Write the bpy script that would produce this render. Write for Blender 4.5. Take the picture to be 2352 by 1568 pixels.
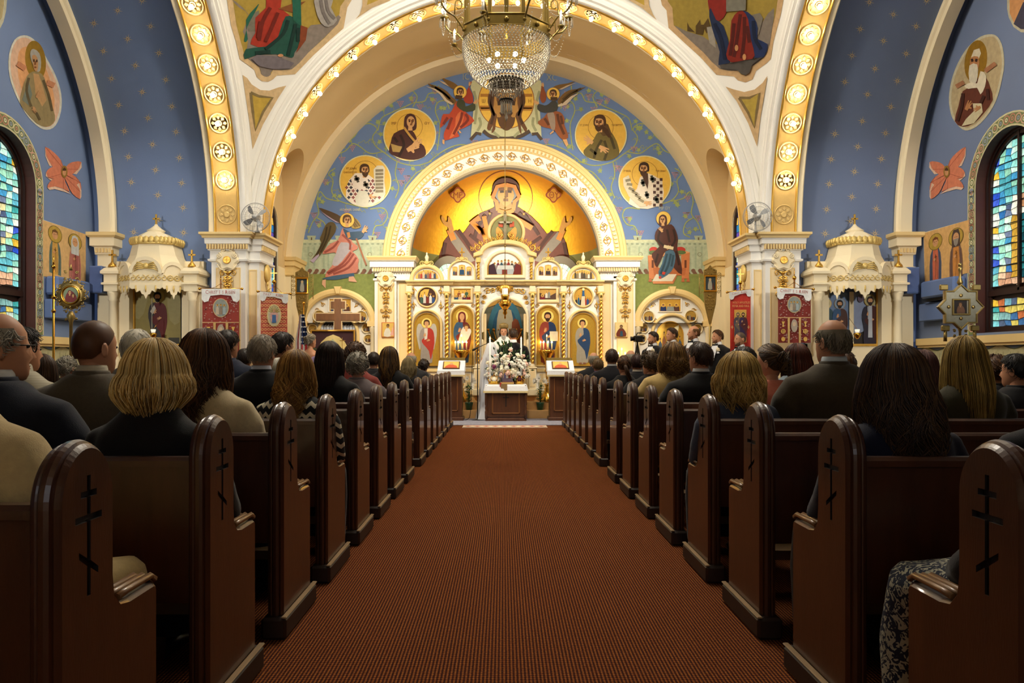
import bpy,bmesh,math,random
from mathutils import Vector,Matrix,noise
from mathutils.geometry import tessellate_polygon
RNG=random.Random(11)
scene=bpy.context.scene
for _o in list(bpy.data.objects):
 bpy.data.objects.remove(_o)
COL=scene.collection
PI=math.pi
sin,cos=math.sin,math.cos
# camera
F,CX,CY,H=1800.0,1156.0,830.0,1.2
cam_d=bpy.data.cameras.new('camera')
cam=bpy.data.objects.new('camera',cam_d)
COL.objects.link(cam)
cam_d.sensor_width=36.0
cam_d.lens=F/2352.0*36.0
cam_d.shift_x=(1176.0-CX)/2352.0
cam_d.shift_y=(CY-784.0)/2352.0
cam_d.clip_start=0.05
cam.location=(0,0,H)
cam.rotation_euler=(PI/2,0,0)
scene.camera=cam
# world, exposure, large lights
world=bpy.data.worlds.new('world')
scene.world=world
world.use_nodes=True
world.node_tree.nodes['Background'].inputs[0].default_value=(0.55,0.65,0.85,1)
world.node_tree.nodes['Background'].inputs[1].default_value=0.3
vs=scene.view_settings
vs.view_transform='Standard'
vs.look='None'
vs.gamma=1.0
vs.use_curve_mapping=False
vs.exposure=0.75
scene.cycles.max_bounces=6
scene.cycles.diffuse_bounces=4
scene.cycles.glossy_bounces=3
scene.cycles.transmission_bounces=4
scene.cycles.transparent_max_bounces=6
scene.cycles.caustics_reflective=False
scene.cycles.caustics_refractive=False
scene.cycles.sample_clamp_indirect=4.0
scene.cycles.use_denoising=True
BULB=58.0
def lamp(name,kind,loc,power,color,size=0.1,target=None,angle=1.2,blend=0.6):
 d=bpy.data.lights.new(name,kind)
 d.energy=power
 d.color=color
 if kind=='AREA':
  d.shape='DISK'
  d.size=size
 else:
  d.shadow_soft_size=size
 if kind=='SPOT':
  d.spot_size=angle
  d.spot_blend=blend
 o=bpy.data.objects.new(name,d)
 COL.objects.link(o)
 o.location=loc
 if target is not None:
  o.rotation_euler=(Vector(target)-Vector(loc)).to_track_quat('-Z','Y').to_euler()
 return o
WARM=(1.0,0.80,0.52)
for s in(-1,1):
 lamp('apse_floodlight','SPOT',(s*.12+.04,18.85,3.1),62,(1.0,0.90,0.68),0.10,(s*.9+.04,19.1,5.0),2.6,1.0)
 lamp('transept_floodlight','SPOT',(s*5.85,4.9,3.3),520,(1.0,0.95,0.88),0.2,(s*5.85,13.3,2.7),.62,0.8)
 lamp('chancel_floodlight','SPOT',(s*3.3+.04,14.25,5.0),340,(1.0,0.90,0.72),0.25,(-s*0.4,17.2,2.2),2.2,0.9)
lamp('dome_fill_light','AREA',(0.04,9.0,9.1),140,(1.0,0.92,0.8),2.6,(0.04,9.0,0))  # added fill light for the crossing, floating unseen under the dome without a fixture
lamp('rear_fill_light','AREA',(0.0,-2.3,2.4),8,(0.75,0.85,1.0),2.0,(0,6,1.0))  # unseen cool fill light behind the camera; the rear wall has no door
# helpers
def lin(c):
 if isinstance(c,str):
  c=c.lstrip('#')
  c=[int(c[i:i+2],16)/255.0 for i in(0,2,4)]
 return[x/12.92 if x<=0.04045 else((x+0.055)/1.055)**2.4 for x in c]
_mats={}
def M(name,col='#cccccc',rough=0.6,metal=0.0,var=0.12,vs_=5.0,bump=0.0,bs=60.0,stretch=None,emit=0.0,ecol=None,coat=0.0,spec=0.5,sheen=0.0,trans=0.0):
 """procedural principled material: noise-varied colour and noise bump"""
 if name in _mats:
  return _mats[name]
 m=bpy.data.materials.new(name)
 m.use_nodes=True
 nt=m.node_tree
 b=nt.nodes['Principled BSDF']
 c=lin(col)
 tc=nt.nodes.new('ShaderNodeTexCoord')
 mp=nt.nodes.new('ShaderNodeMapping')
 nt.links.new(tc.outputs['Object'],mp.inputs[0])
 if stretch:
  mp.inputs['Scale'].default_value=stretch
 nz=nt.nodes.new('ShaderNodeTexNoise')
 nz.inputs['Scale'].default_value=vs_
 nz.inputs['Detail'].default_value=4
 nt.links.new(mp.outputs[0],nz.inputs['Vector'])
 mx=nt.nodes.new('ShaderNodeMix')
 mx.data_type='RGBA'
 lo=[x*(1-var)for x in c]
 hi=[min(1,x*(1+var))for x in c]
 mx.inputs['A'].default_value=(*lo,1)
 mx.inputs['B'].default_value=(*hi,1)
 nt.links.new(nz.outputs['Fac'],mx.inputs['Factor'])
 nt.links.new(mx.outputs['Result'],b.inputs['Base Color'])
 b.inputs['Roughness'].default_value=rough
 b.inputs['Metallic'].default_value=metal
 b.inputs['Coat Weight'].default_value=coat
 b.inputs['Specular IOR Level'].default_value=spec
 b.inputs['Sheen Weight'].default_value=sheen
 b.inputs['Transmission Weight'].default_value=trans
 if emit:
  b.inputs['Emission Color'].default_value=(*(lin(ecol)if ecol else c),1)
  b.inputs['Emission Strength'].default_value=emit
 if bump:
  n2=nt.nodes.new('ShaderNodeTexNoise')
  n2.inputs['Scale'].default_value=bs
  n2.inputs['Detail'].default_value=3
  nt.links.new(mp.outputs[0],n2.inputs['Vector'])
  bp=nt.nodes.new('ShaderNodeBump')
  bp.inputs['Strength'].default_value=bump
  bp.inputs['Distance'].default_value=0.01
  nt.links.new(n2.outputs['Fac'],bp.inputs['Height'])
  nt.links.new(bp.outputs[0],b.inputs['Normal'])
 _mats[name]=m
 return m
def colour_attr_mat(name,rough=0.7,metal=0.0,emit=0.0,var=0.12,spec=0.3):
 """flat print: reads the painted colours stored per face"""
 if name in _mats:
  return _mats[name]
 m=bpy.data.materials.new(name)
 m.use_nodes=True
 nt=m.node_tree
 b=nt.nodes['Principled BSDF']
 at=nt.nodes.new('ShaderNodeVertexColor')
 at.layer_name='Col'
 tc=nt.nodes.new('ShaderNodeTexCoord')
 nz=nt.nodes.new('ShaderNodeTexNoise')
 nz.inputs['Scale'].default_value=14
 nz.inputs['Detail'].default_value=5
 nt.links.new(tc.outputs['Object'],nz.inputs['Vector'])
 mr=nt.nodes.new('ShaderNodeMapRange')
 mr.inputs['From Min'].default_value=.3
 mr.inputs['From Max'].default_value=.7
 mr.inputs['To Min'].default_value=1-var
 mr.inputs['To Max'].default_value=1+var
 nt.links.new(nz.outputs['Fac'],mr.inputs['Value'])
 mx=nt.nodes.new('ShaderNodeVectorMath')
 mx.operation='SCALE'
 nt.links.new(at.outputs['Color'],mx.inputs[0])
 nt.links.new(mr.outputs[0],mx.inputs['Scale'])
 nt.links.new(mx.outputs[0],b.inputs['Base Color'])
 b.inputs['Roughness'].default_value=rough
 b.inputs['Metallic'].default_value=metal
 b.inputs['Specular IOR Level'].default_value=spec
 if emit:
  nt.links.new(mx.outputs[0],b.inputs['Emission Color'])
  b.inputs['Emission Strength'].default_value=emit
 _mats[name]=m
 return m
PAINT=colour_attr_mat('mural_paint',rough=.75)
ENAMEL=colour_attr_mat('icon_paint',rough=.45,var=.06)
WLOC={}
def W(px,py,Y):
 """point at depth Y seen at a photo pixel (used to take measurements from the photograph)"""
 return Vector(((px-CX)*Y/F,Y,H-(py-CY)*Y/F))
def X_(px,Y):
 return(px-CX)*Y/F
def Z_(py,Y):
 return H-(py-CY)*Y/F
def tag(o,label=None,cat=None,group=None,kind=None):
 if label:o['label']=label
 if cat:o['category']=cat
 if group:o['group']=group
 if kind:o['kind']=kind
 return o
def thing(name,label,cat,loc=(0,0,0),rz=0,group=None):
 o=bpy.data.objects.new(name,None)
 o.empty_display_size=0.1
 COL.objects.link(o)
 o.location=loc
 o.rotation_euler=(0,0,rz)
 WLOC[o.name]=Vector(loc)
 return tag(o,label,cat,group)
def dup(root,loc=None,rz=None,label=None,group=None,parent=None):
 r=root.copy()
 COL.objects.link(r)
 if parent is not None:r.parent=parent
 if loc is not None:
  r.location=loc
  WLOC[r.name]=Vector(loc)
 if rz is not None:r.rotation_euler=(0,0,rz)
 if label:r['label']=label
 if group:r['group']=group
 for ch in list(root.children):
  dup(ch,parent=r)
 return r
def crom(pts,n=4,closed=True):
 """Catmull-Rom through 2D or 3D points"""
 P=[Vector(p)for p in pts]
 L=len(P)
 out=[]
 rng_=range(L)if closed else range(L-1)
 for i in rng_:
  if closed:
   a,b,c,d=P[i-1],P[i],P[(i+1)%L],P[(i+2)%L]
  else:
   a,b,c,d=P[max(i-1,0)],P[i],P[i+1],P[min(i+2,L-1)]
  for k in range(n):
   t=k/n
   out.append(0.5*((2*b)+(c-a)*t+(2*a-5*b+4*c-d)*t*t+(3*b-a-3*c+d)*t**3))
 if not closed:out.append(P[-1])
 return out
def ell(cx,cy,rx,ry=None,n=28,a0=0,a1=2*PI,rot=0):
 ry=rx if ry is None else ry
 full=abs(a1-a0-2*PI)<1e-6
 m=n if full else n+1
 out=[]
 for i in range(m):
  a=a0+(a1-a0)*i/n
  x,y=rx*cos(a),ry*sin(a)
  out.append((cx+x*cos(rot)-y*sin(rot),cy+x*sin(rot)+y*cos(rot)))
 return out
def offset_poly(pts,d):
 """parallel offset of a closed polygon; positive = inwards for counter-clockwise order"""
 n=len(pts)
 A=sum(pts[i][0]*pts[(i+1)%n][1]-pts[(i+1)%n][0]*pts[i][1]for i in range(n))
 s=1 if A>0 else-1
 out=[]
 for i in range(n):
  p0,p1,p2=Vector(pts[i-1]),Vector(pts[i]),Vector(pts[(i+1)%n])
  e1=(p1-p0);e2=(p2-p1)
  if e1.length<1e-9:e1=e2
  if e2.length<1e-9:e2=e1
  e1.normalize();e2.normalize()
  n1=Vector((-e1.y,e1.x))*s
  n2=Vector((-e2.y,e2.x))*s
  bis=n1+n2
  if bis.length<1e-6:bis=n1.copy()
  bis.normalize()
  k=d/max(0.45,bis.dot(n1))
  out.append((p1.x+bis.x*k,p1.y+bis.y*k))
 return out
class MB:
 """collects geometry in world (or thing-local) metres; build() links it as ONE mesh object"""
 def __init__(self):
  self.v=[]
  self.f=[]
  self.c=[]
  self.s=[]
  self.m=[]
  self.col=None
  self.sm=False
  self.mi=0
 def face(self,ids,sm=None):
  self.f.append(tuple(ids))
  self.c.append(self.col)
  self.s.append(self.sm if sm is None else sm)
  self.m.append(self.mi)
 def add(self,verts,faces,sm=None):
  o=len(self.v)
  self.v+=[tuple(p)for p in verts]
  for f in faces:
   self.face([i+o for i in f],sm)
  return self
 def box(self,x0,x1,y0,y1,z0,z1):
  return self.add([(x0,y0,z0),(x1,y0,z0),(x1,y1,z0),(x0,y1,z0),(x0,y0,z1),(x1,y0,z1),(x1,y1,z1),(x0,y1,z1)],[(0,3,2,1),(4,5,6,7),(0,1,5,4),(1,2,6,5),(2,3,7,6),(3,0,4,7)],False)
 def bbox(self,x0,x1,y0,y1,z0,z1,b=0.01):
  """box with chamfered edges"""
  bm=bmesh.new()
  bmesh.ops.create_cube(bm,size=1)
  for v in bm.verts:
   v.co=((x0+x1)/2+v.co.x*(x1-x0),(y0+y1)/2+v.co.y*(y1-y0),(z0+z1)/2+v.co.z*(z1-z0))
  b=min(b,.45*min(abs(x1-x0),abs(y1-y0),abs(z1-z0)))
  bmesh.ops.bevel(bm,geom=bm.edges[:],offset=b,segments=1,affect='EDGES')
  return self.bm(bm)
 def bm(self,bm,sm=None,mat=None):
  bm.verts.index_update()
  self.add([(mat@v.co if mat else v.co)for v in bm.verts],[[v.index for v in f.verts]for f in bm.faces],sm)
  bm.free()
  return self
 def grid(self,rows,closed_u=False,closed_v=False,sm=True,cap0=False,cap1=False):
  """rows: list of rings (lists of points of equal length)"""
  o=len(self.v)
  n=len(rows[0])
  for r in rows:
   self.v+=[tuple(p)for p in r]
  R_=len(rows)
  for i in range(R_ if closed_v else R_-1):
   a=o+i*n
   b=o+((i+1)%R_)*n
   for j in range(n if closed_u else n-1):
    k=(j+1)%n
    self.face((a+j,a+k,b+k,b+j),sm)
  if cap0:self.face([o+j for j in range(n)][::-1],False)
  if cap1:self.face([o+(R_-1)*n+j for j in range(n)],False)
  return self
 def prism(self,pts,y0,y1,b=0.0,axis='Y',sm=False):
  """polygon of (x,z) pulled along Y from y0 (front) to y1; b = chamfer of the front edge. axis 'X': pts are (y,z) pulled along X; 'Z': pts (x,y)"""
  n=len(pts)
  def P(p,t):
   if axis=='Y':return(p[0],t,p[1])
   if axis=='X':return(t,p[0],p[1])
   return(p[0],p[1],t)
  o=len(self.v)
  sg=1 if y1>y0 else-1
  rings=[]
  if b>0:
   rings.append([P(p,y0)for p in offset_poly(pts,b)])
   rings.append([P(p,y0+sg*b)for p in pts])
  else:
   rings.append([P(p,y0)for p in pts])
  rings.append([P(p,y1)for p in pts])
  self.grid(rings,closed_u=True,sm=sm)
  tri=tessellate_polygon([[Vector((p[0],p[1],0))for p in(offset_poly(pts,b)if b>0 else pts)]])
  for t in tri:self.face([o+i for i in t],False)
  e=o+(len(rings)-1)*n
  for t in tri:self.face([e+i for i in reversed(t)],False)
  return self
 def arc(self,c,u,v,w,prof,a0=0.0,a1=PI,n=32,sm=True,closed_prof=False,caps=False):
  """profile [(radius, along w)] turned about c in the plane of u, v"""
  c,u,v,w=Vector(c),Vector(u),Vector(v),Vector(w)
  rows=[]
  for i in range(n+1):
   a=a0+(a1-a0)*i/n
   d=u*cos(a)+v*sin(a)
   rows.append([c+d*r+w*t for r,t in prof])
  self.grid(rows,closed_u=closed_prof,sm=sm,cap0=caps and closed_prof,cap1=caps and closed_prof)
  return self
 def ringY(self,cx,cz,r0,r1,y0,y1,a0=0.0,a1=PI,n=32,sm=False):
  """flat arch ring in a plane of constant Y"""
  return self.arc((cx,0,cz),(1,0,0),(0,0,1),(0,1,0),[(r0,y0),(r1,y0),(r1,y1),(r0,y1)],a0,a1,n,sm,True,True)
 def lathe(self,c,prof,n=16,a0=0,a1=2*PI,sm=True,axis='Z'):
  """[(r, h)] about an axis through c"""
  c=Vector(c)
  full=abs(a1-a0-2*PI)<1e-6
  m=n if full else n+1
  rows=[]
  for r,h in prof:
   ring=[]
   for i in range(m):
    a=a0+(a1-a0)*i/n
    if axis=='Z':ring.append(c+Vector((r*cos(a),r*sin(a),h)))
    elif axis=='Y':ring.append(c+Vector((r*cos(a),-h,r*sin(a))))
    else:ring.append(c+Vector((h,r*cos(a),r*sin(a))))
   rows.append(ring)
  return self.grid(rows,closed_u=full,sm=sm,cap0=prof[0][0]>1e-4,cap1=prof[-1][0]>1e-4)
 def tube(self,path,r,n=6,sm=True,caps=True,flat=1.0):
  P=[Vector(p)for p in path]
  L=len(P)
  rows=[]
  up=None
  for i in range(L):
   t=(P[min(i+1,L-1)]-P[max(i-1,0)])
   if t.length<1e-9:t=Vector((0,0,1))
   t.normalize()
   if up is None:
    ref=Vector((0,0,1))if abs(t.z)<.9 else Vector((0,1,0))
    up=(ref-t*ref.dot(t)).normalized()
   else:
    up=(up-t*up.dot(t))
    if up.length<1e-6:up=t.orthogonal()
    up.normalize()
   sd=t.cross(up)
   rr=r[i]if isinstance(r,(list,tuple))else r
   rows.append([P[i]+(up*cos(2*PI*k/n)*flat+sd*sin(2*PI*k/n))*rr for k in range(n)])
  return self.grid(rows,closed_u=True,sm=sm,cap0=caps,cap1=caps)
 def ball(self,c,r,n=10,m=6,sc=(1,1,1)):
  c=Vector(c)
  rows=[]
  for i in range(m+1):
   t=PI*i/m
   rows.append([c+Vector((sc[0]*r*sin(t)*cos(2*PI*j/n),sc[1]*r*sin(t)*sin(2*PI*j/n),-sc[2]*r*cos(t)))for j in range(n)])
  return self.grid(rows,closed_u=True,sm=True)
 def rectloft(self,x0,x1,y0,y1,prof):
  """rectangular stack: prof [(out, z)]"""
  rows=[[(x0-o,y0-o,z),(x1+o,y0-o,z),(x1+o,y1+o,z),(x0-o,y1+o,z)]for o,z in prof]
  return self.grid(rows,closed_u=True,sm=False,cap0=True,cap1=True)
 def polyloft(self,base,prof):
  """plan polygon [(x,y)] (counter-clockwise) stacked with offsets [(out,z)]"""
  rows=[[(p[0],p[1],z)for p in offset_poly(base,-o)]for o,z in prof]
  return self.grid(rows,closed_u=True,sm=False,cap0=True,cap1=True)
 def helix_col(self,c,r,h,turns,n=14,m=64,amp=0.28):
  """twisted (barley sugar) column standing on c"""
  c=Vector(c)
  rows=[]
  for i in range(m+1):
   z=h*i/m
   ph=2*PI*turns*i/m
   ring=[]
   for k in range(n):
    a=2*PI*k/n
    rr=r*(1+amp*cos(2*(a-ph))-amp*.4)
    ring.append(c+Vector((rr*cos(a),rr*sin(a),z)))
   rows.append(ring)
  return self.grid(rows,closed_u=True,sm=True,cap0=True,cap1=True)
 def mesh(self,name):
  me=bpy.data.meshes.new(name)
  me.from_pydata(self.v,[],self.f)
  if any(c is not None for c in self.c):
   ca=me.color_attributes.new('Col','FLOAT_COLOR','CORNER')
   buf=[]
   cache={}
   for p,c in zip(me.polygons,self.c):
    c=c or '#808080'
    if c not in cache:cache[c]=(*lin(c),1.0)
    buf+=list(cache[c])*p.loop_total
   ca.data.foreach_set('color',buf)
  me.polygons.foreach_set('use_smooth',self.s)
  if any(self.m):me.polygons.foreach_set('material_index',self.m)
  me.update()
  return me
 def build(self,name,mat,parent=None,label=None,cat=None,group=None,kind=None,local=False,fix=True):
  """local=True keeps coordinates as they are (relative to the parent)"""
  if not self.v:raise ValueError('empty '+name)
  if local:
   c=Vector((0,0,0))
  else:
   xs,ys,zs=zip(*self.v)
   c=Vector(((min(xs)+max(xs))/2,(min(ys)+max(ys))/2,min(zs)))
   self.v=[(p[0]-c.x,p[1]-c.y,p[2]-c.z)for p in self.v]
  me=self.mesh(name)
  if fix:
   bm=bmesh.new();bm.from_mesh(me)
   bmesh.ops.recalc_face_normals(bm,faces=bm.faces[:])
   bm.to_mesh(me);bm.free()
  for m_ in(mat if isinstance(mat,(list,tuple))else[mat]):
   me.materials.append(m_)
  o=bpy.data.objects.new(name,me)
  COL.objects.link(o)
  pl=Vector((0,0,0))
  if parent is not None:
   o.parent=parent
   pl=WLOC.get(parent.name,Vector((0,0,0)))if not local else pl
  o.location=c-pl
  WLOC[o.name]=c.copy()
  return tag(o,label,cat,group,kind)
  # painter: flat print on real surfaces
CAM=Vector((0,0,H))
def ray(px,py):
 return Vector(((px-CX)/F,1.0,(CY-py)/F))
def planeY(Y):
 return lambda px,py,off:W(px,py,Y-off)
def planeX(X):
 s=1 if X>0 else-1
 def f(px,py,off):
  x=X-s*off
  return W(px,py,F*x/(px-CX))
 return f
def sphereS(c,R_):
 c=Vector(c)
 def f(px,py,off):
  d=ray(px,py)
  oc=CAM-c
  r=R_-off
  a=d.dot(d);b=2*d.dot(oc);q=oc.dot(oc)-r*r
  D=b*b-4*a*q
  t=(-b+math.sqrt(max(D,0)))/(2*a)
  return CAM+d*t
 return f
def cylX(yc,zc,R_):
 """barrel vault whose axis runs along X (the far, upper side); below the axis a vertical wall"""
 def f(px,py,off):
  r=R_-off
  dy,dz=1.0,(CY-py)/F
  y0,z0=-yc,H-zc
  a=dy*dy+dz*dz;b=2*(dy*y0+dz*z0);q=y0*y0+z0*z0-r*r
  t=(-b+math.sqrt(max(b*b-4*a*q,0)))/(2*a)
  p=W(px,py,t)
  if p.z<zc:p=W(px,py,yc+r)
  return p
 return f
class Paint(MB):
 def __init__(self,surf,curved=0,step=0.0012,off0=0.003):
  super().__init__()
  self.surf=surf
  self.curved=curved
  self.step=step
  self.off=off0
  self.T=lambda x,y:(x,y)
 def at(self,cx,cy,sx,sy=None,rot=0.0):
  """set a local frame for template drawings"""
  sy=sx if sy is None else sy
  c,s=cos(rot),sin(rot)
  self.T=lambda x,y:(cx+sx*(x*c-y*s),cy+sy*(x*s+y*c))
  return self
 def px(self):
  self.T=lambda x,y:(x,y)
  return self
 def poly(self,pts,col,smooth=0):
  if smooth:pts=[(p[0],p[1])for p in crom([(q[0],q[1])for q in pts],smooth)]
  P2=[self.T(p[0],p[1])for p in pts]
  self.col=col
  self.off+=self.step
  tri=tessellate_polygon([[Vector((p[0],p[1],0))for p in P2]])
  if not self.curved:
   o=len(self.v)
   self.v+=[tuple(self.surf(p[0],p[1],self.off))for p in P2]
   for t in tri:self.face([o+i for i in t],False)
  else:
   bm=bmesh.new()
   vs_=[bm.verts.new((p[0],p[1],0))for p in P2]
   for t in tri:
    try:bm.faces.new([vs_[i]for i in t])
    except ValueError:pass
   for _ in range(4):
    es=[e for e in bm.edges if e.calc_length()>self.curved]
    if not es:break
    bmesh.ops.subdivide_edges(bm,edges=es,cuts=1)
    bmesh.ops.triangulate(bm,faces=[f for f in bm.faces if len(f.verts)>3])
   bm.verts.index_update()
   o=len(self.v)
   self.v+=[tuple(self.surf(v.co.x,v.co.y,self.off))for v in bm.verts]
   for f in bm.faces:self.face([o+v.index for v in f.verts],True)
   bm.free()
  return self
 def e(self,cx,cy,rx,ry=None,col='#000000',n=24,rot=0):
  return self.poly(ell(cx,cy,rx,ry,n,rot=rot),col)
 def ring(self,cx,cy,r0,r1,col,n=32,a0=0,a1=2*PI,asp=1.0):
  """annulus (or arc of one) as one layer"""
  self.col=col
  self.off+=self.step
  o=len(self.v)
  for i in range(n+1):
   a=a0+(a1-a0)*i/n
   for r in(r0,r1):
    q=self.T(cx+r*cos(a),cy+r*asp*sin(a))
    self.v.append(tuple(self.surf(q[0],q[1],self.off)))
  for i in range(n):
   self.face((o+2*i,o+2*i+1,o+2*i+3,o+2*i+2),bool(self.curved))
  return self
 def line(self,pts,w,col,smooth=0,taper=False):
  if smooth:pts=[(p[0],p[1])for p in crom([(q[0],q[1])for q in pts],smooth,closed=False)]
  P2=[Vector(self.T(p[0],p[1]))for p in pts]
  self.col=col
  self.off+=self.step
  o=len(self.v)
  L=len(P2)
  for i,p in enumerate(P2):
   t=P2[min(i+1,L-1)]-P2[max(i-1,0)]
   if t.length<1e-6:t=Vector((1,0))
   t.normalize()
   nn=Vector((-t.y,t.x))*(w/2*((1-i/(L-1))*.9+.1 if taper else 1))
   for s in(1,-1):
    q=p+nn*s
    self.v.append(tuple(self.surf(q.x,q.y,self.off)))
  for i in range(L-1):
   self.face((o+2*i,o+2*i+1,o+2*i+3,o+2*i+2),bool(self.curved))
  return self
 def lines(self,many,w,col,smooth=0):
  o=self.off
  for l in many:
   self.off=o
   self.line(l,w,col,smooth)
  return self
 def text(self,s,x,y,h,col,shear=0.0,rot=0.0,wscale=1.0,bold=0.0):
  """lettering, baseline-left at x,y (in the current frame), h = cap height"""
  cu=bpy.data.curves.new('lettering','FONT')
  cu.body=s
  cu.size=1.0
  cu.resolution_u=2
  cu.offset=bold
  ob=bpy.data.objects.new('lettering',cu)
  me=ob.to_mesh()
  self.col=col
  self.off+=self.step
  o=len(self.v)
  k=h/0.70
  c,sn=cos(rot),sin(rot)
  for v in me.vertices:
   X,Yv=v.co.x*k*wscale,-v.co.y*k
   q=self.T(x+X*c-Yv*sn,y+X*sn+Yv*c)
   self.v.append(tuple(self.surf(q[0],q[1],self.off)))
  for p in me.polygons:
   self.face([o+i for i in p.vertices],False)
  ob.to_mesh_clear()
  bpy.data.objects.remove(ob)
  bpy.data.curves.remove(cu)
  return self
 def build(self,name,mat=None,parent=None,**kw):
  return super().build(name,mat or PAINT,parent,fix=False,**kw)
  # shared materials
plaster=M('white_plaster','#efede6',.75,var=.04,vs_=2,bump=.15,bs=90)
cream=M('cream_plaster','#eadbb6',.7,var=.06,vs_=2,bump=.1,bs=90)
cream2=M('light_cream_plaster','#f1e2bd',.7,var=.05,vs_=2,bump=.1,bs=90)
panelc=M('peach_cream_panel','#f0d7a4',.65,var=.05,vs_=2)
trimy=M('yellow_cream_trim','#e9cc8c',.6,var=.06,vs_=4)
goldband=M('gold_stencil_band','#cda75c',.5,metal=.15,var=.16,vs_=9,bump=.1)
goldlt=M('pale_gold_relief','#e6c878',.45,metal=.3,var=.1,vs_=12)
gilt=M('gilded_relief','#dfae4e',.32,metal=.75,var=.12,vs_=20)
blue=M('blue_plaster','#6c81a8',.8,var=.13,vs_=1.1,bump=.12,bs=50)
blue2=M('blue_grey_plaster','#69799a',.8,var=.12,vs_=1.1,bump=.12,bs=50)
bluebox=M('blue_painted_metal','#5a72a2',.5,var=.05)
olive=M('olive_plaster','#8d8a4e',.8,var=.2,vs_=5)
greend=M('grey_green_plaster','#7f8c52',.8,var=.15,vs_=6)
vaultc=M('ochre_cream_vault','#d9bd8a',.75,var=.05,vs_=1.5)
brass=M('polished_brass','#d9a441',.22,metal=1,var=.08,vs_=20)
oldbrass=M('antique_brass','#9c8650',.42,metal=.9,var=.25,vs_=30)
silver=M('tarnished_silver','#a39c86',.4,metal=.9,var=.2,vs_=30)
darkmetal=M('blackened_metal','#26221e',.45,metal=.6,var=.2)
darkwood=M('dark_window_wood','#2a130d',.45,var=.25,vs_=8,stretch=(1,1,.15))
redwood=M('brown_reveal_paint','#4a2018',.6,var=.15)
bulbm=M('frosted_bulb_glass','#fff3dc',.3,emit=BULB,ecol='#fff3e0')
porc=M('porcelain_socket','#6b5a3a',.5,metal=.4)
X0=0.035
YC,ZS,HS=9.0,3.36,4.4
SPH=(X0,YC,ZS)
RS=HS*math.sqrt(2)
YB=17.3
def plate(name,loops,mapf,mat,parent=None,**kw):
 """flat wall with openings; first loop is the outline"""
 vs_=[]
 for l in loops:vs_+=l
 tri=tessellate_polygon([[Vector((p[0],p[1],0))for p in l]for l in loops])
 b=MB()
 b.add([mapf(p)for p in vs_],tri,False)
 return b.build(name,mat,parent,**kw)
 # floor: woven carpet
def carpet_mat():
 m=bpy.data.materials.new('woven_carpet')
 m.use_nodes=True
 nt=m.node_tree
 N=nt.nodes
 b=N['Principled BSDF']
 tc=N.new('ShaderNodeTexCoord')
 sp=N.new('ShaderNodeSeparateXYZ')
 nt.links.new(tc.outputs['Object'],sp.inputs[0])
 def wave(out,freq):
  mu=N.new('ShaderNodeMath');mu.operation='MULTIPLY';mu.inputs[1].default_value=freq
  nt.links.new(out,mu.inputs[0])
  si=N.new('ShaderNodeMath');si.operation='SINE'
  nt.links.new(mu.outputs[0],si.inputs[0])
  return si.outputs[0]
 wx=wave(sp.outputs['X'],2*PI/0.0145)
 wy=wave(sp.outputs['Y'],2*PI/0.021)
 pr=N.new('ShaderNodeMath');pr.operation='MULTIPLY_ADD'
 nt.links.new(wy,pr.inputs[0]);pr.inputs[1].default_value=.35;nt.links.new(wx,pr.inputs[2])
 nz=N.new('ShaderNodeTexNoise');nz.inputs['Scale'].default_value=110;nz.inputs['Detail'].default_value=2
 nt.links.new(tc.outputs['Object'],nz.inputs['Vector'])
 ad=N.new('ShaderNodeMath');ad.operation='MULTIPLY_ADD'
 nt.links.new(nz.outputs['Fac'],ad.inputs[0]);ad.inputs[1].default_value=2.6;nt.links.new(pr.outputs[0],ad.inputs[2])
 cr=N.new('ShaderNodeValToRGB')
 cr.color_ramp.elements[0].position=.25;cr.color_ramp.elements[0].color=(*lin('#30140d'),1)
 cr.color_ramp.elements[1].position=.9;cr.color_ramp.elements[1].color=(*lin('#a86c2c'),1)
 e=cr.color_ramp.elements.new(.55);e.color=(*lin('#6e3519'),1)
 mr=N.new('ShaderNodeMapRange');mr.inputs['From Min'].default_value=-.6;mr.inputs['From Max'].default_value=3.4
 nt.links.new(ad.outputs[0],mr.inputs['Value'])
 nt.links.new(mr.outputs[0],cr.inputs[0])
 nt.links.new(cr.outputs[0],b.inputs['Base Color'])
 b.inputs['Roughness'].default_value=.95
 b.inputs['Specular IOR Level'].default_value=.1
 bp=N.new('ShaderNodeBump');bp.inputs['Strength'].default_value=.4;bp.inputs['Distance'].default_value=.004
 nt.links.new(ad.outputs[0],bp.inputs['Height']);nt.links.new(bp.outputs[0],b.inputs['Normal'])
 return m
fl=MB();fl.box(-7.6,7.6,-2.7,20.2,-.1,0)
fl.build('floor',carpet_mat(),kind='structure',label='rust brown woven carpet running down the aisle',local=True)
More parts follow.
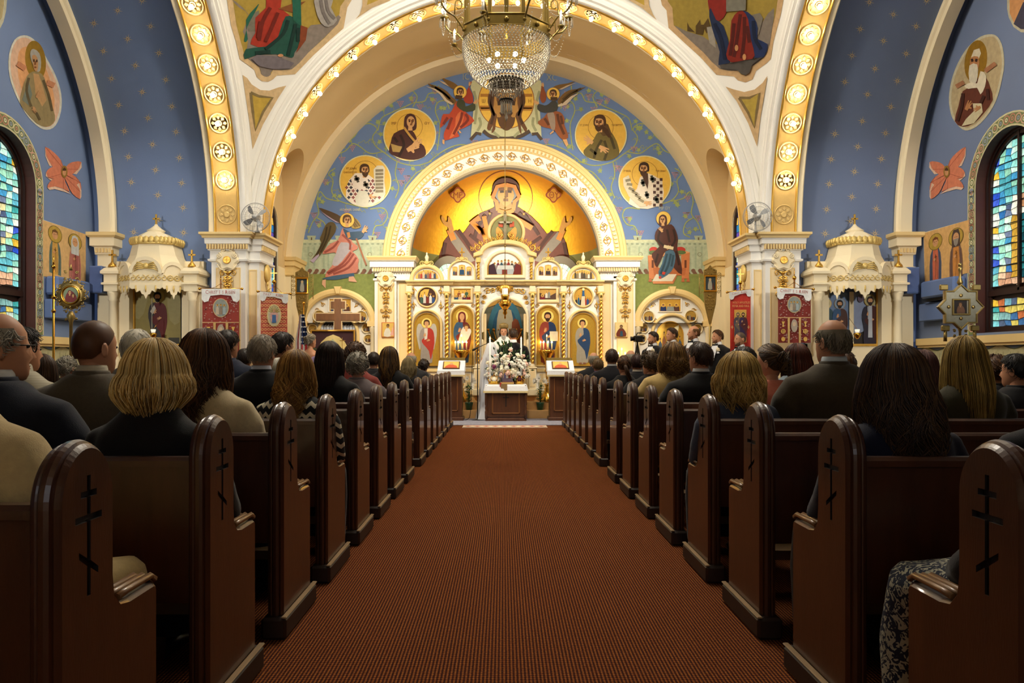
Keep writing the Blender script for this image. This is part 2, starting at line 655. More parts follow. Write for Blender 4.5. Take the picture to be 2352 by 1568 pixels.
# crossing: sail vault with white pendentives
b=MB()
n=72
ts=[HS*sin(-PI/2+PI*i/n)for i in range(n+1)]
b.grid([[(X0+u,YC+v,ZS+math.sqrt(max(0,RS*RS-u*u-v*v)))for u in ts]for v in ts],sm=True)
pend=b.build('ceiling',plaster,kind='structure',label='white plaster pendentives and shallow dome over the crossing')
EX,EY,EZ=Vector((1,0,0)),Vector((0,1,0)),Vector((0,0,1))
AR=4.18
def arch_trims(nm,c,u,w,s_in):
 """white archivolt mouldings; w points away from the crossing"""
 b=MB()
 b.arc(c,u,EZ,w,[(4.50,-.03),(4.47,-.075),(4.44,-.05),(4.41,-.05),(4.39,-.085),(4.35,-.085),(4.33,-.055),(4.30,-.055),(4.28,-.08),(4.24,-.08),(4.22,-.04),(AR,-.04),(AR,.06)],0,PI,72,False)
 t=b.build('archivolt',plaster,nm,label='white moulded plaster archivolt')
 b=MB()
 b.arc(c,u,EZ,w,[(AR-.001,.06),(AR-.025,.07),(AR-.025,.09),(AR+.002,.10)],0,PI,72,True)
 b.arc(c,u,EZ,w,[(AR+.002,.46),(AR-.025,.47),(AR-.025,.49),(AR-.001,.50)],0,PI,72,True)
 b.build('gilt_bead',gilt,nm)
 b=MB()
 b.arc(c,u,EZ,w,[(AR+.002,.10),(AR+.002,.46)],0,PI,72,True)
 b.build('soffit_band',goldband,nm,label='gold stencilled soffit band set with bulbs')
 b=MB()
 b.arc(c,u,EZ,w,[(AR-.001,.50),(AR-.001,.58),(AR+.02,.60),(4.9,.60)],0,PI,72,False)
 b.build('back_fillet',cream2,nm)
def rosette_mesh():
 b=MB()
 b.lathe((0,0,0),[(.165,0),(.168,.008),(.155,.012),(.148,.004),(.142,0)],28)
 b.lathe((0,0,0),[(.05,0),(.052,.012),(.035,.014),(.0,.010)],16)
 for k in range(8):
  a=2*PI*k/8
  p=[(.06,0),(.10,.03),(.135,0),(.10,-.03)]
  q=[(x*cos(a)-y*sin(a),x*sin(a)+y*cos(a))for x,y in p]
  b.prism(q,.008,0,.004,axis='Z')
 return b
_ros=rosette_mesh().mesh('rosette')
_ros.materials.append(M('rosette_gold','#d2b06a',.5,metal=.15,var=.12,vs_=12))
def bulb_mesh():
 b=MB()
 b.lathe((0,0,0),[(.030,0),(.032,.012),(.020,.02),(.018,.034)],12)
 b.mi=1
 b.lathe((0,0,0),[(.016,.032),(.028,.042),(.036,.060),(.037,.072),(.030,.092),(.016,.105),(0,.109)],12)
 me=b.mesh('light_bulb')
 me.materials.append(porc);me.materials.append(bulbm)
 return me
_bulb=bulb_mesh()
def put(me,name,p,normal,parent=None,xdir=None,**kw):
 o=bpy.data.objects.new(name,me)
 COL.objects.link(o)
 z=Vector(normal).normalized()
 x=Vector(xdir)if xdir is not None else z.orthogonal()
 x=(x-z*x.dot(z)).normalized()
 y=z.cross(x)
 mt=Matrix((x,y,z)).transposed().to_4x4()
 o.rotation_euler=mt.to_euler()
 pl=WLOC.get(parent.name,Vector())if parent is not None else Vector()
 if parent is not None:o.parent=parent
 o.location=Vector(p)-pl
 WLOC[o.name]=Vector(p)
 return tag(o,**kw)
NTH='lowest second third fourth fifth sixth seventh eighth ninth tenth eleventh twelfth thirteenth fourteenth fifteenth sixteenth seventeenth eighteenth nineteenth'.split()
def arch_bulbs(arch,c,u,w,group,label,nb=26,lo=13.3,rng=None):
 c=Vector(c)
 step=(180-2*lo)/(nb-1)
 for k in range(nb):
  a=math.radians(lo+step*k)
  d=u*cos(a)+EZ*sin(a)
  p=c+d*AR+w*.28
  if rng and not rng(p):continue
  put(_ros,'rosette',p,-d,arch,w)
  n_=k+1 if k<13 or '%s'not in label else nb-k
  put(_bulb,'light_bulb',p-d*.012,-d,label=label%(NTH[n_-1],'right'if k<13 else 'left')if label.count('%s')==2 else label%NTH[k],cat='light bulb',group=group)
front=thing('trim_1','lit chancel arch with gold soffit over the sanctuary',None,(X0,13.4,ZS))
front['kind']='structure'
arch_trims(front,(X0,13.4,ZS),EX,EY,1)
arch_bulbs(front,(X0,13.4,ZS),EX,EY,'bulbs along the chancel arch','%s glowing bulb counted up from the %s foot of the chancel arch')
for s,nm in((-1,'left'),(1,'right')):
 ar=thing('trim_2'if s<0 else 'trim_3','lit side arch with gold soffit band opening into the %s transept'%nm,None,(X0+s*HS,YC,ZS))
 ar['kind']='structure'
 arch_trims(ar,(X0+s*HS,YC,ZS),EY,EX*s,1)
 arch_bulbs(ar,(X0+s*HS,YC,ZS),EY,EX*s,'bulbs along the %s transept arch'%nm,'%%s glowing bulb counted up from the foot of the %s transept arch'%nm,lo=12.0,rng=lambda p:p.y>7)
 for a in(4.2,):
  d=EY*cos(math.radians(a))+EZ*sin(math.radians(a))
  put(_ros,'rosette',Vector((X0+s*(HS+.28),YC,ZS))+d*AR,-d,ar,EX)
b=MB()
b.arc((X0,4.6,ZS),EX,EZ,-EY,[(4.5,-.03),(AR,-.04),(AR,.6),(4.9,.6)],0,PI,48,False)
b.build('trim_4',plaster,kind='structure',label='plain near arch of the crossing above the camera')
# piers of the crossing
def pier_cap(b,base,z):
 b.polyloft(base,[(0,z-.49),(.045,z-.47),(.05,z-.44),(.02,z-.43),(.02,z-.30),(.05,z-.29),(.055,z-.19),(.085,z-.185),(.09,z-.09),(.115,z-.085),(.12,z-.05),(.155,z-.02),(.155,z)])
for s,nm in((-1,'left'),(1,'right')):
 pl=[(X0+s*x,y)for x,y in((4.95,13.20),(4.38,13.20),(4.38,13.33),(4.19,13.33),(4.19,14.05),(4.95,14.05))]
 if s<0:pl=pl
 else:pl=pl[::-1]
 pr=thing('wall_pier_'+nm,'cream panelled crossing pier with gilded capital on the %s'%nm,None,(X0+s*4.55,13.6,0))
 pr['kind']='structure'
 b=MB();b.polyloft(pl,[(0,0),(0,2.9)]);b.build('shaft',plaster,pr)
 b=MB();pier_cap(b,pl,3.36);b.build('capital',plaster,pr)
 b=MB();b.polyloft(pl,[(.118,3.27),(.125,3.30),(.16,3.325),(.16,3.361)]);b.build('crown_moulding',trimy,pr)
 b=MB()
 xa,xb=sorted((X0+s*5.0,X0+s*4.34))
 k=0
 x=xa
 while x<xb:
  b.box(x,x+.022,13.10,13.15,3.085,3.165);x+=.047
 for q in range(15):
  yy=13.30+q*.05
  b.box(X0+s*4.19-.085,X0+s*4.19+.085,yy,yy+.023,3.085,3.165)
 b.build('dentil_course',trimy,pr)
 b=MB()
 fx0,fx1=sorted((X0+s*4.90,X0+s*4.43))
 b.prism([(fx0+.045,.3),(fx1-.045,.3),(fx1-.045,2.76),(fx0+.045,2.76)],13.192,13.22)
 gx0,gx1=sorted((X0+s*4.36,X0+s*4.22))
 b.prism([(gx0+.02,.3),(gx1-.02,.3),(gx1-.02,2.74),(gx0+.02,2.74)],13.322,13.35)
 xi=X0+s*4.182
 b.box(min(xi,xi+s*.02),max(xi,xi+s*.02),13.42,13.96,.3,2.76)
 b.build('cream_panel',panelc,pr)
 b=MB()
 for(p0,p1,yy,z1)in((fx0+.045,fx1-.045,13.185,2.76),(gx0+.02,gx1-.02,13.315,2.74)):
  for(q0,q1,w0,w1)in((p0-.015,p1+.015,z1,z1+.02),(p0-.015,p0,.3,z1),(p1,p1+.015,.3,z1)):
   b.box(q0,q1,yy,yy+.02,w0,w1)
 b.build('panel_moulding',trimy,pr)
 # sanctuary: vault, side walls, back wall, apse
ZV=3.15
RV=4.62
WWY,WWR,WWZ=15.56,.40,3.92
LY,LR,LZ=15.55,.75,4.65
b=MB()
def vcol(y,s):
 zc=LZ+math.sqrt(max(0,LR*LR-(y-LY)**2))if abs(y-LY)<=LR else ZV
 a1=math.asin(min(1,(zc-ZV)/RV))
 return[(X0+s*RV*cos(PI/2+(a1-PI/2)*i/24),y,ZV+RV*sin(PI/2+(a1-PI/2)*i/24))for i in range(25)]
for s in(-1,1):
 for ya,yb_,n_ in((13.95,LY-LR-1e-4,3),(LY+LR+1e-4,16.5,2)):
  b.grid([[(X0+s*RV*cos(PI/2*i/24),y,ZV+RV*sin(PI/2*i/24))for i in range(25)]for y in[ya+(yb_-ya)*k/n_ for k in range(n_+1)]],sm=True)
 ys=[LY-LR*cos(PI*k/28)for k in range(29)]
 cols_=[vcol(y,s)for y in ys]
 b.grid(cols_,sm=True)
b.build('ceiling_sanctuary',vaultc,kind='structure',label='ochre cream barrel vault over the sanctuary')
for s,nm in((-1,'left'),(1,'right')):
 b=MB();edge=[vcol(y,s)[-1]for y in ys];xw=X0+s*RV
 za=[ZV+(LZ-ZV)*k/8 for k in range(9)]
 side=lambda y:[(X0+s*math.sqrt(RV*RV-(z-ZV)**2),y,z)for z in za]
 path=side(LY-LR)+edge+side(LY+LR)[::-1]
 b.grid([path,[(xw,p[1],p[2])for p in path]],sm=False)
 lp_=[(p[1],p[2])for p in path]+[(WWY+WWR,ZV)]+[(WWY+WWR*cos(a),WWZ+WWR*sin(a))for a in[PI*i/12 for i in range(13)]]+[(WWY-WWR,ZV)]
 b.add([(xw,p[0],p[1])for p in lp_],tessellate_polygon([[Vector((p[0],p[1],0))for p in lp_]]),False)
 b.build('wall_lunette_'+nm,vaultc,kind='structure',label='arched lunette recess in the sanctuary vault on the %s'%nm)
b=MB()
RB=4.50
b.arc((X0,0,ZV),EX,EZ,EY,[(RV,16.5),(RB,16.5),(RB,YB)],0,PI,64,False)
b.build('trim_5',cream,kind='structure',label='lighter cream rib framing the blue mural wall')
CHW={}
for s,nm in((-1,'left'),(1,'right')):
 xw=X0+s*RV
 wy,wr,wz0,wz1=WWY,WWR,1.55,WWZ
 hole=[(wy+wr,wz0),(wy+wr,wz1)]+[(wy+wr*cos(a),wz1+wr*sin(a))for a in[PI*i/12 for i in range(1,12)]]+[(wy-wr,wz1),(wy-wr,wz0)]
 top=[(13.95,ZV),(16.5,ZV)]
 plate('wall_sanctuary_'+nm,[[(13.95,0),(16.5,0),(16.5,ZV),(wy+wr,ZV),(wy+wr,wz0),(wy-wr,wz0),(wy-wr,ZV),(13.95,ZV)]],lambda p:(xw,p[0],p[1]),cream2,kind='structure',label='cream side wall of the sanctuary on the %s with a narrow window'%nm)
 CHW[s]=(xw,hole)
 b=MB();b.box(min(xw,X0+s*RB),max(xw,X0+s*RB),16.5,YB,0,ZV);b.build('wall_return_'+nm,cream2,kind='structure',label='cream wall return beside the mural wall on the %s'%nm)
 w=thing('window_%d'%(3 if s<0 else 4),'narrow dark framed stained glass window in the sanctuary side wall, %s'%nm,None,(xw,wy,wz0));w['kind']='structure'
 b=MB()
 rows=[[(xw,p[0],p[1])for p in hole],[(xw+s*.09,p[0],p[1])for p in hole]]
 b.grid(rows,closed_u=True,sm=False);b.build('reveal',cream2,w)
 b=MB()
 h2=offset_poly(hole,.09)
 b.grid([[(xw+s*.03,p[0],p[1])for p in hole],[(xw+s*.03,p[0],p[1])for p in h2],[(xw+s*.09,p[0],p[1])for p in h2]],closed_u=True,sm=False)
 b.build('window_frame',darkwood,w)
 b=MB()
 cs=['#2c6ea8','#4aa0c8','#3a5cb0','#7ac0d0','#2e8a9a','#c8d8c0','#d8b050','#5a4aa0']
 r0=random.Random(5)
 zz=wz0
 while zz<wz1+wr:
  for q in range(4):
   y0=wy-wr+q*wr/2
   b.col=r0.choice(cs)
   b.add([(xw+s*.07,y0+.006,zz+.006),(xw+s*.07,y0+wr/2-.006,zz+.006),(xw+s*.07,y0+wr/2-.006,zz+.144),(xw+s*.07,y0+.006,zz+.144)],[(0,1,2,3)])
  zz+=.15
 b.build('pane',colour_attr_mat('lit_stained_glass',.2,emit=.5),w)
 b=MB();b.box(min(xw+s*.10,xw+s*.13),max(xw+s*.10,xw+s*.13),wy-wr,wy+wr,wz0,wz1+wr);b.build('outer_board',darkwood,w)
AZ,ARI=3.41,2.10
b=MB()
arc_out=[(X0+RB*cos(a),ZV+RB*sin(a))for a in[PI*i/64 for i in range(65)]]
arc_in=[(X0+ARI*cos(a),AZ+ARI*sin(a))for a in[PI-PI*i/40 for i in range(41)]]
loop=[(X0+ARI,0),(X0+RB,0)]+arc_out+[(X0-RB,0),(X0-ARI,0)]+arc_in
wallf=plate('wall_front',[loop],lambda p:(p[0],YB,p[1]),M('mural_blue','#6a86b8',.8,var=.12,vs_=1.3),kind='structure',label='blue mural wall around the apse arch')
b=MB()
NA=36
b.arc((X0,YB+.3,0),EX,EY,EZ,[(2.1,0),(2.1,AZ)],0,PI,NA,True)
b.build('wall_apse',olive,kind='structure',label='olive apse wall behind the icon screen')
b=MB()
b.add([(X0-2.1,YB,0),(X0-2.1,YB+.3,0),(X0-2.1,YB+.3,AZ),(X0-2.1,YB,AZ)],[(0,1,2,3)])
b.add([(X0+2.1,YB,0),(X0+2.1,YB+.3,0),(X0+2.1,YB+.3,AZ),(X0+2.1,YB,AZ)],[(0,1,2,3)])
b.arc((X0,YB,AZ),EX,EZ,EY,[(2.1,0),(2.1,.3)],0,PI,40,True)
b.build('trim_6',M('grey_reveal','#8f8676',.7),kind='structure',label='grey inner reveal of the apse arch')
APC=(X0,YB+.3,AZ)
def domebelt(z0,z1,m):
 rows=[]
 for i in range(m+1):
  el=math.asin(z0/2.1)+(math.asin(min(z1/2.1,1))-math.asin(z0/2.1))*i/m
  r=2.1*cos(el)
  rows.append([(APC[0]+r*cos(a),APC[1]+r*sin(a),APC[2]+2.1*sin(el))for a in[PI*k/40 for k in range(41)]])
 return rows
b=MB();b.grid(domebelt(0,.36,4));b.build('wall_apse_belt',olive,kind='structure',label='olive belt below the gold half-dome')
goldleaf=M('gold_leaf_dome','#e0a42c',.36,metal=.85,var=.12,vs_=7,bump=.25,bs=14)
b=MB();b.grid(domebelt(.36,2.0999,20))
apse=b.build('ceiling_apse',goldleaf,kind='structure',label='gold leaf half-dome of the apse')
# transepts
VAULTS={}
for s,nm in((-1,'left'),(1,'right')):
 bm_=blue if s<0 else blue2
 xa,xb=X0+s*4.95,X0+s*6.66
 b=MB()
 b.arc((0,YC,ZS),EY,EZ,EX,[(HS,xa),(HS,xb)],0,PI,64,True)
 v=b.build('ceiling_transept_'+nm,bm_,kind='structure',label='blue star-painted barrel vault of the %s transept'%nm)
 b=MB()
 b.box(min(xa,X0+s*7.3),max(xa,X0+s*7.3),YC+HS,YC+HS+.1,0,ZS)
 b.box(min(xa,X0+s*7.3),max(xa,X0+s*7.3),YC-HS-.1,YC-HS,0,ZS)
 b.build('wall_transept_'+nm,bm_,kind='structure',label='blue transept wall on the %s behind the shrine'%nm)
 VAULTS[s]=v
 rib=thing('trim_%d'%(7 if s<0 else 8),'cream moulded rib before the %s window wall'%nm,None,(X0+s*6.75,YC,ZS));rib['kind']='structure'
 b=MB()
 b.arc((X0+s*6.66,YC,ZS),EY,EZ,EX*s,[(HS,-.02),(4.33,-.02),(4.31,-.05),(4.27,-.05),(4.25,-.02),(4.2,0),(4.2,.19),(4.36,.19)],0,PI,64,False)
 b.build('rib_arch',cream2,rib)
 for y0,y1 in((13.2,13.4),(4.6,4.8)):
  b=MB()
  x0_,x1_=sorted((X0+s*6.64,X0+s*6.87))
  b.rectloft(x0_,x1_,y0,y1+.0,[(0,0),(0,2.72),(.03,2.74),(.03,2.79),(0,2.80),(0,2.99),(.03,3.0),(.04,3.12),(.09,3.14),(.09,3.28),(.12,3.30),(.13,3.36)])
  b.build('pilaster',cream2,rib)
  b=MB()
  b.rectloft(x0_,x1_,y0,y1,[(.105,3.28),(.135,3.31),(.135,3.365)])
  yy=x0_-.02
  for q in range(5):b.box(x0_-.01+q*.055,x0_+.02+q*.055,y0-.06,y0-.03,3.03,3.1)
  b.build('capital_moulding',trimy,rib)
 xe=X0+s*7.0
 b=MB()
 b.arc((0,YC,ZS),EY,EZ,EX,[(4.36,X0+s*6.85),(4.36,xe)],0,PI,64,True)
 b.build('ceiling_reveal_'+nm,bm_,kind='structure',label='blue reveal behind the rib on the %s'%nm)
 out=[(YC-4.36,0),(YC+4.36,0)]+[(YC+4.36*cos(a),ZS+4.36*sin(a))for a in[PI*i/64 for i in range(65)]]
 holes=[]
 wr,wz0,wz1=.72,1.62,3.75
 for wy in(10.95,7.05):
  holes.append([(wy+wr,wz0),(wy+wr,wz1)]+[(wy+wr*cos(a),wz1+wr*sin(a))for a in[PI*i/24 for i in range(1,24)]]+[(wy-wr,wz1),(wy-wr,wz0)])
 plate('wall_'+nm,[out]+holes,lambda p:(xe,p[0],p[1]),bm_,kind='structure',label='blue end wall of the %s transept with painted saints'%nm)
 for hi,hole in enumerate(holes):
  wy=(10.95,7.05)[hi]
  w=thing('window_%d'%((1 if s<0 else 2)+hi*4),'tall round-topped stained glass window in the %s transept wall'%nm if hi==0 else 'second stained glass window further back in the %s transept'%nm,None,(xe,wy,wz0));w['kind']='structure'
  b=MB()
  b.grid([[(xe,p[0],p[1])for p in hole],[(xe+s*.14,p[0],p[1])for p in hole]],closed_u=True,sm=False);b.build('reveal',redwood,w)
  b=MB()
  h1,h2=offset_poly(hole,.035),offset_poly(hole,.085)
  b.grid([[(xe+s*.14,p[0],p[1])for p in hole],[(xe+s*.14,p[0],p[1])for p in h1],[(xe+s*.17,p[0],p[1])for p in h1],[(xe+s*.17,p[0],p[1])for p in h2],[(xe+s*.22,p[0],p[1])for p in h2]],closed_u=True,sm=False)
  b.box(min(xe+s*.16,xe+s*.22),max(xe+s*.16,xe+s*.22),wy-wr,wy+wr,2.16,2.24)
  b.box(min(xe+s*.16,xe+s*.22),max(xe+s*.16,xe+s*.22),wy-.02,wy+.02,2.2,wz1+wr-.03)
  b.build('window_frame',darkwood,w)
  if hi:
   b=MB();b.col='#6a9ab8';b.prism(h2,xe+s*.2,xe+s*.21,axis='X');b.build('pane',_mats['lit_stained_glass'],w);continue
  r0=random.Random(20+s)
  glassm=colour_attr_mat('window_stained_glass',.15,emit=.42,var=.4)
  teal=['#8fd8d2','#5fb6c8','#bfe8dc','#3f8fc0','#9fdcc0','#d8efe0','#2f6fb0']
  fig=['#1f5f6a','#2a7a80','#245a8a','#b89030','#3a4a6a','#7a5a4a']
  bord=['#2a50c0','#7fd0d8','#3fa0a0','#dfe8e0','#4060d0','#8fd0c0','#e0b840','#5fb0c8']
  ncol,dz=9,.098
  yl,yh=wy-wr+.085,wy+wr-.085
  z_=wz0+.085
  nr=int((wz1+wr-.09-z_)/dz)
  J=[[(yl+(yh-yl)*q/ncol+(r0.uniform(-.028,.028)if 0<q<ncol else 0),z_+dz*k+r0.uniform(-.022,.022))for q in range(ncol+1)]for k in range(nr+1)]
  leads=MB()
  for k in range(nr):
   for q in range(ncol):
    pts=[J[k][q],J[k][q+1],J[k+1][q+1],J[k+1][q]]
    ym=sum(p[0]for p in pts)/4;zm=sum(p[1]for p in pts)/4
    if 2.10<zm<2.28:continue
    def clampa(p):
     d=math.hypot(p[0]-wy,p[1]-wz1);R2=wr-.09
     return p if p[1]<wz1 or d<R2 else(wy+(p[0]-wy)*R2/d,wz1+(p[1]-wz1)*R2/d)
    if zm>wz1 and math.hypot(ym-wy,zm-wz1)>wr-.04:continue
    pts=[clampa(p)for p in pts]
    d=abs(ym-wy)
    dh=math.hypot(ym-wy,zm-3.42)
    if d>.5:c=r0.choice(bord)
    elif zm<2.2:c=r0.choice(['#b86a40','#d0c060','#7fb0b0','#c8e0d8','#50607a','#6fa8b8','#3f6a9a'])
    elif dh<.09:c=r0.choice(['#c89a78','#b88860'])
    elif dh<.19:c='#eef0e0'
    elif d<.24 and 2.42<zm<3.34:c=r0.choice(['#1f6470','#2a7a80','#1d5560'])if(ym-wy)*s<.06 else r0.choice(['#b89030','#c8a040'])
    elif zm<2.5:c=r0.choice(['#d8b090','#c89878','#e0c0a0','#a88068'])
    elif zm>3.6:c=r0.choice(teal[:5]+['#4aa0b0','#8ac8b0'])
    else:c=r0.choice(teal+['#4a5a7a','#6a7a9a','#e0d8a0'])
    pb=MB();pb.col=c
    cy,cz=sum(p[0]for p in pts)/4,sum(p[1]for p in pts)/4
    pts=[(cy+(p[0]-cy)*.88,cz+(p[1]-cz)*.88)for p in pts]
    pb.add([(xe+s*x,p[0],p[1])for x in(.20,.206)for p in pts],[(0,1,2,3),(7,6,5,4),(0,4,5,1),(1,5,6,2),(2,6,7,3),(3,7,4,0)])
    pb.build('pane',glassm,w)
   if k%3==0:leads.tube([(xe+s*.19,yl,z_+dz*k),(xe+s*.19,yh,z_+dz*k)],.007,4)
  leads.build('tie_bar',darkmetal,w)
  b=MB();b.box(min(xe+s*.215,xe+s*.25),max(xe+s*.215,xe+s*.25),wy-wr,wy+wr,wz0,wz1+wr);b.build('outer_board',darkwood,w)
 b=MB()
 x0_,x1_=sorted((xe,xe-s*.09))
 b.box(x0_,x1_,YC-4.36,YC+4.2,1.47,1.58)
 b.box(min(xe,xe-s*.06),max(xe,xe-s*.06),YC-4.36,YC+4.2,1.43,1.47)
 b.build('trim_%d'%(9 if s<0 else 10),trimy,kind='structure',label='cream sill cornice along the %s transept wall'%nm)
b=MB();b.box(-7.6,7.6,-2.8,-2.7,0,8.2);b.build('wall_back',cream2,kind='structure',label='rear wall of the nave behind the camera')
for s,nm in((-1,'left'),(1,'right')):
 b=MB();b.box(min(s*7.1,s*7.2),max(s*7.1,s*7.2),-2.7,4.6,0,8.2);b.build('wall_nave_'+nm,blue,kind='structure',label='blue nave side wall on the %s beside the camera'%nm)
 b=MB();b.box(min(s*4.9,s*7.2),max(s*4.9,s*7.2),4.5,4.6,0,8.2);b.build('wall_nave_end_'+nm,blue,kind='structure',label='blue wall end between nave and %s transept'%nm)
b=MB();b.box(-7.6,7.6,-2.7,4.6,8.0,8.1);b.build('ceiling_nave',plaster,kind='structure',label='nave ceiling above the camera')
# murals (flat print on the walls)
SKIN='#d6a670'
def C(P,x0,y0,k):
 """draw in the coordinates of an enlarged crop of the photograph"""
 return P.at(x0,y0,1.0/k)
def head(P,cx,cy,h,turn=0.0,skin=SKIN,hair='#4a3018',beard=None,veil=None,halo=None,lw=None,hc='#e6c05a',rim='#8a5a20'):
 """painted icon head, h = height of the face oval in the current frame"""
 r=h/2
 lw=lw or max(h*.04,.4/max(.2,abs(P.T(1,0)[0]-P.T(0,0)[0])))
 if halo:
  P.e(cx,cy,halo,halo,rim,36)
  P.e(cx,cy,halo*.955,halo*.955,hc,36)
 if veil:
  P.poly([(cx-r*.95,cy+r*1.3),(cx-r*1.05,cy),(cx-r*.8,cy-r*.95),(cx,cy-r*1.35),(cx+r*.8,cy-r*.95),(cx+r*1.05,cy),(cx+r*.95,cy+r*1.3),(cx,cy+r*1.6)],veil,3)
 else:
  P.poly([(cx-r*.8,cy+r*.55),(cx-r*.98,cy-r*.1),(cx-r*.75,cy-r*.95),(cx,cy-r*1.25),(cx+r*.75,cy-r*.95),(cx+r*.98,cy-r*.1),(cx+r*.8,cy+r*.55),(cx,cy+r*.3)],hair,3)
 P.poly([(cx-r*.3,cy+r*.6),(cx+r*.3,cy+r*.6),(cx+r*.38,cy+r*1.5),(cx-r*.38,cy+r*1.5)],skin)
 t=turn*r*.25
 P.poly(ell(cx+t*.6,cy+r*.05,r*.68,r*.95,20),skin)
 if not veil:
  P.poly([(cx-r*.7,cy-r*.2),(cx-r*.62,cy-r*.8),(cx,cy-r*1.02),(cx+r*.62,cy-r*.8),(cx+r*.7,cy-r*.2),(cx+r*.45+t,cy-r*.58),(cx+t,cy-r*.66),(cx-r*.45+t,cy-r*.58)],hair)
 if beard:
  P.poly([(cx-r*.68+t,cy+r*.1),(cx-r*.45+t,cy+r*.42),(cx+t,cy+r*.36),(cx+r*.45+t,cy+r*.42),(cx+r*.68+t,cy+r*.1),(cx+r*.55+t,cy+r*.95),(cx+t*1.5,cy+r*1.45),(cx-r*.55+t,cy+r*.95)],beard,2)
 d='#3a2412'
 P.lines([[(cx-r*.42+t,cy-r*.12),(cx-r*.14+t,cy-r*.12)],[(cx+r*.14+t,cy-r*.12),(cx+r*.42+t,cy-r*.12)]],lw*1.5,d)
 P.lines([[(cx-r*.48+t,cy-r*.28),(cx-r*.12+t,cy-r*.26)],[(cx+r*.12+t,cy-r*.26),(cx+r*.48+t,cy-r*.28)],[(cx+r*.07+t,cy-r*.25),(cx+r*.1+t*1.5,cy+r*.24),(cx-r*.05+t,cy+r*.27)],[(cx-r*.18+t,cy+r*.5),(cx+r*.18+t,cy+r*.5)]],lw,'#7a4a24')
def hand(P,x,y,l,ang,col=SKIN,flip=1):
 c,s=cos(ang),sin(ang)
 def q(a,b):return(x+(a*c-b*flip*s)*l,y+(a*s+b*flip*c)*l)
 P.poly([q(0,-.16),q(.35,-.22),q(.95,-.26),q(1.0,-.16),q(.6,-.08),q(1.05,.0),q(1.03,.1),q(.6,.08),q(.95,.2),q(.88,.28),q(.5,.2),q(.45,.42),q(.32,.42),q(.25,.18),q(0,.16)],col)
def folds(P,many,w,col):
 P.lines(many,w,col,3)
 # painted town wall and green ground at the foot of the mural wall
SB=planeY(YB)
for s in(-1,1):
 P=Paint(SB,off0=.002,step=.0002)
 mx=(lambda x:x)if s<0 else(lambda x:2320-x)
 def q(pts):return[(mx(x),y)for x,y in pts]
 P.poly(q([(694,557),(898,557),(898,640),(692,640)]),'#b4c0a6')
 P.poly(q([(694,550),(898,550),(898,557),(694,557)]),'#c3caa9')
 for i in range(17):P.poly(q([(697+i*12,558),(703+i*12,558),(703+i*12,562),(697+i*12,562)]),'#93a08a')
 for x in(706,720,742,752,828,850,872):P.poly(q([(x,566),(x+4,566),(x+4,616),(x,616)]),'#a3b39a')
 for x in(713,849):P.e(mx(x),584,5,5,'#8d8f74');P.e(mx(x),584,3.6,3.6,'#b4c0a6')
 for x,y in((706,541),(846,541),(770,541)):
  P.poly(q([(x-1,541),(x+20,541),(x+17,551),(x+2,551)]),'#a9b59c');P.poly(q([(x+8,545),(x+11,545),(x+11,551),(x+8,551)]),'#6c5a48')
 P.poly(q([(692,629),(898,629),(898,900),(692,900)]),'#85904f')
 for i in range(13):P.poly([(mx(712+i*15.6),629)]+[(mx(712+i*15.6+5*cos(a)),622-5*sin(a))for a in[PI*k/8 for k in range(9)]]+[(mx(702+i*15.6),629)],'#7c5a48')
 P.build('mural_ground',parent=wallf,label='painted pale town wall over a green ground, %s of the apse'%('left'if s<0 else 'right'))
 # vines
def vine(P,path,leaves,r0):
 P.line(path,2.4,'#a3ad6a',6)
 pts=crom(path,6,closed=False)
 for i in range(3,len(pts)-1,5):
  p=pts[i]
  t=(pts[i+1]-pts[i-1]).normalized()
  sd=r0.choice((-1,1))
  nn=Vector((-t.y,t.x))*sd
  e=p+nn*r0.uniform(9,15)+t*r0.uniform(-3,6)
  k=r0.random()
  P.line([p,p+nn*6+t*3,e],1.2,'#a3ad6a')
  if k<.45:
   a=r0.uniform(0,6.3)
   P.poly([(e.x+(7 if j%2 else 3.4)*cos(a+j*PI/5),e.y+(7 if j%2 else 3.4)*sin(a+j*PI/5))for j in range(10)],'#9fae6c')
  elif k<.8:
   for rr in range(4):
    for cc in range(4-rr):
     P.off-=P.step
     P.e(e.x+(cc-(3-rr)/2)*4.2,e.y+rr*3.8,1.7,1.7,'#b98a90',6)
   P.off+=P.step
  else:
   P.line([e,e+Vector((6,-4)),e+Vector((9,3)),e+Vector((14,-1)),e+Vector((17,5))],1.0,'#a3ad6a',4)
VP_=[[(992,370),(955,380),(915,372),(885,352),(862,334),(856,314),(866,296),(850,284),(830,290),(815,312),(803,322)],[(880,348),(850,352),(826,336),(810,330),(795,345),(780,352)],[(868,300),(876,272),(900,258),(928,246),(950,236),(975,232),(985,215),(1005,212),(1008,196)],[(948,246),(958,222),(940,205),(915,215),(905,232)],[(1004,345),(1008,318),(1010,285),(1000,255),(1006,235),(1024,232),(1032,250)],[(985,372),(1010,352),(1035,338),(1060,332),(1085,336)],[(905,475),(925,455),(930,430),(945,410),(958,396),(975,388),(1000,372)],[(845,478),(808,470),(778,460),(762,440),(765,415),(755,398),(770,386)],[(778,462),(750,455),(735,440),(728,462),(732,490),(718,510),(708,535)],[(850,480),(880,478),(890,495),(880,515),(862,520),(856,540)],[(728,500),(745,512),(750,535),(735,545)],[(912,372),(908,400),(916,430),(908,455)],]
for s in(-1,1):
 P=Paint(SB,off0=.004,step=.00002)
 r0=random.Random(3)
 for path in VP_:
  vine(P,[(x if s<0 else 2320-x,y)for x,y in path],5,r0)
 P.build('mural_vine',parent=wallf,label='painted olive vine with pink grapes, %s half of the blue wall'%('left'if s<0 else 'right'))
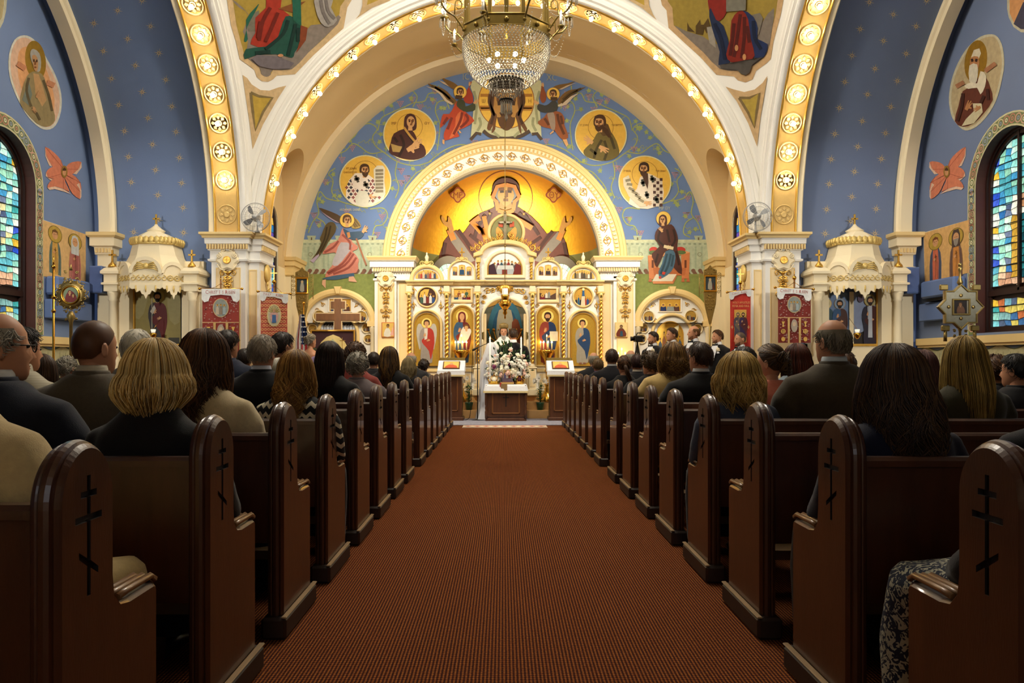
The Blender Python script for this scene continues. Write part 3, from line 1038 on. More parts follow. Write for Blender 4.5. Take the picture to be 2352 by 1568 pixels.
def disc(P,cx,cy,r,fill='#e7bb4e'):
 P.e(cx,cy,r,r,'#d9dcb4',48)
 P.e(cx,cy,r-2.5,r-2.5,fill,48)
 P.ring(cx,cy-r*.30,r*.47,r*.485,'#8a5a20',36)
 # four roundels
P=Paint(SB,off0=.02,step=.0004);disc(P,941,309,61)
C(P,500,0,3.459)
P.poly([(1490,1020),(1400,1060),(1375,1130),(1360,1205),(1410,1240),(1480,1262),(1560,1270),(1620,1255),(1655,1225),(1640,1160),(1590,1120),(1575,1080),(1540,1030)],'#4a2620',2)
P.poly([(1375,1140),(1440,1160),(1480,1165),(1460,1210),(1390,1205)],'#b89a5a')
head(P,1530,965,95,.6,hair='#3a2018',veil='#4a2620')
folds(P,[[(1500,1050),(1560,1130),(1600,1180)],[(1450,1070),(1480,1150),(1440,1240)],[(1400,1090),(1430,1130)]],6,'#2d1512')
P.line([(1480,1010),(1530,1080),(1600,1160)],5,'#c89a4a',3)
hand(P,1545,1170,95,-.75);hand(P,1505,1195,100,-.5)
P.text('MP',1380,990,22,'#7a4a20');P.text('ΘY',1642,990,22,'#7a4a20')
P.build('mural_roundel',ENAMEL,wallf,label='gold roundel with a veiled woman in dark maroon, hands raised')
P=Paint(SB,off0=.02,step=.0004);disc(P,839,416,60)
C(P,560,380,3.4075)
P.poly([(870,60),(820,120),(800,200),(800,250),(850,300),(930,322),(1010,310),(1090,265),(1110,215),(1070,150),(1000,90),(960,60)],'#ece2d6')
r0=random.Random(2)
for i in range(9):
 for j in range(8):
  x,y=805+i*34+(j%2)*17,120+j*26
  if(x-950)**2/150**2+(y-190)**2/125**2<1 and y<300-abs(x-930)*.25:
   P.off-=P.step*.8
   P.poly([(x-5,y-13),(x+5,y-13),(x+5,y-5),(x+13,y-5),(x+13,y+5),(x+5,y+5),(x+5,y+13),(x-5,y+13),(x-5,y+5),(x-13,y+5),(x-13,y-5),(x-5,y-5)],'#28283a'if(i+j)%2 else '#8a4a4a')
P.poly([(870,60),(955,70),(985,150),(960,190),(860,180),(840,110)],'#e8ddd2')
for x,y in((885,105),(955,150)):
 P.lines([[(x-12,y-26),(x+12,y+26)],[(x-20,y+5),(x+20,y-6)]],6,'#4a4438')
P.poly([(870,260),(900,195),(960,200),(985,250),(970,320),(880,310)],'#d9d8c8')
head(P,945,35,80,.5,hair='#4a3018',beard='#4a3018')
hand(P,980,235,60,.1)
P.poly([(1015,30),(1045,0),(1090,0),(1105,25),(1100,120),(1110,200),(1090,240),(1000,240),(1030,190),(1020,110)],'#dcd8c4')
P.lines([[(1030,40+i*27),(1092,38+i*27)]for i in range(7)],6,'#8a8068')
P.text('ST JOHN',800,30,15,'#7a4a20');P.text('CHRYSOSTOM',780,60,14,'#7a4a20',wscale=.8)
P.build('mural_roundel',ENAMEL,wallf,label='gold roundel with a bearded bishop in chequered robe holding a scroll, lower left')
P=Paint(SB,off0=.02,step=.0004);disc(P,1380,310,60)
C(P,1150,0,3.36)
P.poly([(760,1010),(720,1070),(690,1110),(640,1160),(650,1200),(700,1225),(780,1242),(860,1230),(915,1190),(905,1120),(880,1060),(840,1010)],'#6f6230',2)
P.poly([(770,930),(745,1000),(790,1050),(860,1040),(830,960)],'#5c4320')
head(P,765,945,100,-.6,hair='#4a2e14',beard='#4a2e14')
P.poly([(775,960),(830,1000),(860,1070),(830,1060),(790,1010)],'#4a2e14')
folds(P,[[(780,1080),(740,1150),(720,1220)],[(800,1085),(820,1160),(800,1235)],[(850,1060),(880,1150)],[(690,1150),(740,1190)]],6,'#453c1c')
hand(P,710,1105,80,-2.5,flip=-1);hand(P,760,1130,80,.5)
P.text('ST JOHN',612,972,15,'#7a4a20',wscale=.75);P.text('THE BAPTIST',855,972,15,'#7a4a20',wscale=.7)
P.build('mural_roundel',ENAMEL,wallf,label='gold roundel with a long-haired man in an olive cloak, upper right')
P=Paint(SB,off0=.02,step=.0004);disc(P,1481,418,61)
C(P,1400,380,3.408)
P.poly([(240,90),(215,180),(160,250),(150,300),(220,335),(300,340),(370,320),(420,260),(425,210),(410,120),(350,80),(300,60)],'#e6dccb')
for i in range(8):
 for j in range(9):
  x,y=222+i*26,110+j*25
  if abs(x-320)+abs(y-215)*.6<150 and(x>330 or(x<225 and y>220)):
   P.off-=P.step*.8
   P.poly([(x-11,y-12),(x+11,y-12),(x+11,y+11),(x-11,y+11)],'#4a2e28'if(i+j)%2 else '#d8cdbd')
for x,y in((335,105),(293,230),(368,265),(262,135)):
 P.lines([[(x-7,y-27),(x+7,y+27)],[(x-17,y+5),(x+17,y-5)]],6,'#3a4038')
head(P,270,25,85,-.4,hair='#3a2415',beard='#3f2a1a')
P.poly([(250,60),(300,60),(305,130),(298,185),(270,120)],'#4a3020')
P.poly([(105,100),(150,75),(160,110),(190,200),(300,280),(280,320),(240,325),(150,240),(110,160)],'#d5cdb2')
P.lines([[(125,120),(165,110)],[(135,145),(178,150)],[(150,175),(195,195)],[(175,200),(220,225)],[(200,230),(245,255)],[(225,260),(268,285)]],6,'#8d8468')
hand(P,270,290,60,.1)
P.text('ST BASIL',108,50,15,'#7a4a20',wscale=.75);P.text('THE GREAT',360,50,15,'#7a4a20',wscale=.75)
P.build('mural_roundel',ENAMEL,wallf,label='gold roundel with a dark-bearded bishop unrolling a scroll, lower right')
# cloth with the painted face, held by two flying angels
P=Paint(SB,off0=.02,step=.0004)
C(P,940,160,5.113)
P.poly([(735,130),(720,210),(765,330),(745,560),(718,828),(790,748),(845,765),(870,712),(960,780),(1130,808),(1300,780),(1415,715),(1440,765),(1500,755),(1556,830),(1540,560),(1520,330),(1560,210),(1545,130),(1400,60),(900,60)],'#c9caa0')
P.line([(718,822),(790,742),(845,758)],7,'#4a3a2a');P.line([(1556,822),(1500,748),(1440,758)],7,'#4a3a2a')
P.line([(870,715),(960,782),(1130,808),(1300,782),(1415,717)],8,'#4a3a2a',4)
folds(P,[[(760,250),(790,420),(770,640)],[(820,560),(840,640),(800,720)],[(1530,250),(1490,420),(1510,640)],[(1460,560),(1450,640),(1490,720)],[(960,700),(1000,740),(1060,790)],[(1330,700),(1280,740),(1230,790)]],6,'#9c9f78')
P.e(1140,365,330,330,'#8a4a1c',56);P.e(1140,365,322,322,'#edbf4a',56)
P.lines([[(835,300),(1445,300)],[(828,440),(1452,440)],[(838,462),(1442,462)]],7,'#b07828')
P.poly([(1140,120),(1010,160),(940,260),(920,380),(965,520),(935,600),(912,690),(948,715),(985,650),(965,745),(1010,700),(1030,560),(1140,500),(1250,560),(1285,700),(1320,760),(1310,650),(1360,730),(1385,690),(1330,590),(1320,520),(1365,380),(1345,260),(1270,160)],'#6b4520',2)
P.poly([(1140,200),(1020,250),(995,400),(985,490),(1025,520),(1050,640),(1140,690),(1220,640),(1255,510),(1285,480),(1270,400),(1255,250)],'#b98a45',2)
P.poly([(1030,560),(1060,560),(1140,520),(1215,560),(1245,560),(1230,640),(1195,690),(1150,715),(1110,705),(1060,660)],'#5d3d1c',2)
P.lines([[(1035,385),(1090,378)],[(1190,378),(1245,385)]],14,'#3a2412');P.lines([[(1025,350),(1095,348)],[(1185,348),(1255,350)],[(1128,400),(1115,500),(1150,508)]],8,'#6b4520')
P.lines([[(1070,528),(1100,512),(1140,518),(1180,512),(1205,528)]],10,'#4a2e14')
folds(P,[[(960,260),(945,400),(990,520),(960,640)],[(985,300),(965,420),(1005,540)],[(1320,260),(1340,400),(1290,520),(1330,640)],[(1300,300),(1315,420),(1275,540)]],6,'#4a2e14')
P.text('Ѡ',848,388,40,'#8a5a1c');P.text('Н',1395,388,40,'#8a5a1c')
P.build('mural_cloth',ENAMEL,wallf,label='painted cloth bearing a bearded face with a gold halo')
P=Paint(SB,off0=.02,step=.0004);C(P,940,160,5.113)
P.poly([(380,95),(440,115),(520,150),(575,195),(560,230),(500,220),(440,170)],'#7a5a28',2)
P.poly([(335,118),(420,150),(500,230),(470,200),(400,165)],'#cdb9a0')
P.poly([(215,160),(290,185),(380,215),(450,260),(500,320),(555,365),(540,415),(470,380),(400,310),(330,240),(260,205)],'#7a5a28',2)
P.poly([(195,195),(290,235),(360,290),(420,370),(500,415),(520,400),(440,350),(380,270),(300,220)],'#d6c6ae')
folds(P,[[(260,190),(380,250),(480,340)],[(300,205),(420,290),(520,390)]],5,'#54401c')
P.poly([(720,140),(700,200),(650,290),(640,370),(700,400),(750,380),(740,280),(705,210),(735,150)],'#a83a20',2)
P.poly([(560,370),(520,440),(470,520),(400,520),(375,590),(360,685),(410,640),(470,580),(500,560),(430,690),(405,760),(420,830),(520,800),(590,780),(560,720),(650,680),(765,600),(690,520),(640,470),(640,400)],'#bb4420',2)
P.poly([(600,490),(545,560),(540,660),(470,800),(520,780),(600,680),(640,560)],'#d9703f',2)
folds(P,[[(620,500),(600,600),(520,760)],[(660,520),(690,590),(600,680)],[(500,560),(450,700)],[(450,560),(400,640)]],6,'#7c2614')
P.poly([(590,345),(560,380),(560,430),(640,490),(720,490),(775,470),(770,390),(720,410),(660,430),(650,370)],'#3c4226',2)
head(P,598,262,88,.5,hair='#4a3218',halo=78,hc='#efc556')
P.lines([[(585,300),(580,345)]],16,'#4a3218')
hand(P,755,395,70,-.6);hand(P,705,190,50,-1.4)
P.poly([(390,815),(415,825),(412,880),(390,862)],SKIN);P.poly([(570,700),(600,720),(615,745),(590,742)],SKIN)
P.build('mural_angel',ENAMEL,wallf,label='painted flying angel in orange-red robe, left of the cloth')
P=Paint(SB,off0=.02,step=.0004);C(P,940,160,5.113)
P.poly([(1945,135),(1860,160),(1760,175),(1690,205),(1720,240),(1800,215),(1870,185)],'#7a5a28',2)
P.poly([(1965,150),(1880,190),(1790,235),(1760,230),(1850,185)],'#cdb9a0')
P.poly([(2075,200),(1990,225),(1880,240),(1800,290),(1740,370),(1770,410),(1840,370),(1910,300),(1990,250)],'#7a5a28',2)
P.poly([(2090,238),(2000,270),(1920,330),(1850,410),(1760,435),(1740,420),(1830,370),(1900,310)],'#d6c6ae')
folds(P,[[(2020,222),(1900,270),(1800,350)],[(1980,245),(1880,310),(1790,390)]],5,'#54401c')
P.poly([(1560,150),(1585,230),(1610,300),(1600,370),(1560,390),(1535,330),(1545,250)],'#8f4a22',2)
P.poly([(1650,480),(1580,560),(1510,610),(1530,650),(1600,680),(1690,700),(1740,760),(1800,820),(1865,800),(1850,720),(1820,640),(1825,580),(1790,510),(1740,490)],'#94532a',2)
P.poly([(1620,520),(1640,600),(1670,700),(1710,700),(1715,600),(1700,510),(1660,495)],'#9c8a7a',2)
folds(P,[[(1740,520),(1760,620),(1820,760)],[(1780,540),(1800,640)],[(1590,570),(1640,650)]],6,'#5e3216')
P.poly([(1700,350),(1740,400),(1735,480),(1640,505),(1560,500),(1505,465),(1515,400),(1590,420),(1640,400)],'#3a3a34',2)
head(P,1690,285,88,-.5,hair='#4a3218',halo=78,hc='#efc556')
P.lines([[(1700,320),(1700,360)]],16,'#4a3218')
hand(P,1520,400,70,-2.6,flip=-1);hand(P,1575,200,50,-1.8,flip=-1)
P.poly([(1800,820),(1850,815),(1868,880),(1845,905)],SKIN);P.poly([(1690,712),(1700,730),(1655,762),(1650,750)],SKIN)
P.build('mural_angel',ENAMEL,wallf,label='painted flying angel in brown robe, right of the cloth')
P=Paint(SB,off0=.02);P.text('IC',1062,183,15,'#a8a890',wscale=.8);P.line([(1063,164),(1078,164)],2,'#a8a890')
P.text('XC',1255,185,15,'#a8a890',wscale=.8);P.line([(1258,166),(1272,166)],2,'#a8a890')
P.text('ARCHANGEL GABRIEL',780,484,5.5,'#c8ccb8',wscale=.62);P.text('MP ΘY',1513,482,8,'#b8bca8',wscale=.8)
P.build('mural_lettering',parent=wallf,label='pale painted lettering on the blue wall')
# striding angel (left) and seated woman (right)
P=Paint(SB,off0=.02,step=.0004);C(P,560,380,3.4075)
P.poly([(588,332),(640,345),(700,368),(760,400),(790,455),(750,452),(690,425),(640,385)],'#57432e',2)
P.poly([(600,355),(650,400),(720,445),(750,450),(690,415)],'#a99bb8')
P.poly([(715,455),(680,440),(640,465),(612,530),(595,580),(605,605),(570,680),(522,748),(565,735),(625,665),(660,600),(705,540),(722,500)],'#5f5030',2)
P.poly([(520,745),(585,690),(590,705),(545,762)],'#b3a5c0')
folds(P,[[(650,480),(630,580),(570,700)],[(680,470),(655,570),(600,680)]],4,'#3c3018')
P.poly([(830,400),(885,420),(917,470),(900,490),(850,492),(835,450)],'#a38a42',2)
folds(P,[[(840,410),(890,480)],[(838,430),(875,485)],[(860,410),(908,475)]],4,'#6b5420')
P.poly([(780,485),(755,540),(735,585),(680,610),(640,650),(615,692),(690,682),(722,690),(700,770),(655,825),(638,872),(700,862),(880,838),(893,770),(900,735),(870,690),(850,672),(885,655),(890,630),(850,600),(835,560)],'#c97f6d',2)
P.poly([(760,600),(850,625),(805,700),(735,782),(690,770),(720,690)],'#b4aeb6',2)
folds(P,[[(860,690),(790,780),(660,850)],[(880,720),(820,800),(700,850)],[(740,590),(700,640),(630,680)],[(770,540),(830,600),(830,660)],[(840,680),(770,770),(650,840)]],5,'#954b40')
P.poly([(778,488),(830,520),(925,512),(938,545),(890,580),(815,572),(788,530)],'#34516c',2)
P.poly([(805,525),(828,520),(835,560),(815,570)],'#c98a4a')
P.poly([(612,885),(700,862),(862,840),(866,868),(720,895),(640,892)],'#3f5d78')
head(P,808,428,72,.4,hair='#5a3a1c',halo=58,hc='#edc75c')
hand(P,930,525,62,-1.0)
P.poly([(614,898),(642,890),(640,960),(612,930)],'#d8a888');P.poly([(822,870),(858,866),(886,912),(820,906)],'#d8a888')
P.line([(880,570),(958,780)],4,'#a06848')
P.build('mural_angel',ENAMEL,wallf,label='painted striding angel in pink cloak with brown wings, left wall')
P=Paint(SB,off0=.02,step=.0004);C(P,1400,380,3.408)
P.poly([(300,705),(380,700),(385,885),(310,890)],'#cc7f4e');P.poly([(560,672),(628,680),(622,885),(565,885)],'#c87a4a');P.poly([(340,800),(600,800),(590,860),(350,860)],'#b86a3e')
P.poly([(300,705),(345,690),(590,665),(630,680),(560,700),(380,715)],'#dda06c')
for x in(318,370,575,615):P.poly([(x-8,880),(x+8,880),(x+14,910),(x-14,910)],'#b96a44')
for x in(338,595):P.poly([(x-8,740),(x+8,740),(x+8,800),(x-8,800)],'#6a3a24')
P.e(345,660,34,24,'#b8382c');P.e(345,680,36,16,'#5a7040');P.e(555,660,40,24,'#b8382c');P.e(558,680,40,16,'#5a7040')
P.poly([(365,850),(525,850),(492,905),(335,905)],'#dcd6c2');P.poly([(335,905),(492,905),(500,925),(342,925)],'#d08a58');P.poly([(492,905),(525,850),(525,870),(500,925)],'#b87048')
P.poly([(430,470),(485,460),(520,510),(537,580),(530,650),(560,760),(566,852),(505,800),(475,700),(440,672),(420,700),(372,800),(345,740),(330,690),(392,632),(356,580),(360,520),(392,482)],'#4d271d',2)
P.poly([(440,672),(500,665),(517,720),(500,800),(470,842),(430,872),(395,882),(383,830),(410,770)],'#476880',2)
folds(P,[[(480,690),(460,780),(420,860)],[(500,700),(485,790)],[(450,690),(430,770),(400,850)]],5,'#2c4656')
folds(P,[[(500,500),(515,580),(480,640)],[(400,500),(380,580),(430,630)],[(520,670),(545,780)],[(380,690),(360,760)],[(450,500),(470,600)]],5,'#2c130e')
P.e(422,415,58,58,'#8a5a20',36);P.e(422,415,55,55,'#edc75c',36)
head(P,418,425,62,-.5,veil='#4d271d')
hand(P,415,520,45,-2.2);hand(P,480,630,40,2.6);P.line([(425,632),(500,648)],7,'#d8c8a0')
P.poly([(415,830),(440,835),(430,855),(410,850)],'#c8402c');P.poly([(385,868),(405,865),(405,885),(388,885)],'#c8402c')
P.build('mural_seated_woman',ENAMEL,wallf,label='painted seated woman in maroon mantle on an orange throne, right wall')
# figure with raised hands on the gold half-dome
P=Paint(sphereS(APC,2.1),curved=8,off0=.005,step=.0022);C(P,860,320,3.92)
P.ring(1181,526,238,245,'#9a4a14',72)
P.poly([(1110,580),(1060,620),(960,660),(880,730),(820,820),(790,850),(740,815),(690,840),(630,910),(575,1080),(760,1150),(900,1200),(1200,1240),(1450,1200),(1600,1150),(1760,1080),(1712,900),(1650,830),(1590,830),(1550,850),(1480,760),(1400,680),(1300,610),(1250,590)],'#6f3f33')
P.poly([(960,660),(880,730),(820,820),(800,850),(900,980),(1010,920),(1010,760)],'#7c4a3c')
P.poly([(1400,680),(1480,760),(1550,850),(1460,980),(1360,900),(1340,760)],'#7c4a3c')
P.poly([(672,850),(720,830),(800,940),(905,1090),(860,1110),(760,1020),(690,920)],'#8e8478');P.poly([(1700,850),(1650,830),(1560,930),(1440,1090),(1500,1110),(1600,1010),(1682,920)],'#8e8478')
folds(P,[[(760,820),(850,950),(930,1100)],[(1600,830),(1500,960),(1420,1100)],[(1000,680),(930,800),(900,900)],[(1050,660),(1000,800)],[(1350,680),(1440,800),(1480,860)],[(1300,660),(1400,780)],[(640,930),(620,1050)],[(1705,930),(1730,1050)],[(860,860),(960,940)],[(1500,880),(1400,950)]],8,'#4c2820')
for pts in([(670,870),(720,850)],[(1700,870),(1655,850)]):P.line(pts,26,'#d98a34')
P.line([(950,705),(880,745),(960,830),(975,800),(1010,900)],14,'#cf8436');P.line([(985,690),(1010,800),(1030,880)],10,'#cf8436')
P.poly([(603,690),(622,700),(640,735),(660,742),(662,705),(672,698),(692,722),(702,770),(716,825),(676,845),(664,795),(630,772),(604,725)],'#cf9440',2)
P.poly([(1778,700),(1758,705),(1745,742),(1720,748),(1716,705),(1706,698),(1688,730),(1675,775),(1662,830),(1702,848),(1715,800),(1756,765),(1780,725)],'#cf9440',2)
P.poly([(1185,345),(1110,365),(1066,420),(1058,500),(1070,560),(1085,620),(1140,655),(1250,655),(1290,612),(1308,520),(1302,420),(1255,365)],'#5e342a',2)
P.poly([(1185,412),(1112,430),(1085,490),(1100,530),(1130,565),(1240,565),(1270,520),(1288,480),(1262,425)],'#858b94',2)
P.poly([(1130,560),(1232,560),(1245,620),(1180,645),(1115,615)],'#c08c44')
P.poly([(1182,425),(1125,450),(1108,510),(1130,555),(1160,590),(1182,598),(1210,590),(1240,550),(1258,505),(1240,448)],'#d2a055',2)
P.lines([[(1130,465),(1165,462)],[(1200,462),(1235,465)]],9,'#3a2412');P.lines([[(1122,450),(1168,445)],[(1198,445),(1243,450)],[(1190,460),(1192,515),(1172,520)],[(1160,545),(1205,545)]],6,'#7a4a20')
P.line([(1185,408),(1105,425),(1064,525),(1100,560),(1112,640)],9,'#d98a34');P.line([(1185,408),(1262,425),(1304,520),(1262,560),(1250,640)],9,'#d98a34')
P.line([(1112,640),(1180,660),(1255,640)],9,'#d98a34')
P.line([(1200,680),(1320,740),(1420,800)],12,'#cf8436')
for x,y in((1038,668),(1345,672)):
 P.poly([(x+(16 if i%2==0 else 5)*cos(i*PI/8),y+(16 if i%2==0 else 5)*sin(i*PI/8))for i in range(16)],'#e0a83a')
for cx,t in((750,'MP'),(1612,'ΘY')):
 a=-.12 if cx<1000 else.2
 P.poly([(cx+(62+10*cos(4*k*PI/16))*cos(k*PI/16),500+(62+10*cos(4*k*PI/16))*sin(k*PI/16))for k in range(32)],'#9a3c1c')
 P.poly([(cx+(50+9*cos(4*k*PI/16))*cos(k*PI/16),500+(50+9*cos(4*k*PI/16))*sin(k*PI/16))for k in range(32)],'#dd9a2a')
 P.text(t,cx-42,528,55,'#9a3c1c',wscale=.85)
P.build('mural_orans',ENAMEL,apse,label='painted veiled woman in maroon with raised hands on the gold half-dome')
# evangelists on the pendentives
SP=sphereS(SPH,RS)
P=Paint(SP,curved=22,off0=.004,step=.002);C(P,500,0,3.459)
out=[(60,-90),(105,200),(145,330),(175,470),(245,520),(292,556),(310,612),(350,645),(400,650),(440,630),(470,600),(615,590),(760,440),(900,312),(1000,225),(1030,60),(1065,0),(1075,-90)]
inn=[(108,-90),(150,200),(185,335),(215,445),(280,498),(330,530),(345,585),(385,610),(420,595),(440,555),(590,550),(720,418),(850,300),(955,190),(975,50),(1010,0),(1015,-90)]
P.poly(out,'#c7ab80');P.poly(inn,'#a0883a')
P.poly([(115,0),(170,60),(250,120),(200,250),(240,330),(230,455),(330,530),(345,585),(385,610),(420,595),(440,555),(590,550),(720,418),(955,190),(960,120),(860,190),(740,200),(640,300),(400,300),(200,60)],'#81766c',2)
P.poly([(240,130),(330,80),(320,250),(245,250)],'#6f6a5c')
P.poly([(225,250),(210,330),(240,310),(225,160),(300,60),(330,30),(290,110),(250,180)],'#1f5a48',2)
P.poly([(390,-60),(385,60),(300,140),(300,260),(260,350),(420,370),(560,200),(570,120),(500,60),(510,-60)],'#9c3020',2)
P.poly([(540,130),(610,140),(665,210),(660,330),(610,420),(590,460),(470,430),(300,440),(215,470),(225,390),(380,370),(460,330),(500,230)],'#1d4a3e',2)
P.poly([(480,70),(590,30),(700,10),(640,60),(600,100)],'#7a4a24');P.poly([(590,-60),(660,-60),(665,210),(600,160)],'#1f5a48')
P.poly([(660,200),(715,220),(700,320),(640,400),(625,420),(650,330)],'#7a3c20')
P.poly([(775,-40),(780,80),(820,180),(880,215),(950,160),(900,60),(920,-40)],'#9b958e',2)
P.poly([(270,470),(310,435),(480,450),(610,500),(570,545),(440,550),(330,525)],'#6c6468')
folds(P,[[(560,160),(520,270),(380,390)],[(620,190),(590,320),(560,440)],[(640,220),(640,330)],[(300,420),(420,410)]],8,'#102e28')
folds(P,[[(420,60),(360,170),(330,320)],[(480,100),(430,220),(380,330)],[(340,170),(320,300)]],8,'#661c12')
folds(P,[[(820,0),(840,100),(890,190)],[(860,0),(880,90),(930,150)]],7,'#736c68')
P.e(500,440,22,12,'#c08a60')
P.build('mural_evangelist',PAINT,pend,label='painted seated figure in red and green robes on the left pendentive')
P=Paint(SP,curved=22,off0=.004,step=.002);C(P,500,0,3.459)
P.poly([(198,595),(235,620),(270,670),(340,715),(410,720),(480,695),(545,680),(480,780),(360,990),(278,1185),(250,950),(215,720)],'#c7ab80');P.poly([(262,735),(330,765),(436,775),(360,890),(300,1035),(280,890)],'#b3963e')
P.line([(262,735),(330,765),(436,775),(360,890),(300,1035),(280,890),(262,735)],6,'#7c6a44')
P.poly([(1095,152),(1130,110),(1150,40),(1150,-60),(1420,-60),(1370,5),(1230,60)],'#c7ab80');P.poly([(1185,40),(1205,-60),(1330,-60),(1280,0)],'#b3963e')
C(P,1150,0,3.36)
P.poly([(2058,585),(2020,640),(1960,690),(1880,710),(1800,690),(1735,668),(1820,780),(1910,950),(1978,1130),(2005,900),(2040,700)],'#c0a176');P.poly([(1840,755),(1920,755),(1997,718),(1975,860),(1958,985),(1910,870)],'#a8903e')
P.line([(1840,755),(1920,755),(1997,718),(1975,860),(1958,985),(1910,870),(1840,755)],6,'#75623e')
P.poly([(1205,155),(1175,110),(1145,40),(1140,-60),(900,-60),(990,0),(1090,60)],'#c7ab80');P.poly([(1110,42),(1100,-60),(980,-60),(1030,0)],'#b3963e')
P.build('mural_spandrel',PAINT,pend,label='painted tan and gold triangular panels on the pendentives')
P=Paint(SP,curved=22,off0=.004,step=.002);C(P,1150,0,3.36)
out=[(1215,-90),(1245,40),(1280,80),(1295,215),(1420,332),(1540,440),(1665,577),(1800,590),(1830,620),(1890,636),(1945,612),(1970,547),(2050,490),(2085,455),(2105,320),(2160,120),(2200,-90)]
inn=[(1275,-90),(1290,10),(1325,60),(1335,195),(1450,300),(1570,410),(1690,530),(1830,545),(1855,575),(1888,582),(1918,560),(1925,520),(2020,455),(2050,420),(2070,310),(2120,120),(2150,-90)]
P.poly(out,'#bb9a70');P.poly(inn,'#8f7a34')
P.poly([(1340,195),(1430,240),(1560,280),(1640,330),(1900,400),(2000,200),(2110,60),(2090,250),(2050,420),(1925,520),(1830,545),(1690,530),(1570,410),(1450,300)],'#746a60',2)
for pts in([(1440,170),(1455,205),(1500,250),(1440,240)],[(1505,200),(1540,150),(1545,190),(1580,190),(1560,270),(1505,260)],[(1560,200),(1600,140),(1620,210),(1590,260)]):P.poly(pts,'#4a3818')
P.poly([(1590,210),(1650,200),(1660,370),(1610,330)],'#8c8478');P.poly([(1920,120),(2000,100),(2025,140),(1990,270),(1930,260)],'#6e675c')
P.poly([(1610,-60),(1610,90),(1650,150),(1690,160),(1740,100),(1760,-60)],'#7a2018',2)
P.poly([(1620,60),(1610,130),(1650,280),(1690,400),(1680,500),(1760,500),(1770,380),(1720,200),(1660,150)],'#1c2844',2)
P.poly([(1870,80),(1950,130),(1985,220),(1980,300),(2060,340),(2030,440),(1950,440),(1900,300),(1870,170)],'#1c2a50',2)
P.poly([(1830,90),(1780,160),(1770,300),(1740,420),(1780,480),(1900,470),(1960,430),(1930,300),(1910,150),(1870,85)],'#742014',2)
folds(P,[[(1850,110),(1830,260),(1800,440)],[(1880,130),(1880,280),(1860,450)],[(1800,180),(1790,300),(1770,430)],[(1900,200),(1920,330)]],8,'#48120c')
folds(P,[[(1650,180),(1700,300),(1730,460)],[(1950,160),(1960,290),(2010,380)]],8,'#0e1830')
P.poly([(1690,500),(1800,480),(2020,440),(1940,500),(1920,560),(1888,580),(1855,570),(1830,543),(1700,525)],'#4a4540')
P.e(1880,440,14,24,'#b07c50');P.e(1820,370,14,24,'#b07c50')
P.poly([(1740,-60),(1895,-60),(1890,80),(1740,90)],'#6d6a5e')
P.build('mural_evangelist',PAINT,pend,label='painted seated figure in dark red and blue robes on the right pendentive')
# gold stars on the transept vaults
STL=[(1060,95),(845,210),(1355,237),(1150,350),(930,460),(1430,478),(1218,590),(1003,707),(1493,718),(1280,828),(1068,945),(1547,958),(1333,1062),(1120,1180),(1585,1187),(1373,1300),(1155,1412),(1615,1420),(1400,1530),(1278,5)]
STL=[(x/3.92,y/3.92)for x,y in STL]+[(x/3.409,380+y/3.409)for x,y in((1027,130),(1423,137),(1235,232),(1038,325),(1433,330),(1240,425),(1047,522),(1437,525))]
STR=[(960,20),(1475,5),(1175,130),(877,262),(1380,238),(1087,368),(803,500),(1290,483),(1010,618),(738,738),(1212,728),(943,850),(690,972),(1152,962),(896,1090),(648,1205),(1105,1198),(855,1320),(615,1433),(1067,1430),(825,1545)]
STR=[(1752+x/3.92,y/3.92)for x,y in STR]+[(1752+x/3.408,380+y/3.408)for x,y in((520,145),(900,145),(697,245),(500,343),(888,340),(690,437),(488,533),(878,533))]
for s,st in((-1,STL),(1,STR)):
 for i,(x,y)in enumerate(st):
  P=Paint(cylX(YC,ZS,HS),off0=.004)
  k=12.0
  P.poly([(x+(k*(1.0 if j%4==0 else.78)if j%2==0 else k*.16)*cos(j*PI/8+.2),y+(k*(1.0 if j%4==0 else.78)if j%2==0 else k*.16)*sin(j*PI/8+.2))for j in range(16)],'#e2c67c')
  P.e(x,y,1.7,1.7,'#4a5f92',8)
  P.build('painted_star',parent=VAULTS[s])
  # transept end walls
WL_,WR_=X0-7.0,X0+7.0
wall_l=bpy.data.objects['wall_left'];wall_r=bpy.data.objects['wall_right']
P=Paint(planeX(WL_),off0=.004);C(P,0,0,3.92)
P.poly([(215,317),(130,360),(80,500),(85,680),(140,850),(230,1020),(330,1130),(420,1168),(500,1130),(550,1000),(552,850),(510,700),(440,560),(370,440),(300,350)],'#c9c8ba',3)
P.poly([(215,337),(142,375),(98,500),(103,675),(155,840),(240,1005),(335,1110),(418,1145),(488,1110),(532,995),(535,855),(495,710),(428,575),(360,455),(295,370)],'#cfab90',3)
P.poly([(230,420),(170,470),(160,640),(200,820),(300,1020),(400,1080),(470,1050),(490,900),(450,720),(380,540),(300,440)],'#d29a68',3)
P.poly(ell(320,545,92,180,30,rot=-.12),'#8a6a1c')
P.poly([(290,645),(240,690),(200,800),(180,920),(220,990),(330,1110),(415,1142),(480,1110),(495,1040),(440,860),(400,700),(350,650)],'#8a7a54',2)
P.poly([(300,660),(350,670),(380,760),(420,900),(380,960),(320,850),(310,750)],'#b08a5c')
P.poly([(250,690),(230,800),(200,900),(260,950),(290,850)],'#6d7468')
folds(P,[[(260,700),(240,820),(280,960)],[(390,720),(440,860),(470,1000)],[(300,960),(360,1080)]],6,'#564a30')
P.poly([(275,460),(305,440),(355,480),(370,560),(360,640),(325,640),(300,590),(275,520)],'#9d9a90',2)
P.poly([(290,500),(325,500),(345,560),(335,640),(310,630),(295,570)],'#b0855a',2)
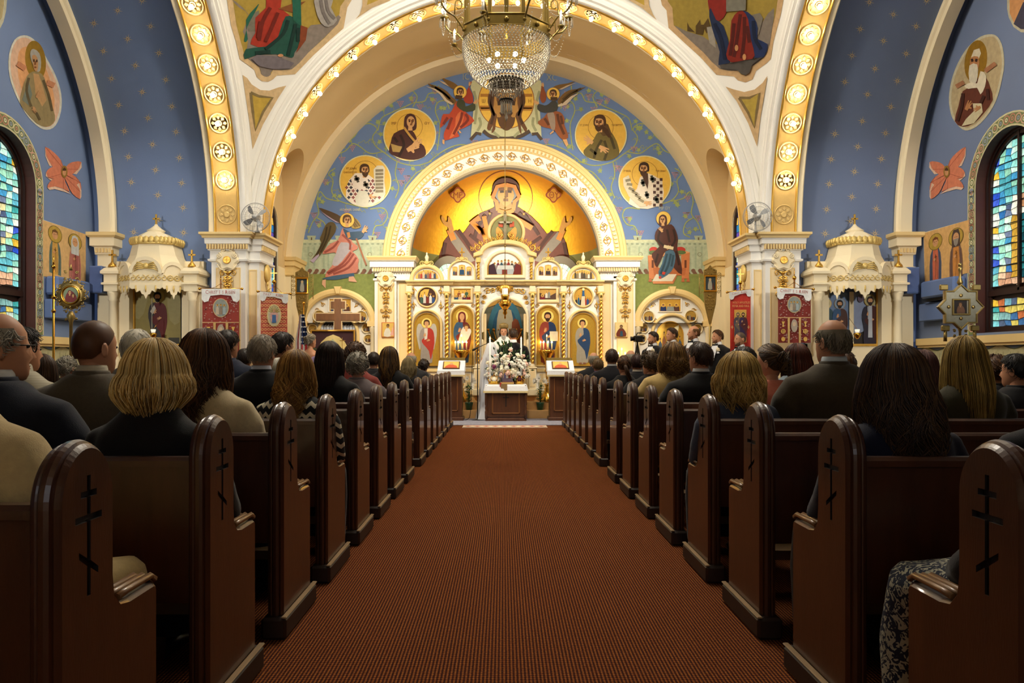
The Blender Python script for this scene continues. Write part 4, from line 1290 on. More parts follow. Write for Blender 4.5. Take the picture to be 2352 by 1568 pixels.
P.lines([[(298,545),(312,545)],[(325,548),(338,548)]],6,'#3a2412');P.lines([[(318,550),(316,585)],[(308,605),(328,606)]],4,'#7a4a24')
hand(P,330,880,70,-1.0,'#b0855a');hand(P,300,960,60,1.2,'#b0855a')
P.lines([[(160,570),(230,620)],[(425,740),(490,770)]],12,'#b87c58')
P.build('mural_roundel',parent=wall_l,label='painted oval roundel of a grey-haired saint, upper left wall')
P=Paint(planeX(WR_),off0=.004);C(P,1752,0,3.92)
P.poly([(2060,308),(1960,330),(1850,420),(1760,560),(1700,720),(1676,880),(1690,1010),(1725,1090),(1800,1165),(1870,1168),(1960,1110),(2050,1000),(2110,880),(2150,730),(2174,580),(2160,430),(2120,340)],'#b9b49a',3)
P.poly([(2058,328),(1965,352),(1862,435),(1778,570),(1720,725),(1696,880),(1708,1000),(1740,1075),(1805,1142),(1865,1146),(1948,1092),(2032,990),(2090,872),(2130,725),(2152,580),(2140,440),(2106,355)],'#ad9c78',3)
P.poly(ell(1918,550,100,190,30,rot=.15),'#876414')
P.poly([(1880,780),(1800,820),(1760,960),(1728,1090),(1800,1142),(1900,1110),(1990,1020),(2070,900),(2050,790),(2010,700),(1940,700)],'#5a2c1c',2)
P.poly([(1900,450),(1950,435),(1965,480),(1940,540),(1870,530)],'#c8bea4');P.poly([(1870,520),(1940,510),(1945,600),(1910,640),(1870,600)],'#a8744a',2)
P.poly([(1860,590),(1930,580),(1935,680),(1910,760),(1860,730)],'#c4bda8',2)
P.poly([(1815,770),(1880,740),(1930,750),(1960,640),(2010,680),(2000,780),(1960,850),(1930,790),(1850,800)],'#cfc6ae',2)
P.poly([(1890,930),(1970,930),(1980,1010),(1900,1110),(1790,1135),(1830,1070),(1900,1000)],'#c2b896')
P.lines([[(1875,545),(1895,540)],[(1912,540),(1932,545)]],7,'#2c1a10')
hand(P,1830,990,90,-1.1,'#a8744a');hand(P,1960,960,70,2.6,'#a8744a')
folds(P,[[(1800,840),(1790,960),(1750,1090)],[(2020,800),(2030,900)],[(1990,860),(1960,930)]],7,'#38180e')
P.lines([[(1740,780),(1810,740)],[(2000,640),(2095,570)]],10,'#9a6a4a')
P.build('mural_roundel',parent=wall_r,label='painted oval roundel of a white-bearded saint in brown, upper right wall')
P=Paint(planeX(WL_),off0=.004);P.poly([(-60,60),(-40,75),(0,66),(8,50),(14,25),(16,0),(14,-40),(-60,-40)],'#b9b8a0');P.poly([(-60,45),(-6,55),(5,40),(9,10),(9,-40),(-60,-40)],'#a89a70');P.build('mural_roundel',parent=wall_l,label='edge of a painted roundel at the top of the left wall')
P=Paint(planeX(WR_),off0=.004);P.poly([(2313,-40),(2313,20),(2317,40),(2328,62),(2345,74),(2380,76),(2420,40),(2420,-40)],'#b4ae96');P.poly([(2318,-40),(2319,30),(2330,55),(2347,67),(2380,69),(2410,40),(2410,-40)],'#c08a58');P.poly([(2328,55),(2345,67),(2390,67),(2400,0),(2350,5)],'#3c3a4c');P.build('mural_roundel',parent=wall_r,label='edge of a painted roundel at the top of the right wall')
def seraph(nm,par,X,mx):
 P=Paint(planeX(X),off0=.004,step=.0006)
 def q(pts):return[(mx(x),y)for x,y in pts]
 cw,ct='#c8785a','#d8b8a0'
 for base,tip in(([(104,337),(107,358),(122,384),(138,394),(146,388),(140,368),(124,350)],[(104,337),(106,358),(120,383),(113,380),(104,358)]),([(150,388),(158,376),(172,371),(187,372),(180,389),(166,400),(153,404)],[(187,372),(182,386),(168,399),(176,400),(188,384)]),([(145,398),(132,383),(116,385),(106,396),(112,408),(130,412),(144,410)],[(106,396),(110,408),(128,414),(116,414),(105,404)]),([(146,404),(128,408),(114,418),(109,431),(126,428),(146,434),(160,440),(150,418)],[(109,431),(126,428),(146,434),(164,446),(148,440),(126,434),(114,436)]),([(148,404),(156,424),(166,444),(184,457),(184,440),(176,420),(162,408)],[(184,457),(184,440),(178,424),(187,436),(187,452)]),([(150,400),(164,408),(176,424),(186,438),(185,420),(174,406),(160,398)],[(186,438),(176,424),(182,420)])):
  P.poly(q(base),cw,2);P.poly(q(tip),ct)
  P.line(q([base[0],base[len(base)//2+1],base[-2]]),1.0,'#9a4c38')
 P.poly([(mx(148)+7*cos(a),394+14*sin(a))for a in[2*PI*i/20 for i in range(20)]],'#8a6a28')
 P.poly([(mx(148)+4.3*cos(a),395+8.5*sin(a))for a in[2*PI*i/16 for i in range(16)]],'#c08a60')
 P.poly(q([(144,388),(148,384),(152,388),(152,392),(144,392)]),'#4a2e1a')
 P.build('mural_seraph',parent=par,label='painted six-winged coral seraph, %s wall'%nm)
seraph('left',wall_l,WL_,lambda x:x);seraph('right',wall_r,WR_,lambda x:2322-x)
def saint_panel(nm,par,X,quad,figs,bg):
 P=Paint(planeX(X),off0=.004,step=.0006)
 P.poly([(quad[0][0]-1,quad[0][1]-1.5)]+quad[1:2]+quad[2:3]+quad[3:],'#d8cdb0');P.poly(quad,bg)
 for(cx,cy,k,robe,cloak,hair,beard,sh)in figs:
  P.T=(lambda cx,cy,k,sh:(lambda x,y:(cx+x*k*.82,cy+y*k+x*k*sh)))(cx,cy,k,sh)
  P.poly([(-1.7,9.5),(-1.75,5.5),(-1.5,3),(-.9,1.6),(.9,1.6),(1.5,3),(1.8,5.5),(1.75,9.5)],cloak)
  P.poly([(-.7,1.7),(.7,1.7),(1.0,5),(.9,9.5),(-.8,9.5),(-.9,5)],robe)
  folds(P,[[(-1.2,3),(-1.3,6),(-1.1,9)],[(1.2,3),(1.4,6),(1.2,9)],[(0,3),(.1,6),(0,9)],[(.5,4),(.6,9)]],.8,'#5a4030')
  P.e(0,0,2.05,2.05,'#6a5a20');P.e(0,0,1.9,1.9,'#b0923c')
  if hair=='hood':P.poly([(-1.1,2.2),(-1.15,-.4),(-.7,-1.7),(.7,-1.7),(1.15,-.4),(1.1,2.2)],'#4a3a34')
  elif hair=='veil':P.poly([(-1.15,3.2),(-1.2,0),(-.8,-1.3),(0,-1.6),(.8,-1.3),(1.2,0),(1.15,3.2)],'#c3c6c4')
  P.e(0,.1,.8,1.1,'#c89468')
  if hair not in('hood','veil'):P.poly([(-.85,.2),(-.8,-.8),(0,-1.25),(.8,-.8),(.85,.2),(.5,-.5),(-.5,-.5)],hair)
  if beard:P.poly([(-.7,.4),(.7,.4),(.5,1.6),(0,2.2),(-.5,1.6)],beard)
  P.lines([[(-.45,0),(-.12,0)],[(.12,0),(.45,0)]],.9,'#3a2412')
  P.poly([(-.6,4.2),(-.1,3.9),(.1,4.4),(-.4,4.7)],'#c89468')
  P.lines([[(.1,3.2),(.1,4.8)],[(-.3,3.7),(.5,3.7)]],.9,'#5a3a1c')
  P.px()
 P.build('mural_saint_pair',parent=par,label='painted panel of two haloed saints on the %s wall'%nm)
saint_panel('left',wall_l,WL_,[(99,505.5),(197,538),(197,648),(99,634)],[(126.5,538,9.6,'#c79a4a','#5c7068','#6a4a24',None,.27),(172.5,555.5,9.2,'#a9605a','#c07a6c','veil',None,.27)],'#d2ac74')
saint_panel('right',wall_r,WR_,[(2122,535.5),(2225,504.7),(2226.5,626),(2124,648)],[(2148.5,555,9.4,'#c4674a','#3f5270','#6a3a1c',None,-.27),(2195.5,544,10.2,'#c0803c','#6c5248','hood','#8a8278',-.27)],'#cfa468')
for s,par in((-1,wall_l),(1,wall_r)):
 xe=X0+s*7.0
 wy,wr,wz0,wz1=10.95,.72,1.62,3.75
 b=MB()
 path=[(wy+1.0*(wr+.1),wz0-.02+i*.1065,1,0)for i in range(21)]+[(wy+(wr+.1)*cos(a),wz1+(wr+.1)*sin(a),cos(a),sin(a))for a in[PI*i/20 for i in range(21)]]+[(wy-(wr+.1),wz1-i*.1065,-1,0)for i in range(21)]
 def pt(p,d,o):return(xe-s*o,p[0]+p[2]*d,p[1]+p[3]*d)
 for d0,d1,o,c in((-.1,.1,.004,'#c9c49c'),(-.075,.075,.005,'#6f7a50'),):
  b.col=c
  b.grid([[pt(p,d0,o)for p in path],[pt(p,d1,o)for p in path]],sm=False)
 for i,p in enumerate(path[1:-1]):
  b.col=['#c9a08c','#8f9aa8','#c8bf98','#b87e6c'][(i//2)%4]
  ring=[]
  for rr in(.068,.05):
   ring.append([(xe-s*.006,p[0]+rr*cos(a),p[1]+rr*sin(a))for a in[2*PI*k/14 for k in range(14)]])
  b.grid(ring,closed_u=True,sm=False)
  b.col=['#d8d2b0','#b58070','#8a94a6'][i%3]
  b.grid([[(xe-s*.0065,p[0]+rr*cos(a),p[1]+rr*sin(a))for a in[2*PI*k/10 for k in range(10)]]for rr in(.03,.012)],closed_u=True,sm=False)
 b.build('mural_border',PAINT,par,label='painted scroll border around the window',fix=False)
 b=MB();b.col='#b9b48c'
 y=YC-4.3
 k=0
 while y<YC+4.3:
  top=[(y+.64*i/8,1.385+.085*(abs(i/8-.5)*2)**1.6)for i in range(9)]
  b.col='#b9b48c'
  b.add([(xe-s*.004,p[0],p[1])for p in top]+[(xe-s*.004,p[0],0.2)for p in top[::-1]],[tuple(range(18))])
  b.col='#5d6040'
  b.grid([[(xe-s*.006,p[0],p[1])for p in top],[(xe-s*.006,p[0],p[1]-.016)for p in top]],sm=False)
  b.col='#98946c'
  for i in range(1,8,2):
   b.add([(xe-s*.006,y+.64*i/8-.008,1.34),(xe-s*.006,y+.64*i/8+.008,1.34),(xe-s*.006,y+.64*i/8+.016,.3),(xe-s*.006,y+.64*i/8-.004,.3)],[(0,1,2,3)])
  y+=.64
 b.build('mural_drapery',PAINT,par,label='painted pale hanging drapery on the dado',fix=False)
 # carved ornament helpers
def pxs(pts,Y):
 return[(X_(x,Y),Z_(y,Y))for x,y in pts]
def arch_px(x0,x1,yt,yb,n=16,ry=None):
 r=(x1-x0)/2
 ry=r if ry is None else ry
 cx=(x0+x1)/2
 return[(x1,yb)]+[(cx+r*cos(a),yt+ry-ry*sin(a))for a in[PI*i/n for i in range(n+1)]]+[(x0,yb)]
def frame(b,outer,inner,Y0,Y1,lip=0.0):
 """raised frame between two outlines of equal point count"""
 o,i=outer,inner
 b.grid([[(p[0],Y1,p[1])for p in o],[(p[0],Y0+lip,p[1])for p in o],[((p[0]*.7+q[0]*.3),Y0,(p[1]*.7+q[1]*.3))for p,q in zip(o,i)],[((p[0]*.3+q[0]*.7),Y0,(p[1]*.3+q[1]*.7))for p,q in zip(o,i)],[(p[0],Y0+lip,p[1])for p in i],[(p[0],Y1,p[1])for p in i]],closed_u=True,sm=False)
def spiral(cx,cz,r,a0,turns,y,n=14,grow=.12,sgn=1):
 return[(cx+r*(1-(1-grow)*i/n)*cos(a0+sgn*2*PI*turns*i/n),y,cz+r*(1-(1-grow)*i/n)*sin(a0+sgn*2*PI*turns*i/n))for i in range(n+1)]
def scroll_pair(b,cx,cz,w,y,t=.006,up=1):
 """two mirrored volutes with a leaf between"""
 for s in(-1,1):
  pts=[(cx,y,cz-up*w*.1),(cx+s*w*.2,y,cz+up*w*.12)]+spiral(cx+s*w*.34,cz,w*.17,PI/2*up,1.2,y,10,.2,-s*up)
  b.tube(pts,[t*1.3]*3+[t]*(len(pts)-3),5)
 b.ball((cx,y,cz),t*2.2,6,4)
def leaf(b,x,z,l,ang,y,t=.012):
 c,s=cos(ang),sin(ang)
 pts=[(0,0),(.35,.17),(.7,.13),(1,0),(.7,-.13),(.35,-.17)]
 b.prism([(x+l*(p[0]*c-p[1]*s),z+l*(p[0]*s+p[1]*c))for p in pts],y-t,y,t*.5)
def festoon(b,cx,z1,z0,w,y):
 """gilded hanging ribbon ornament from z1 down to z0"""
 h=z1-z0
 b.tube([(cx,y,z1),(cx+w*.04,y,z1-h*.3),(cx-w*.03,y,z1-h*.6),(cx,y,z0)],.008,5)
 for k,(zz,ww)in enumerate(((.06,1.0),(.26,.6),(.42,.5),(.62,.95),(.78,.6))):
  scroll_pair(b,cx,z1-h*zz,w*ww,y,.008,1 if k%2==0 else-1)
 for k in range(9):
  z=z1-h*(.05+.09*k)
  for s in(-1,1):leaf(b,cx,z,w*.32*(1-.05*k),PI/2+s*(1.9 if k%2 else 1.2),y)
  b.ball((cx,y-.01,z),.014,6,4)
 leaf(b,cx,z0+.06,.1,-PI/2,y)
def cartouche(par,cx,cz,w,y,z0,wf=None):
 b=MB()
 n=40
 b.prism([(cx+w/2*(1+.13*cos(6*a))*cos(a),cz+w*.48*(1+.13*cos(6*a))*sin(a))for a in[2*PI*i/n for i in range(n)]],y-.05,y,.03)
 for s in(-1,1):
  b.tube(spiral(cx+s*w*.38,cz+w*.2,w*.13,PI/2,1.5,y-.055,14,.15,s),.013,6)
  b.tube(spiral(cx+s*w*.18,cz+w*.46,w*.1,0 if s>0 else PI,1.2,y-.05,12,.15,s),.011,6)
  b.tube([(cx+s*w*.1,y-.05,cz-w*.5),(cx+s*w*.3,y-.06,cz-w*.42),(cx+s*w*.46,y-.05,cz-w*.2)],.012,5)
 b.build('cartouche',cream2,par,label='shell cartouche in pale plaster')
 b=MB()
 b.lathe((cx,y-.05,cz),[(w*.18,0),(w*.18,.02),(w*.15,.03),(w*.14,.015)],20,axis='Y')
 for a in range(4):leaf(b,cx,cz,w*.13,a*PI/2,y-.062,.008)
 b.build('cartouche_emblem',gilt,par)
 b=MB();b.lathe((cx,y-.05,cz),[(w*.145,.012),(0,.012)],20,axis='Y');b.build('emblem_ground',M('red_ground','#a8503a',.6),par)
 b=MB();festoon(b,cx,cz-w*.5,z0,wf or w*.8,y-.02);b.build('festoon',gilt,par,label='gilded hanging ribbon ornament')
for s,nm in((-1,'left'),(1,'right')):
 pr=bpy.data.objects['wall_pier_'+nm]
 cartouche(pr,X0+s*4.665,2.90,.36,13.18,2.1,.28)
 b=MB()
 xi=X0+s*4.18
 b.tube([(xi-s*.03,13.7,2.72),(xi-s*.03,13.72,2.4),(xi-s*.03,13.68,2.0)],.012,5)
 for k in range(7):
  b.ball((xi-s*.035,13.7+(.04 if k%2 else-.04),2.55-k*.1),.035,6,4,(.5,1,1.1))
 b.ball((xi-s*.02,13.7,2.74),.13,14,8,(.35,1,1.2))
 b.build('inner_ornament',goldlt,pr)
 # carved apse arch
aa=thing('trim_11','white and gold carved arch framing the apse',None,(X0,YB,AZ));aa['kind']='structure'
b=MB()
b.arc((X0,0,AZ),EX,EZ,EY,[(2.41,YB-.10),(2.43,YB-.12),(2.53,YB-.12),(2.54,YB-.15),(2.60,YB-.17),(2.62,YB-.13),(2.67,YB-.13),(2.69,YB-.08),(2.69,YB)],0,PI,72,False)
b.build('outer_moulding',trimy,aa)
b=MB();b.arc((X0,0,AZ),EX,EZ,EY,[(2.41,YB-.105),(2.17,YB-.105)],0,PI,72,False);b.build('frieze',plaster,aa)
b=MB();b.arc((X0,0,AZ),EX,EZ,EY,[(2.18,YB-.105),(2.17,YB-.14),(2.13,YB-.14),(2.10,YB-.11),(2.09,YB+.05)],0,PI,72,False);b.build('inner_moulding',cream2,aa)
b=MB()
for k in range(86):
 a=PI*(k+.5)/86
 c_,s_=cos(a),sin(a)
 q=lambda r,t,y:(X0+r*c_-t*s_,y,AZ+r*s_+t*c_)
 b.add([q(2.44,-.022,YB-.15),q(2.51,-.022,YB-.15),q(2.51,.022,YB-.15),q(2.44,.022,YB-.15),q(2.44,-.022,YB-.11),q(2.51,-.022,YB-.11),q(2.51,.022,YB-.11),q(2.44,.022,YB-.11)],[(0,1,2,3),(0,4,5,1),(1,5,6,2),(2,6,7,3),(3,7,4,0)])
b.build('dentil_course',cream2,aa)
b=MB()
for k in range(110):
 a=PI*(k+.5)/110
 b.ball((X0+2.15*cos(a),YB-.145,AZ+2.15*sin(a)),.022,6,4)
b.build('bead_course',cream2,aa)
b=MB()
for k in range(24):
 a=PI*(k+.5)/24
 d,t=Vector((cos(a),0,sin(a))),Vector((-sin(a),0,cos(a)))
 c0=Vector((X0,YB-.112,AZ))+d*2.29
 for s in(-1,1):
  pts=[c0+d*(.07*s)*0+d*p[1]*s+t*p[0]*s for p in[(-.12,-.02),(-.05,.06),(.02,.08),(.07,.04),(.06,-.01),(.03,.0),(.035,.03)]]
  b.tube(pts,[.006,.012,.013,.012,.01,.009,.008],5)
  b.tube([c0,c0+d*.05*s+t*.03,c0+d*.1*s],[.01,.012,.004],5)
b.build('frieze_scrolls',gilt,aa,label='gilded scrollwork on the white frieze')
for s in(-1,1):
 w=thing('window_%d'%(7 if s<0 else 8),'small green and white leaded window in the apse, %s, half hidden by the icon screen'%('left'if s<0 else 'right'),None,(X0+s*1.38,19.1,2.6));w['kind']='structure'
 o=Vector((X0+s*1.36,19.12,0));n_=Vector((-s*.66,-.75,0));e_=Vector((.75,-s*.66,0))
 def Q(u,z,d=0):return o+e_*u+n_*d+Vector((0,0,z))
 arc_=lambda r:[(r,2.3)]+[(r*cos(a),3.15+r*sin(a))for a in[PI*i/18 for i in range(19)]]+[(-r,2.3)]
 b=MB();b.grid([[Q(u,z,.0)for u,z in arc_(.62)],[Q(u,z,.06)for u,z in arc_(.62)],[Q(u,z,.06)for u,z in arc_(.44)],[Q(u,z,-.02)for u,z in arc_(.44)]],closed_u=True,sm=False);b.build('window_frame',M('grey_reveal','#8f8676'),w)
 r0=random.Random(3)
 for k in range(7):
  for q in range(2):
   a0,a1=PI*k/7,PI*(k+.94)/7;r1,r2=((.43,.33),(.32,.02))[q]
   b=MB();b.col=r0.choice(['#8ccf8a','#d8e8d0','#b8dcc8'])if q==0 else r0.choice(['#ece8d8','#e0e8e0','#f0dcc8'])
   b.add([Q(r*cos(a),3.15+r*sin(a),.02)for r,a in((r1,a0),(r1,(a0+a1)/2),(r1,a1),(r2,a1),(r2,a0))],[(0,1,2,3,4)]);b.build('pane',_mats['lit_stained_glass'],w)
 for q in range(4):
  b=MB();b.col='#e4e4d8';b.add([Q(-.42+.21*(q+t_),z,.02)for t_,z in((.02,2.32),(.98,2.32),(.98,3.13),(.02,3.13))],[(0,1,2,3)]);b.build('pane',_mats['lit_stained_glass'],w)
  # pilasters beside the icon screen
for s,nm in((-1,'left'),(1,'right')):
 t=thing('wall_pilaster_'+nm,'cream panelled pilaster with gilded ribbon ornament, %s of the icon screen'%nm,None,(X0+s*2.43,17.1,0));t['kind']='structure'
 xs_=sorted((X0+s*2.83,X0+s*2.36));xi=sorted((X0+s*2.36,X0+s*2.06))
 b=MB();b.box(xs_[0],xs_[1],17.02,YB,.4,3.05);b.box(xi[0],xi[1],17.10,YB,.4,3.05);b.build('shaft',plaster,t)
 base=[(min(xs_[0],xi[0]),17.02),(max(xs_[1],xi[1]),17.02),(max(xs_[1],xi[1]),YB),(min(xs_[0],xi[0]),YB)]
 b=MB();b.polyloft(base,[(0,2.95),(.03,2.96),(.03,3.0),(0,3.01),(0,3.14),(.05,3.15),(.05,3.23),(.09,3.24),(.09,3.37),(.12,3.38),(.13,3.41),(.15,3.45),(.15,3.47)]);b.build('capital',plaster,t)
 b=MB();b.polyloft(base,[(.115,3.375),(.135,3.41),(.155,3.45),(.155,3.475)])
 for k in range(17):b.box(base[0][0]-.02+k*.051,base[0][0]+.005+k*.051,16.93,16.98,3.155,3.225)
 b.build('capital_moulding',trimy,t)
 px0,px1=xs_[0]+.09,xs_[1]-.06
 b=MB();b.box(px0,px1,17.005,17.03,.55,2.9);b.box(xi[0]+.07,xi[1]-.07,17.085,17.11,.55,2.9);b.build('cream_panel',panelc,t)
 b=MB()
 for x0,x1,yy in((px0,px1,16.998),(xi[0]+.07,xi[1]-.07,17.078)):
  b.box(x0-.018,x0,yy,yy+.03,.55,2.92);b.box(x1,x1+.018,yy,yy+.03,.55,2.92);b.box(x0,x1,yy,yy+.03,2.9,2.92)
 b.build('panel_moulding',trimy,t)
 cartouche(t,(px0+px1)/2,3.0,.36,17.0,2.0,.26)
 # icon painting templates (pixel frames)
def stand(P,cx,yt,yb,robe,cloak,hair='#3a2415',veil=None,beard=None,wings=None,halo='#f0d070',turn=0,inner=None,extra=None):
 """full-length haloed figure between yt (top of head) and yb (feet)"""
 h=yb-yt
 u=h/8.0
 P.at(cx,yt,u)
 if wings:
  for s in(-1,1):
   P.poly([(s*.5,1.3),(s*1.3,.6),(s*1.75,1.2),(s*1.85,2.6),(s*1.5,4.6),(s*1.2,5.4),(s*.8,3.2)],wings,2)
   folds(P,[[(s*1.1,1.2),(s*1.4,2.6),(s*1.25,4.6)],[(s*1.5,1.3),(s*1.6,2.8),(s*1.4,4.2)]],.8/max(1,u)*1.2,'#8a8078')
 P.e(0,.55,1.0,1.0,'#b48a30',24);P.e(0,.55,.93,.93,halo,24)
 P.poly([(-.85,1.55),(-1.25,2.4),(-1.3,3.6),(-1.0,5.2),(-1.05,7.7),(1.0,7.7),(1.0,5.2),(1.3,3.6),(1.2,2.3),(.85,1.55),(0,1.35)],robe,2)
 P.poly([(.1,1.45),(.9,1.6),(1.3,2.4),(1.4,4.2),(1.05,6.0),(.7,7.2),(.4,5.6),(-.6,4.4),(-.9,3.6),(.2,2.6)],cloak,2)
 lw=max(.8/max(u,1),.06)
 folds(P,[[(-.6,4.4),(-.55,6),(-.6,7.6)],[(-.15,4.8),(-.1,6.2),(-.15,7.6)],[(.35,5.4),(.35,6.6),(.4,7.6)],[(.9,2.2),(.7,3.6),(-.2,4.3)],[(1.15,3),(1.0,4.6),(.6,6)]],lw,'#2c1c18')
 if inner:P.poly([(-.45,1.5),(.2,1.5),(.1,3.4),(-.4,3.6)],inner)
 head(P,0,.6,1.15,turn,'#cf9a6a',hair,beard,veil)
 hand(P,-.5,3.0,.7,-1.2,'#cf9a6a');hand(P,.6,3.6,.65,2.9,'#cf9a6a')
 P.poly([(-.6,7.7),(-.1,7.7),(-.15,8.0),(-.7,8.0)],'#8a5a40');P.poly([(.1,7.7),(.55,7.7),(.65,8.0),(.1,8.0)],'#8a5a40')
 if extra:extra(P)
 P.px()
def crowd(P,x0,x1,yt,yb,cols,r0,n=7,table=None):
 """small scene of haloed figures"""
 for i in range(n):
  x=x0+(x1-x0)*(i+.5)/n
  hh=(yb-yt)*r0.uniform(.62,.95)
  w=(x1-x0)/n*.95
  P.poly([(x-w*.5,yb),(x-w*.45,yb-hh*.6),(x,yb-hh*.8),(x+w*.45,yb-hh*.6),(x+w*.5,yb)],cols[i%len(cols)])
  P.e(x,yb-hh*.88,w*.34,w*.34,'#e0b850',12);P.e(x,yb-hh*.86,w*.2,w*.24,'#b07c50',8)
  P.poly([(x-w*.2,yb-hh*.9),(x,yb-hh*1.0),(x+w*.2,yb-hh*.9)],'#3c2616')
 if table:P.poly([(x0+(x1-x0)*.3,yb),(x0+(x1-x0)*.33,yb-(yb-yt)*.4),(x0+(x1-x0)*.67,yb-(yb-yt)*.4),(x0+(x1-x0)*.7,yb)],table)
 # the icon screen
YI=17.0
ico=thing('iconostasis','white and gold icon screen with twisted columns across the sanctuary','icon screen',(X0,17.1,.44))
MX=lambda x:2320-x
b=MB()
door=arch_px(1108,1212,683,905,20,48)
body=[(937,905),(937,655),(1383,655),(1383,905)]
b.prism(pxs([(1212,905),(1383,905),(1383,655),(937,655),(937,905)]+door[::-1][:-1],YI),YI,YI+.16)
b.build('screen_wall',plaster,ico,label='white carved screen wall with door arch')
b=MB()
def cornice(b,x0,x1,y0,y1,Yf,d=.0):
 for k,(f0,f1,o)in enumerate(((0,.3,.10),(.3,.55,.07),(.55,.8,.05),(.8,1,.02))):
  xa,xb=X_(x0,Yf),X_(x1,Yf)
  b.box(xa-o*.4,xb+o*.4,Yf-o-d,Yf+.16,Z_(y0+(y1-y0)*f1,Yf),Z_(y0+(y1-y0)*f0,Yf))
cornice(b,937,1383,644,656,YI)
for x in(1026,1097,1223,1294):cornice(b,x-13,x+13,644,656,YI,.05)
cornice(b,1110,1210,644,656,YI,.03)
b.build('cornice',trimy,ico)
for x in(940,1026,1097,1223,1294,1380):
 X=X_(x,YI-.05);half=x in(940,1380)
 b=MB();b.helix_col((X,YI-.06,Z_(836,YI-.05)),.043,Z_(690,YI-.05)-Z_(836,YI-.05),7.5,amp=.32);b.build('twisted_column',gilt,ico,label='gilded twisted column')
 b=MB()
 zt,z1,z0=Z_(672,YI-.05),Z_(690,YI-.05),Z_(657,YI-.05)
 b.lathe((X,YI-.06,0),[(.036,z1),(.045,z1+.02),(.038,z1+.04),(.055,z1+.1),(.075,z1+.15)],12)
 b.bbox(X-.085,X+.085,YI-.13,YI,zt-.03,zt+.01,.008)
 for a in range(8):leaf(b,X+.03*cos(a*PI/4),z1+.05,.09,PI/2+.4*cos(a*PI/4),YI-.06-.05*abs(sin(a*PI/4)))
 b.build('column_capital',goldlt,ico)
 b=MB();b.bbox(X-.065,X+.065,YI-.11,YI,zt+.01,z0,.01);b.build('column_block',cream2,ico)
 b=MB();zb=Z_(836,YI-.05)
 b.lathe((X,YI-.06,0),[(.07,zb-.06),(.07,zb-.03),(.05,zb-.02),(.055,zb),(.036,zb+.01)],12)
 b.bbox(X-.10,X+.10,YI-.15,YI,Z_(846,YI-.05),zb-.06,.012);b.bbox(X-.08,X+.08,YI-.13,YI,Z_(893,YI-.05),Z_(846,YI-.05),.008);b.bbox(X-.11,X+.11,YI-.16,YI,Z_(908,YI-.05),Z_(893,YI-.05),.012)
 b.build('column_pedestal',cream2,ico)
 b=MB();b.box(X-.05,X+.05,YI-.137,YI-.12,Z_(888,YI-.05),Z_(850,YI-.05));b.build('pedestal_panel',panelc,ico)
goldbg=M('gold_icon_ground','#dcae45',.3,metal=.55,var=.15,vs_=30)
BAYS=[]
